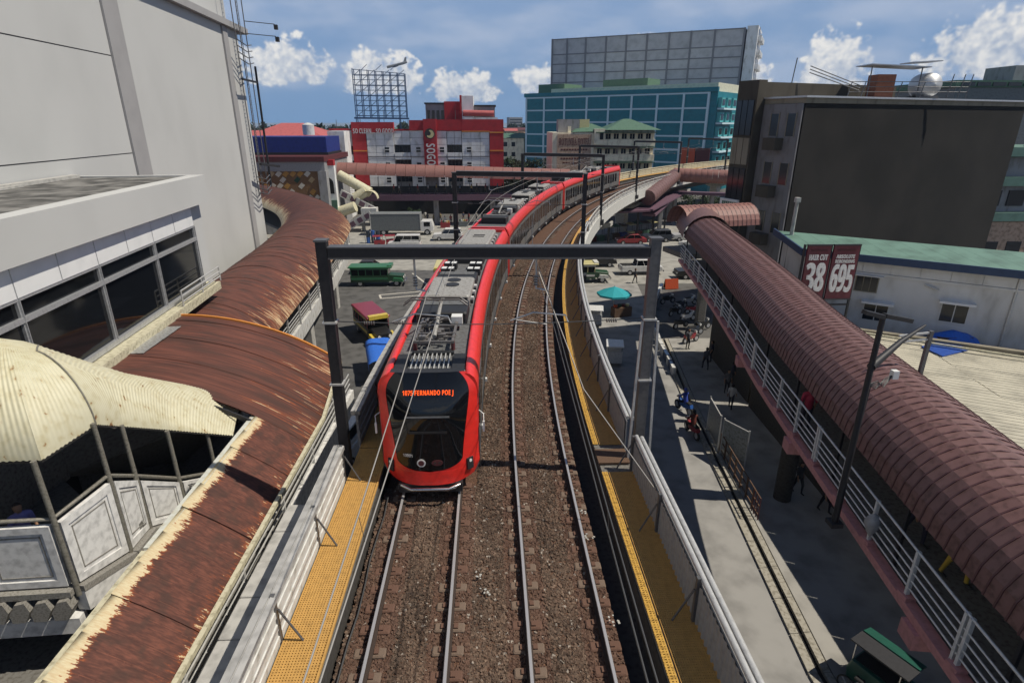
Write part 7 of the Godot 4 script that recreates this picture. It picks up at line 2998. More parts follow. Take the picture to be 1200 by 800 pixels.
func motorbike(label: String, at: Vector3, turn: float, paint: String, group := "motorcycles parked by the footbridge") -> Node3D:
	var t := thing("motorcycle", label, "motorcycle", at, turn, group)
	for x in [0.62, -0.62]:
		var st := nb()
		disc(st, Vector3(x, 0.29, 0), Vector3(0, 0, 1), 0.29, 0.1, 16)
		var w := part(st, "wheel", "rubber", t)
		st = nb()
		disc(st, Vector3(x, 0.29, 0), Vector3(0, 0, 1), 0.18, 0.12, 10)
		part(st, "rim", "aluminium", w)
	shell(t, "body", paint, [Vector2(-0.75, 0.55), Vector2(-0.1, 0.35), Vector2(0.35, 0.4), Vector2(0.5, 0.8), Vector2(0.2, 0.72), Vector2(-0.7, 0.75)], 0.24)
	var st := nb()
	cbox(st, Vector3(-0.28, 0.79, 0), Vector3(0.72, 0.10, 0.26), 0.03)
	part(st, "seat", "rubber", t)
	st = nb()
	tube(st, [Vector3(0.62, 0.3, 0), Vector3(0.42, 0.98, 0)], 0.03, 6)
	tube(st, [Vector3(0.36, 1.03, -0.32), Vector3(0.42, 0.98, 0), Vector3(0.36, 1.03, 0.32)], 0.02, 6)
	part(st, "handlebar", "chrome", t)
	st = nb()
	box(st, Vector3(0.52, 0.88, 0), Vector3(0.14, 0.16, 0.2))
	part(st, "headlight", "porcelain", t)
	return t

# ------------------------------------------------------------------ people: one continuous skin over tapered bones, meshed as surface nets
var person_shapes := {}

func person_bones(pose: String) -> Array:
	# [from, to, radius, radius, colour slot]; slots: 0 skin, 1 shirt, 2 trousers, 3 hair, 4 shoe. Facing +z, 1.68 m tall.
	var sw := 0.0
	var b := []
	var V := func(x, y, z): return Vector3(x, y, z)
	if pose == "sit":
		b = [[V.call(0, 0.86, -0.1), V.call(0, 1.28, 0.02), 0.15, 0.15, 1], [V.call(-0.13, 1.33, 0.02), V.call(0.13, 1.33, 0.02), 0.085, 0.085, 1], [V.call(0, 1.38, 0.03), V.call(0, 1.48, 0.05), 0.055, 0.052, 0],
			[V.call(0, 1.55, 0.06), V.call(0, 1.62, 0.05), 0.088, 0.092, 0], [V.call(0, 1.64, 0.03), V.call(0, 1.60, 0.0), 0.098, 0.10, 3], [V.call(0, 1.56, 0.15), V.call(0, 1.59, 0.14), 0.018, 0.014, 0]]
		for s in [-1.0, 1.0]:
			b.append_array([[V.call(s * 0.2, 1.33, 0.02), V.call(s * 0.27, 1.1, 0.18), 0.06, 0.048, 1], [V.call(s * 0.27, 1.1, 0.18), V.call(s * 0.27, 1.04, 0.42), 0.044, 0.034, 0], [V.call(s * 0.27, 1.04, 0.42), V.call(s * 0.26, 1.03, 0.5), 0.036, 0.028, 0],
				[V.call(s * 0.1, 0.85, -0.05), V.call(s * 0.2, 0.72, 0.36), 0.095, 0.068, 2], [V.call(s * 0.2, 0.72, 0.36), V.call(s * 0.19, 0.30, 0.22), 0.062, 0.045, 2], [V.call(s * 0.19, 0.27, 0.2), V.call(s * 0.2, 0.24, 0.36), 0.045, 0.036, 4]])
		return b
	sw = 0.22 if pose == "walk" else 0.02
	b = [[V.call(0, 0.93, 0), V.call(0, 1.22, 0), 0.13, 0.145, 1], [V.call(-0.12, 1.36, 0), V.call(0.12, 1.36, 0), 0.085, 0.085, 1], [V.call(0, 1.24, 0), V.call(0, 1.36, 0), 0.145, 0.11, 1], [V.call(0, 1.40, 0), V.call(0, 1.49, 0.01), 0.055, 0.052, 0],
		[V.call(0, 1.53, 0.025), V.call(0, 1.60, 0.015), 0.082, 0.09, 0], [V.call(0, 1.62, -0.01), V.call(0, 1.57, -0.035), 0.092, 0.09, 3], [V.call(0, 1.535, 0.11), V.call(0, 1.565, 0.10), 0.017, 0.013, 0]]
	for s in [-1.0, 1.0]:
		var q: float = sw * s
		b.append_array([[V.call(s * 0.19, 1.36, 0), V.call(s * 0.235, 1.09, -q * 0.5), 0.058, 0.047, 1], [V.call(s * 0.235, 1.09, -q * 0.5), V.call(s * 0.245, 0.86, -q * 0.5 + 0.09), 0.043, 0.032, 0], [V.call(s * 0.245, 0.86, -q * 0.5 + 0.09), V.call(s * 0.24, 0.76, -q * 0.5 + 0.12), 0.035, 0.026, 0],
			[V.call(s * 0.085, 0.92, 0), V.call(s * 0.10, 0.50, q * 0.7 + 0.03), 0.09, 0.062, 2], [V.call(s * 0.10, 0.50, q * 0.7 + 0.03), V.call(s * 0.10, 0.09, q - 0.02), 0.06, 0.042, 2], [V.call(s * 0.10, 0.05, q - 0.03), V.call(s * 0.115, 0.04, q + 0.13), 0.042, 0.034, 4]])
	return b

func person_shape(pose: String) -> Dictionary:
	if person_shapes.has(pose):
		return person_shapes[pose]
	var bones := person_bones(pose)
	var c := 0.036
	var lo := Vector3(-0.36, -0.02, -0.34)
	var n := Vector3i(21, 50, 26)
	var field := PackedFloat32Array()
	var which := PackedInt32Array()
	field.resize(n.x * n.y * n.z)
	which.resize(n.x * n.y * n.z)
	var i := 0
	for z in n.z:
		for y in n.y:
			for x in n.x:
				var p := lo + Vector3(x, y, z) * c
				var d := 9.0
				var best := 9.0
				var bi := 0
				for k in bones.size():
					var q: Array = bones[k]
					var a: Vector3 = q[0]
					var ab: Vector3 = q[1] - a
					var h := clampf((p - a).dot(ab) / ab.length_squared(), 0.0, 1.0)
					var e := (p - a - ab * h).length() - lerpf(q[2], q[3], h)
					if e < best:
						best = e
						bi = q[4]
					var m := maxf(0.025 - absf(d - e), 0.0) / 0.025
					d = minf(d, e) - m * m * 0.025 * 0.25
				field[i] = d
				which[i] = bi
				i += 1
	var id := {}
	var pts := PackedVector3Array()
	var slots := PackedInt32Array()
	var at := func(x: int, y: int, z: int) -> int:
		return x + n.x * (y + n.y * z)
	for z in n.z - 1:
		for y in n.y - 1:
			for x in n.x - 1:
				var sum := Vector3.ZERO
				var cnt := 0
				for e in [[0, 0, 0, 1, 0, 0], [0, 1, 0, 1, 1, 0], [0, 0, 1, 1, 0, 1], [0, 1, 1, 1, 1, 1], [0, 0, 0, 0, 1, 0], [1, 0, 0, 1, 1, 0], [0, 0, 1, 0, 1, 1], [1, 0, 1, 1, 1, 1], [0, 0, 0, 0, 0, 1], [1, 0, 0, 1, 0, 1], [0, 1, 0, 0, 1, 1], [1, 1, 0, 1, 1, 1]]:
					var fa: float = field[at.call(x + e[0], y + e[1], z + e[2])]
					var fb: float = field[at.call(x + e[3], y + e[4], z + e[5])]
					if (fa < 0.0) != (fb < 0.0):
						sum += Vector3(x + e[0], y + e[1], z + e[2]).lerp(Vector3(x + e[3], y + e[4], z + e[5]), fa / (fa - fb))
						cnt += 1
				if cnt:
					var k: int = at.call(x, y, z)
					id[k] = pts.size()
					pts.append(lo + sum / cnt * c)
					slots.append(which[k])
	var quads := []
	for z in range(1, n.z - 1):
		for y in range(1, n.y - 1):
			for x in range(1, n.x - 1):
				var f0: float = field[at.call(x, y, z)]
				for ax in 3:
					var f1: float = field[at.call(x + int(ax == 0), y + int(ax == 1), z + int(ax == 2))]
					if (f0 < 0.0) == (f1 < 0.0):
						continue
					var q := []
					for o in [[0, 0], [1, 0], [1, 1], [0, 1]]:
						var g := Vector3i(x, y, z)
						if ax == 0:
							g -= Vector3i(0, o[0], o[1])
						elif ax == 1:
							g -= Vector3i(o[1], 0, o[0])
						else:
							g -= Vector3i(o[0], o[1], 0)
						q.append(id[at.call(g.x, g.y, g.z)])
					if f0 >= 0.0:
						q.reverse()
					quads.append(q)
	person_shapes[pose] = {"pts": pts, "slots": slots, "quads": quads}
	return person_shapes[pose]

func person(label: String, at: Vector3, turn: float, pose: String, shirt: Color, trousers: Color, hair := Color(0.012, 0.010, 0.009), group := "") -> Node3D:
	var t := thing("person", label, "person", at, turn, group)
	var key := "%s %s %s %s" % [pose, shirt, trousers, hair]
	if not person_shapes.has(key):
		var s := person_shape(pose)
		var pal := [Color(0.30, 0.17, 0.105), shirt, trousers, hair, Color(0.03, 0.028, 0.026)]
		var st := nb(true)
		for q in s.quads:
			for k in [0, 1, 2, 0, 2, 3]:
				st.set_color(pal[s.slots[q[k]]])
				st.add_vertex(s.pts[q[k]])
		st.generate_normals()
		person_shapes[key] = st.commit()
	inst(person_shapes[key], "body", "person", t)
	return t

# ------------------------------------------------------------------ left of the railway
func build_left_street() -> void:
	jeepney("green jeepney crossing the junction left of the train", Vector3(-12.5, 0, -63.8), 0.02, "paint_green", "paint_dgreen", "paint_green")
	jeepney("maroon-roofed jeepney waiting beside the near portal's left post", Vector3(-9.9, 0, -46.6), deg_to_rad(-62), "paint_maroon", "paint_black", "paint_yellow")
	jeepney("yellow-roofed jeepney just showing behind the parapet left of the train", Vector3(-5.3, 0, -63.0), deg_to_rad(-90), "paint_cream", "paint_black", "paint_yellow")
	car("parked_car", "dark car half hidden behind the green jeepney", "car", Vector3(-14.5, 0, -69.5), 0.05, "paint_black", "sedan", "cars around the junction")
	car("utility_van", "small white van with side windows left of the train", "van", Vector3(-12.4, 0, -83.6), PI, "paint_white", "van", "cars around the junction")
	car("parked_car", "white estate car by the far footbridge", "car", Vector3(-6.6, 0, -90.2), PI, "paint_white", "suv", "cars around the junction")
	car("parked_car", "dark car close behind the second portal's left post", "car", Vector3(-3.0, 0, -87.0), PI, "paint_black", "suv", "cars around the junction")
	# covered lorry
	var t := thing("cargo_truck", "long grey canvas-sided lorry parked before the far footbridge", "truck", Vector3(-15.2, 0, -95.5))
	var st := nb()
	cbox(st, Vector3(0, 2.15, 0), Vector3(8.0, 2.7, 2.4), 0.06)
	part(st, "cargo_box", "canvas_grey", t)
	st = nb()
	for x in [-3.98, 3.98]:
		box(st, Vector3(x, 2.15, 1.205), Vector3(0.12, 2.7, 0.06))
	box(st, Vector3(0, 3.46, 1.205), Vector3(8.0, 0.12, 0.06))
	part(st, "edge_strip", "parapet_white", t)
	shell(t, "cab", "paint_white", [Vector2(4.15, 0.6), Vector2(5.9, 0.6), Vector2(6.0, 1.3), Vector2(5.7, 2.3), Vector2(4.15, 2.3)], 2.2)
	st = nb()
	box(st, Vector3(5.0, 1.75, 1.06), Vector3(1.0, 0.7, 0.1))
	part(st, "cab_window", "black_glass", t)
	st = nb()
	box(st, Vector3(0, 0.7, 0), Vector3(9, 0.2, 1.0))
	part(st, "chassis", "mid_steel", t)
	wheels(t, [5.0, -2.0, -3.2], 2.3, 0.48)
	# vehicles seen in the slot between footbridge and viaduct
	car("utility_van", "white van seen from above in the gap behind the left parapet", "van", Vector3(-8.0, 0, -28.0), deg_to_rad(80), "paint_white", "van", "cars around the junction")
	car("parked_car", "blue car seen from above in the gap beside the left parapet", "car", Vector3(-7.5, 0, -21.5), deg_to_rad(90), "paint_blue", "suv", "cars around the junction")
	# tricycle under a blue tarpaulin
	var q := thing("covered_tricycle", "bright blue tarpaulin over a tricycle by the left parapet", "tricycle", Vector3(-7.95, 0, -38.8), 0.25)
	st = nb()
	var rr := []
	for i in 9:
		var f := i / 8.0
		var o := []
		for k in 9:
			var g := k / 8.0
			var dip := 0.12 * sin(f * PI * 2.0) + 0.05 * sin(g * 9.0)
			o.append(Vector3(lerpf(-0.95, 0.95, g), 1.9 - 0.22 * pow(absf(g * 2.0 - 1.0), 3.0) + dip * 0.5 + (0.15 if f > 0.55 else 0.0), lerpf(2.1, -2.1, f)))
		o.push_front(o[0] - Vector3(0.02, 0.7, 0))
		o.append(o[-1] - Vector3(-0.02, 0.7, 0))
		rr.append(o)
	loft(st, rr, 0, false, true)
	part(st, "tarpaulin", "blue_tarp", q)
	st = nb()
	box(st, Vector3(0, 0.85, 0), Vector3(1.2, 0.9, 3.4))
	part(st, "sidecar", "paint_black", q)
	wheels(q, [0.4], 1.3, 0.28)
	# blue drums in a rack
	var dr := thing("drum_rack", "rack of blue plastic drums beside the curved red walkway", "drums", Vector3(-18.4, 0, -88))
	for i in 3:
		for j in 2:
			st = nb()
			tube(st, [Vector3(i * 0.72, 0.05 + j * 0.95, 0), Vector3(i * 0.72, 0.95 + j * 0.95, 0)], 0.31, 12)
			part(st, "drum", "paint_navy" if (i + j) % 2 else "paint_blue", dr)
	st = nb()
	for x in [-0.4, 1.85]:
		bar(st, Vector3(x, 0, 0.4), Vector3(x, 2.1, 0.4), 0.06, 0.06)
	part(st, "rack_frame", "mid_steel", dr)
	# red tricycles
	for k in 3:
		var c := thing("tricycle", ["red tricycle cab next to the blue drums", "red tricycle cab between the drums and the white van", "red tricycle cab beside the white van"][k], "tricycle", Vector3(-16.4 + k * 1.7, 0, -85.5 - k * 0.4), 0.2, "red tricycles")
		shell(c, "cab", "paint_red", [Vector2(-0.7, 0.3), Vector2(0.8, 0.3), Vector2(0.95, 0.8), Vector2(0.3, 1.0), Vector2(-0.7, 0.95)], 1.0)
		st = nb()
		cbox(st, Vector3(-0.1, 1.55, 0), Vector3(1.5, 0.08, 1.15), 0.03)
		part(st, "roof", "paint_red", c)
		st = nb()
		for x in [-0.7, 0.55]:
			for z in [-0.48, 0.48]:
				bar(st, Vector3(x, 0.9, z), Vector3(x, 1.52, z), 0.05, 0.05)
		part(st, "roof_post", "chrome", c)
		wheels(c, [0.0], 1.1, 0.27)
	# crowd under and on the far footbridge
	var rng := RandomNumberGenerator.new()
	rng.seed = 64
	var sh := [Color(0.5, 0.5, 0.48), Color(0.04, 0.05, 0.09), Color(0.30, 0.05, 0.05), Color(0.10, 0.16, 0.22), Color(0.02, 0.02, 0.02), Color(0.42, 0.32, 0.12)]
	var tr := [Color(0.02, 0.025, 0.05), Color(0.03, 0.03, 0.03), Color(0.16, 0.13, 0.09)]
	for k in 22:
		person("pedestrian in the shade under the far footbridge", Vector3(-18.5 + k * 1.05 + rng.randf_range(-0.3, 0.3), 0, -103.0 - rng.randf_range(0.0, 7.0)), rng.randf() * 6.3, "walk" if k % 2 else "stand", sh[rng.randi() % 6], tr[rng.randi() % 3], Color(0.012, 0.010, 0.009), "crowd under the far footbridge")
	for k in 16:
		person("pedestrian crossing on the purple deck of the far footbridge", Vector3(-17.0 + k * 1.5 + rng.randf_range(-0.4, 0.4), 5.36, -104.2 - rng.randf_range(0.0, 1.8)), PI / 2 if k % 2 else -PI / 2, "walk", sh[rng.randi() % 6], tr[rng.randi() % 3], Color(0.012, 0.010, 0.009), "crowd on the far footbridge")
	for k in 5:
		var st2 := thing("vendor_stall", "vendor's stall with goods under the far footbridge", "stall", Vector3(-14.0 + k * 3.1, 0, -101.5 - (k % 2) * 1.2), 0, "vendor stalls under the far footbridge")
		st = nb()
		box(st, Vector3(0, 0.45, 0), Vector3(1.6, 0.9, 0.8))
		part(st, "table", ["wood", "maroon", "paint_red", "canvas_grey", "wood"][k], st2)
		for j in 5:
			st = nb()
			cbox(st, Vector3(-0.6 + j * 0.3, 1.06, 0.1 * (j % 2)), Vector3(0.24, 0.32, 0.3), 0.03)
			part(st, "goods", ["paint_cream", "mural_orange", "paint_red", "mural_green", "parapet_white"][(j + k) % 5], st2)

# ------------------------------------------------------------------ right of the railway
func build_right_street() -> void:
	car("pickup_truck", "white pickup truck behind the near portal's right post", "pickup", Vector3(18.0, 0, -67.8), 0.03, "paint_white", "pickup", "cars in the car park")
	car("parked_car", "dark red sedan in the car park beyond the near portal", "car", Vector3(21.0, 0, -86.0), PI, "paint_red", "sedan", "cars in the car park")
	car("parked_car", "dark blue suv beside the red sedan", "car", Vector3(25.4, 0, -88.0), PI, "paint_navy", "suv", "cars in the car park")
	car("parked_car", "silver car half hidden by the brown footbridge's far end", "car", Vector3(30.2, 0, -88.5), PI, "paint_silver", "suv", "cars in the car park")
	car("parked_car", "white hatchback at the edge of the footbridge beyond the dark suv", "car", Vector3(29.6, 0, -82.5), 2.4, "paint_white", "sedan", "cars in the car park")
	car("parked_car", "black suv in front of the brown footbridge's far railing", "car", Vector3(23.8, 0, -65.5), PI, "paint_black", "suv", "cars in the car park")
	car("parked_car", "dark van in the shade behind the white pickup", "car", Vector3(13.5, 0, -72.0), 0.0, "paint_black", "van", "cars in the car park")
	jeepney("yellow-roofed jeepney showing past the right parapet before the white pickup", Vector3(10.6, 0, -64.4), 0.0, "paint_cream", "paint_dgreen", "parapet_white")
	# umbrella stall
	var u := thing("market_umbrella", "teal market umbrella over a street stall by the right parapet", "umbrella", Vector3(11.6, 0, -52.4))
	var st := nb()
	var n := 8
	var rim := []
	for k in n:
		rim.append(Vector3(cos(k * TAU / n + 0.3) * 1.65, 2.0, sin(k * TAU / n + 0.3) * 1.65))
	for k in n:
		tri(st, Vector3(0, 2.65, 0), rim[(k + 1) % n], rim[k])
		quad(st, rim[k], rim[(k + 1) % n], rim[(k + 1) % n] - Vector3(0, 0.18, 0), rim[k] - Vector3(0, 0.18, 0))
	part(st, "canopy", "teal_cloth", u)
	st = nb()
	tube(st, [Vector3.ZERO, Vector3(0, 2.75, 0)], 0.03, 6)
	part(st, "pole", "rail_steel", u)
	var sl := thing("street_stall", "brown stall counter with baskets under the teal umbrella", "stall", Vector3(12.2, 0, -51.6), 0.3)
	st = nb()
	box(st, Vector3(0, 0.45, 0), Vector3(1.8, 0.9, 0.8))
	part(st, "counter", "wood", sl)
	for k in 4:
		st = nb()
		tube(st, [Vector3(-0.65 + k * 0.42, 0.9, 0), Vector3(-0.65 + k * 0.42, 1.15, 0)], 0.16, 10, 0.2)
		part(st, "basket", ["orange_board", "mural_green", "maroon", "paint_cream"][k], sl)
	var ob := thing("folding_sign", "small orange board standing in the street by the black suv", "sign", Vector3(19.7, 0, -60.9), 0.1)
	for sd in [-1.0, 1.0]:
		st = nb()
		hexa(st, [Vector3(-0.75, 0.05, sd * 0.3 + 0.02), Vector3(0.75, 0.05, sd * 0.3 + 0.02), Vector3(0.75, 0.05, sd * 0.3 - 0.02), Vector3(-0.75, 0.05, sd * 0.3 - 0.02), Vector3(-0.75, 1.1, 0.03 * sd + 0.02), Vector3(0.75, 1.1, 0.03 * sd + 0.02), Vector3(0.75, 1.1, 0.03 * sd - 0.02), Vector3(-0.75, 1.1, 0.03 * sd - 0.02)])
		part(st, "leaf", "orange_board", ob)
	# white-topped tricycles below the right parapet
	for k in 2:
		var c := thing("tricycle", ["white tricycle cab in the shade under the right parapet", "small pale cart in the shaded street below the right parapet"][k], "tricycle", [Vector3(9.3, 0, -49.0), Vector3(9.2, 0, -40.2)][k], 1.4)
		shell(c, "cab", "paint_silver", [Vector2(-0.8, 0.3), Vector2(0.8, 0.3), Vector2(0.95, 0.9), Vector2(0.5, 1.25), Vector2(-0.8, 1.2)], 1.1)
		st = nb()
		cbox(st, Vector3(0, 1.6, 0), Vector3(1.6, 0.08, 1.3), 0.03)
		part(st, "roof", "paint_white", c)
		st = nb()
		for x in [-0.7, 0.6]:
			for z in [-0.5, 0.5]:
				bar(st, Vector3(x, 1.1, z), Vector3(x, 1.58, z), 0.05, 0.05)
		part(st, "roof_post", "chrome", c)
		wheels(c, [0.0], 1.1, 0.27)
	# motorcycles parked in the shade by the footbridge
	var spots := [[17.6, -55.0, 0.4], [18.3, -53.2, 0.5], [19.0, -51.6, 0.3], [17.2, -51.2, 0.6], [17.8, -49.4, 0.4], [16.6, -47.6, 0.5], [17.2, -45.8, 0.3], [16.3, -44.0, 0.5], [18.4, -47.2, 0.4], [19.6, -54.4, 0.4]]
	var cols := ["paint_black", "paint_navy", "paint_red", "paint_black", "paint_silver"]
	for k in spots.size():
		motorbike(["first", "second", "third", "fourth", "fifth", "sixth", "seventh", "eighth", "ninth", "tenth"][k] + " " + cols[k % 5].trim_prefix("paint_") + " motorcycle parked in the shade beside the brown footbridge", Vector3(spots[k][0], 0.12, spots[k][1]), spots[k][2], cols[k % 5])
	var mb := motorbike("blue motorcycle by the kerb near the grey mesh panels", Vector3(12.0, 0, -32.2), 1.9, "paint_blue", "motorcycles at the kerb")
	motorbike("dark red motorcycle by the kerb in front of the blue one", Vector3(11.55, 0, -29.3), 1.7, "paint_red", "motorcycles at the kerb")
	person("rider in a blue top sitting on the blue motorcycle", Vector3(11.97, -0.04, -32.1), 1.9 + PI / 2, "sit", Color(0.03, 0.06, 0.34), Color(0.015, 0.018, 0.03), Color(0.10, 0.14, 0.42))
	person("rider in a dark red top sitting on the dark red motorcycle", Vector3(11.53, -0.04, -29.2), 1.7 + PI / 2, "sit", Color(0.10, 0.02, 0.015), Color(0.015, 0.015, 0.015), Color(0.02, 0.02, 0.02))
	# people
	person("pedestrian in a white shirt behind the grey mesh panels", Vector3(15.0, 0.12, -32.3), 2.6, "walk", Color(0.46, 0.45, 0.43), Color(0.03, 0.03, 0.04))
	person("pedestrian in navy clothes under the footbridge, nearer of a walking pair", Vector3(15.3, 0.12, -21.9), 0.3, "walk", Color(0.02, 0.022, 0.035), Color(0.012, 0.012, 0.02))
	person("pedestrian in dark grey under the footbridge, farther of a walking pair", Vector3(14.8, 0.12, -23.4), 0.2, "walk", Color(0.05, 0.05, 0.05), Color(0.02, 0.02, 0.025))
	person("dark-clothed pedestrian crossing the street beside the near portal's right post", Vector3(16.3, 0, -63.4), 1.2, "walk", Color(0.02, 0.02, 0.024), Color(0.015, 0.015, 0.02))
	for k in 7:
		person("%s-shirted pedestrian in the deep shade beneath the footbridge, %s along the pavement" % [["grey", "navy", "maroon"][k % 3], ["nearest", "second", "third", "fourth", "fifth", "sixth", "farthest"][k]], Vector3(15.6 + (k % 3) * 0.9, 0.12, -34.5 - k * 1.35), k * 1.1, "walk" if k % 2 else "stand", [Color(0.12, 0.12, 0.13), Color(0.03, 0.03, 0.05), Color(0.10, 0.04, 0.04)][k % 3], Color(0.02, 0.02, 0.03), Color(0.012, 0.010, 0.009), "people beneath the brown footbridge")
	person("person in red and yellow walking on the footbridge behind the railing", Vector3(10.25, 7.43, -9.9), 0.2, "walk", Color(0.50, 0.06, 0.03), Color(0.50, 0.34, 0.05))
	person("person in white walking on the footbridge just behind the one in red", Vector3(10.2, 7.43, -11.2), 0.1, "walk", Color(0.42, 0.42, 0.45), Color(0.03, 0.03, 0.05))
	person("person in a red striped top on the footbridge behind the railing", Vector3(10.3, 7.43, -16.6), 3.0, "stand", Color(0.34, 0.03, 0.06), Color(0.03, 0.03, 0.04))
	# pavement furniture
	var rl := thing("pedestrian_railing", "rusty iron railing along the kerb below the footbridge", "railing", Vector3(11.9, 0.12, -24.4))
	for k in 7:
		var a := Vector3(12.15, 0.12, -27.2).lerp(Vector3(11.72, 0.12, -21.4), k / 7.0) + Vector3(0.25, 0, 0)
		var b := Vector3(12.15, 0.12, -27.2).lerp(Vector3(11.72, 0.12, -21.4), (k + 1) / 7.0) + Vector3(0.25, 0, 0)
		st = nb()
		bar(st, a, a + Vector3(0, 1.15, 0), 0.07, 0.07)
		wpart(st, "post", "wood", rl)
		for y in [0.25, 0.7, 1.12]:
			st = nb()
			bar(st, a + Vector3(0, y, 0), b + Vector3(0, y, 0), 0.045, 0.045)
			wpart(st, "rail_bar", "wood", rl)
	for k in 4:
		st = nb()
		var p := Vector3(11.97, 0.12, -21.4) + Vector3(0.0, 0, -k * 0.22)
		bar(st, p, p + Vector3(0, 1.15, 0), 0.035, 0.035)
		wpart(st, "end_bar", "maroon", rl)
	for k in 2:
		var a: Vector3 = [Vector3(12.55, 0.12, -29.6), Vector3(12.35, 0.12, -27.0)][k]
		var b: Vector3 = [Vector3(12.3, 0.12, -27.3), Vector3(13.1, 0.12, -25.6)][k]
		var mp_ := thing("mesh_hoarding", ["tall grey mesh panel standing on the pavement, farther of two", "tall grey mesh panel standing on the pavement, nearer of two"][k], "hoarding", a, 0, "grey mesh panels")
		st = nb()
		var h := Vector3(0, 2.1, 0)
		var u2 := Vector3(0, 0.35, 0)
		var tk := (b - a).normalized().cross(Vector3.UP) * 0.02
		hexa(st, [a + u2 - tk, a + u2 + tk, b + u2 + tk, b + u2 - tk, a + h - tk, a + h + tk, b + h + tk, b + h - tk])
		wpart(st, "panel", "mesh_panel", mp_)
		st = nb()
		for p in [a, b]:
			bar(st, p, p + Vector3(0, 2.2, 0), 0.06, 0.06)
		bar(st, a + h, b + h, 0.05, 0.05)
		wpart(st, "frame", "rail_steel", mp_)
	var br := thing("street_barrier", "low white and blue barrier curving along the shaded street", "barrier", Vector3(15, 0, -50))
	var bp := [[18.7, -61.0], [17.1, -57.1], [15.5, -52.8], [14.3, -47.9], [13.6, -43.7], [13.3, -40.1], [13.05, -37.7]]
	for i in bp.size() - 1:
		var m := 3
		for k in m:
			var a := Vector3(lerpf(bp[i][0], bp[i + 1][0], k / float(m)), 0.3, lerpf(bp[i][1], bp[i + 1][1], k / float(m)))
			var b := Vector3(lerpf(bp[i][0], bp[i + 1][0], (k + 0.9) / m), 0.3, lerpf(bp[i][1], bp[i + 1][1], (k + 0.9) / m))
			st = nb()
			bar(st, a, b, 0.28, 0.6)
			wpart(st, "barrier_block", "parapet_white" if (i + k) % 3 else "blue_fascia", br)
	# pedicab at the bottom of the view
	var pc := thing("pedicab", "green pedicab with a dark flat roof and a bicycle at its side", "pedicab", Vector3(12.0, 0.0, -12.9), deg_to_rad(-62))
	for x in [0.62, -0.48]:
		st = nb()
		for k in 18:
			var a0 := k * TAU / 18
			var a1 := (k + 1) * TAU / 18
			tube(st, [Vector3(x + cos(a0) * 0.31, 0.33 + sin(a0) * 0.31, 0.75), Vector3(x + cos(a1) * 0.31, 0.33 + sin(a1) * 0.31, 0.75)], 0.028, 6)
		var w := part(st, "wheel", "rubber", pc)
		st = nb()
		for k in 8:
			tube(st, [Vector3(x, 0.33, 0.75), Vector3(x + cos(k * TAU / 8) * 0.3, 0.33 + sin(k * TAU / 8) * 0.3, 0.75)], 0.006, 4)
		part(st, "spokes", "chrome", w)
	st = nb()
	tube(st, [Vector3(-0.48, 0.33, 0.75), Vector3(-0.15, 0.78, 0.75), Vector3(0.45, 0.82, 0.75), Vector3(0.62, 0.33, 0.75)], 0.03, 6)
	tube(st, [Vector3(-0.15, 0.78, 0.75), Vector3(0.05, 0.33, 0.75), Vector3(0.45, 0.8, 0.75)], 0.03, 6)
	part(st, "bicycle_frame", "chrome", pc)
	st = nb()
	tube(st, [Vector3(0.42, 1.02, 0.45), Vector3(0.48, 1.0, 0.75), Vector3(0.42, 1.02, 1.05)], 0.02, 6)
	part(st, "handlebar", "chrome", pc)
	st = nb()
	cbox(st, Vector3(-0.18, 0.88, 0.75), Vector3(0.28, 0.08, 0.2), 0.03)
	part(st, "saddle", "rubber", pc)
	shell(pc, "passenger_cab", "paint_teal", [Vector2(-0.75, 0.25), Vector2(0.75, 0.25), Vector2(0.95, 0.6), Vector2(0.8, 0.95), Vector2(-0.7, 1.0), Vector2(-0.8, 0.6)], 0.95).position.z = -0.1
	st = nb()
	box(st, Vector3(-0.05, 1.0, -0.1), Vector3(1.2, 0.04, 0.7))
	part(st, "seat", "rubber", pc)
	st = nb()
	for x in [-0.7, 0.65]:
		for z in [-0.5, 0.3]:
			bar(st, Vector3(x, 0.9, z), Vector3(x, 1.62, z), 0.03, 0.03)
	part(st, "roof_post", "chrome", pc)
	st = nb()
	box(st, Vector3(0, 1.66, 0.05), Vector3(1.75, 0.05, 0.62))
	part(st, "roof", "dark_steel", pc)
	st = nb()
	box(st, Vector3(0, 1.64, -0.5), Vector3(1.7, 0.05, 0.46), Basis(Vector3(1, 0, 0), -0.25))
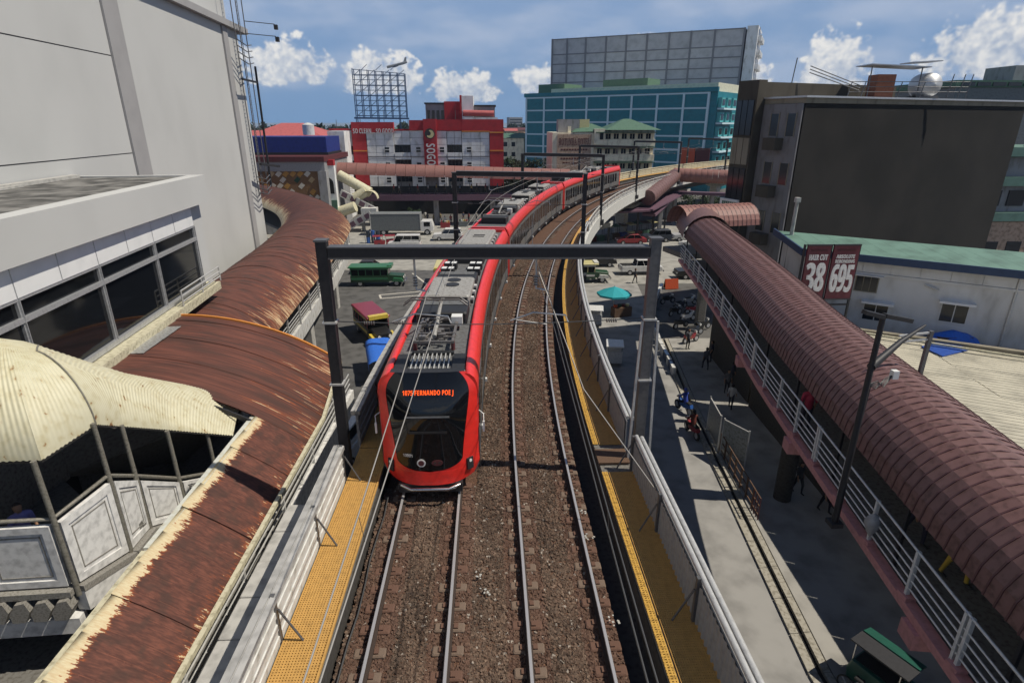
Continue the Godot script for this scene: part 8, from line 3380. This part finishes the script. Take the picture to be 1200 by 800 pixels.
	part(st, "roof_flap", "paint_teal", pc)

# ------------------------------------------------------------------ small things on the railway and around
func build_small_things() -> void:
	# rails' cross cable between the two rails of the right track, white rod
	var t := thing("track_rod", "white rod lying across the right-hand track", "rod", tp(27.6, 0, 7.62))
	var st := nb()
	tube(st, [tp(27.9, -0.78, 7.63), tp(27.3, 0.78, 7.63)], 0.035, 6)
	wpart(st, "rod", "porcelain", t)
	# cable trunk along the left edge of the ballast
	var c := thing("trackside_cable", "long dark cable lying beside the left walkway", "cable", tp(6, -4.3, 7.45))
	st = nb()
	var pl := []
	for i in 14:
		pl.append(tp(3.0 + i * 0.8, -4.28 + 0.03 * sin(i * 1.7), 7.46))
	tube(st, pl, 0.02, 5)
	wpart(st, "cable", "wire", c)
	# loose litter on the ballast: pale scraps
	var rng := RandomNumberGenerator.new()
	rng.seed = 71
	for q in [[10.4, -1.75], [9.9, -1.62], [12.6, 0.95], [11.6, 0.92], [9.0, 1.0]]:
		var l := thing("litter_scrap", "small pale scrap of litter on the ballast", "litter", tp(q[0], q[1], 7.47), rng.randf() * 6.0, "litter on the ballast")
		st = nb()
		for k in 7:
			box(st, Vector3(rng.randf_range(-0.12, 0.12), rng.randf_range(0.0, 0.02), rng.randf_range(-0.12, 0.12)), Vector3(rng.randf_range(0.02, 0.06), 0.012, rng.randf_range(0.02, 0.05)), Basis(Vector3.UP, rng.randf() * 3.0))
		part(st, "scrap", "scrap", l)
	# plastic bag tied to the footbridge railing
	var b := thing("plastic_bag", "grey plastic bag tied to the footbridge railing", "bag", rb(13.1, 0.02, 7.95))
	st = nb()
	var rr := []
	for i in 8:
		var f := i / 7.0
		var o := []
		var r := 0.17 * sin(pow(f, 0.7) * PI) + 0.015
		for k in 10:
			o.append(Vector3(cos(k * TAU / 10) * r * (1.0 + 0.15 * sin(k * 3.0 + i)), lerpf(0.45, -0.2, f), sin(k * TAU / 10) * r * 0.8))
		rr.append(o)
	loft(st, rr, 0, true, true)
	part(st, "bag", "parapet_grey", b)
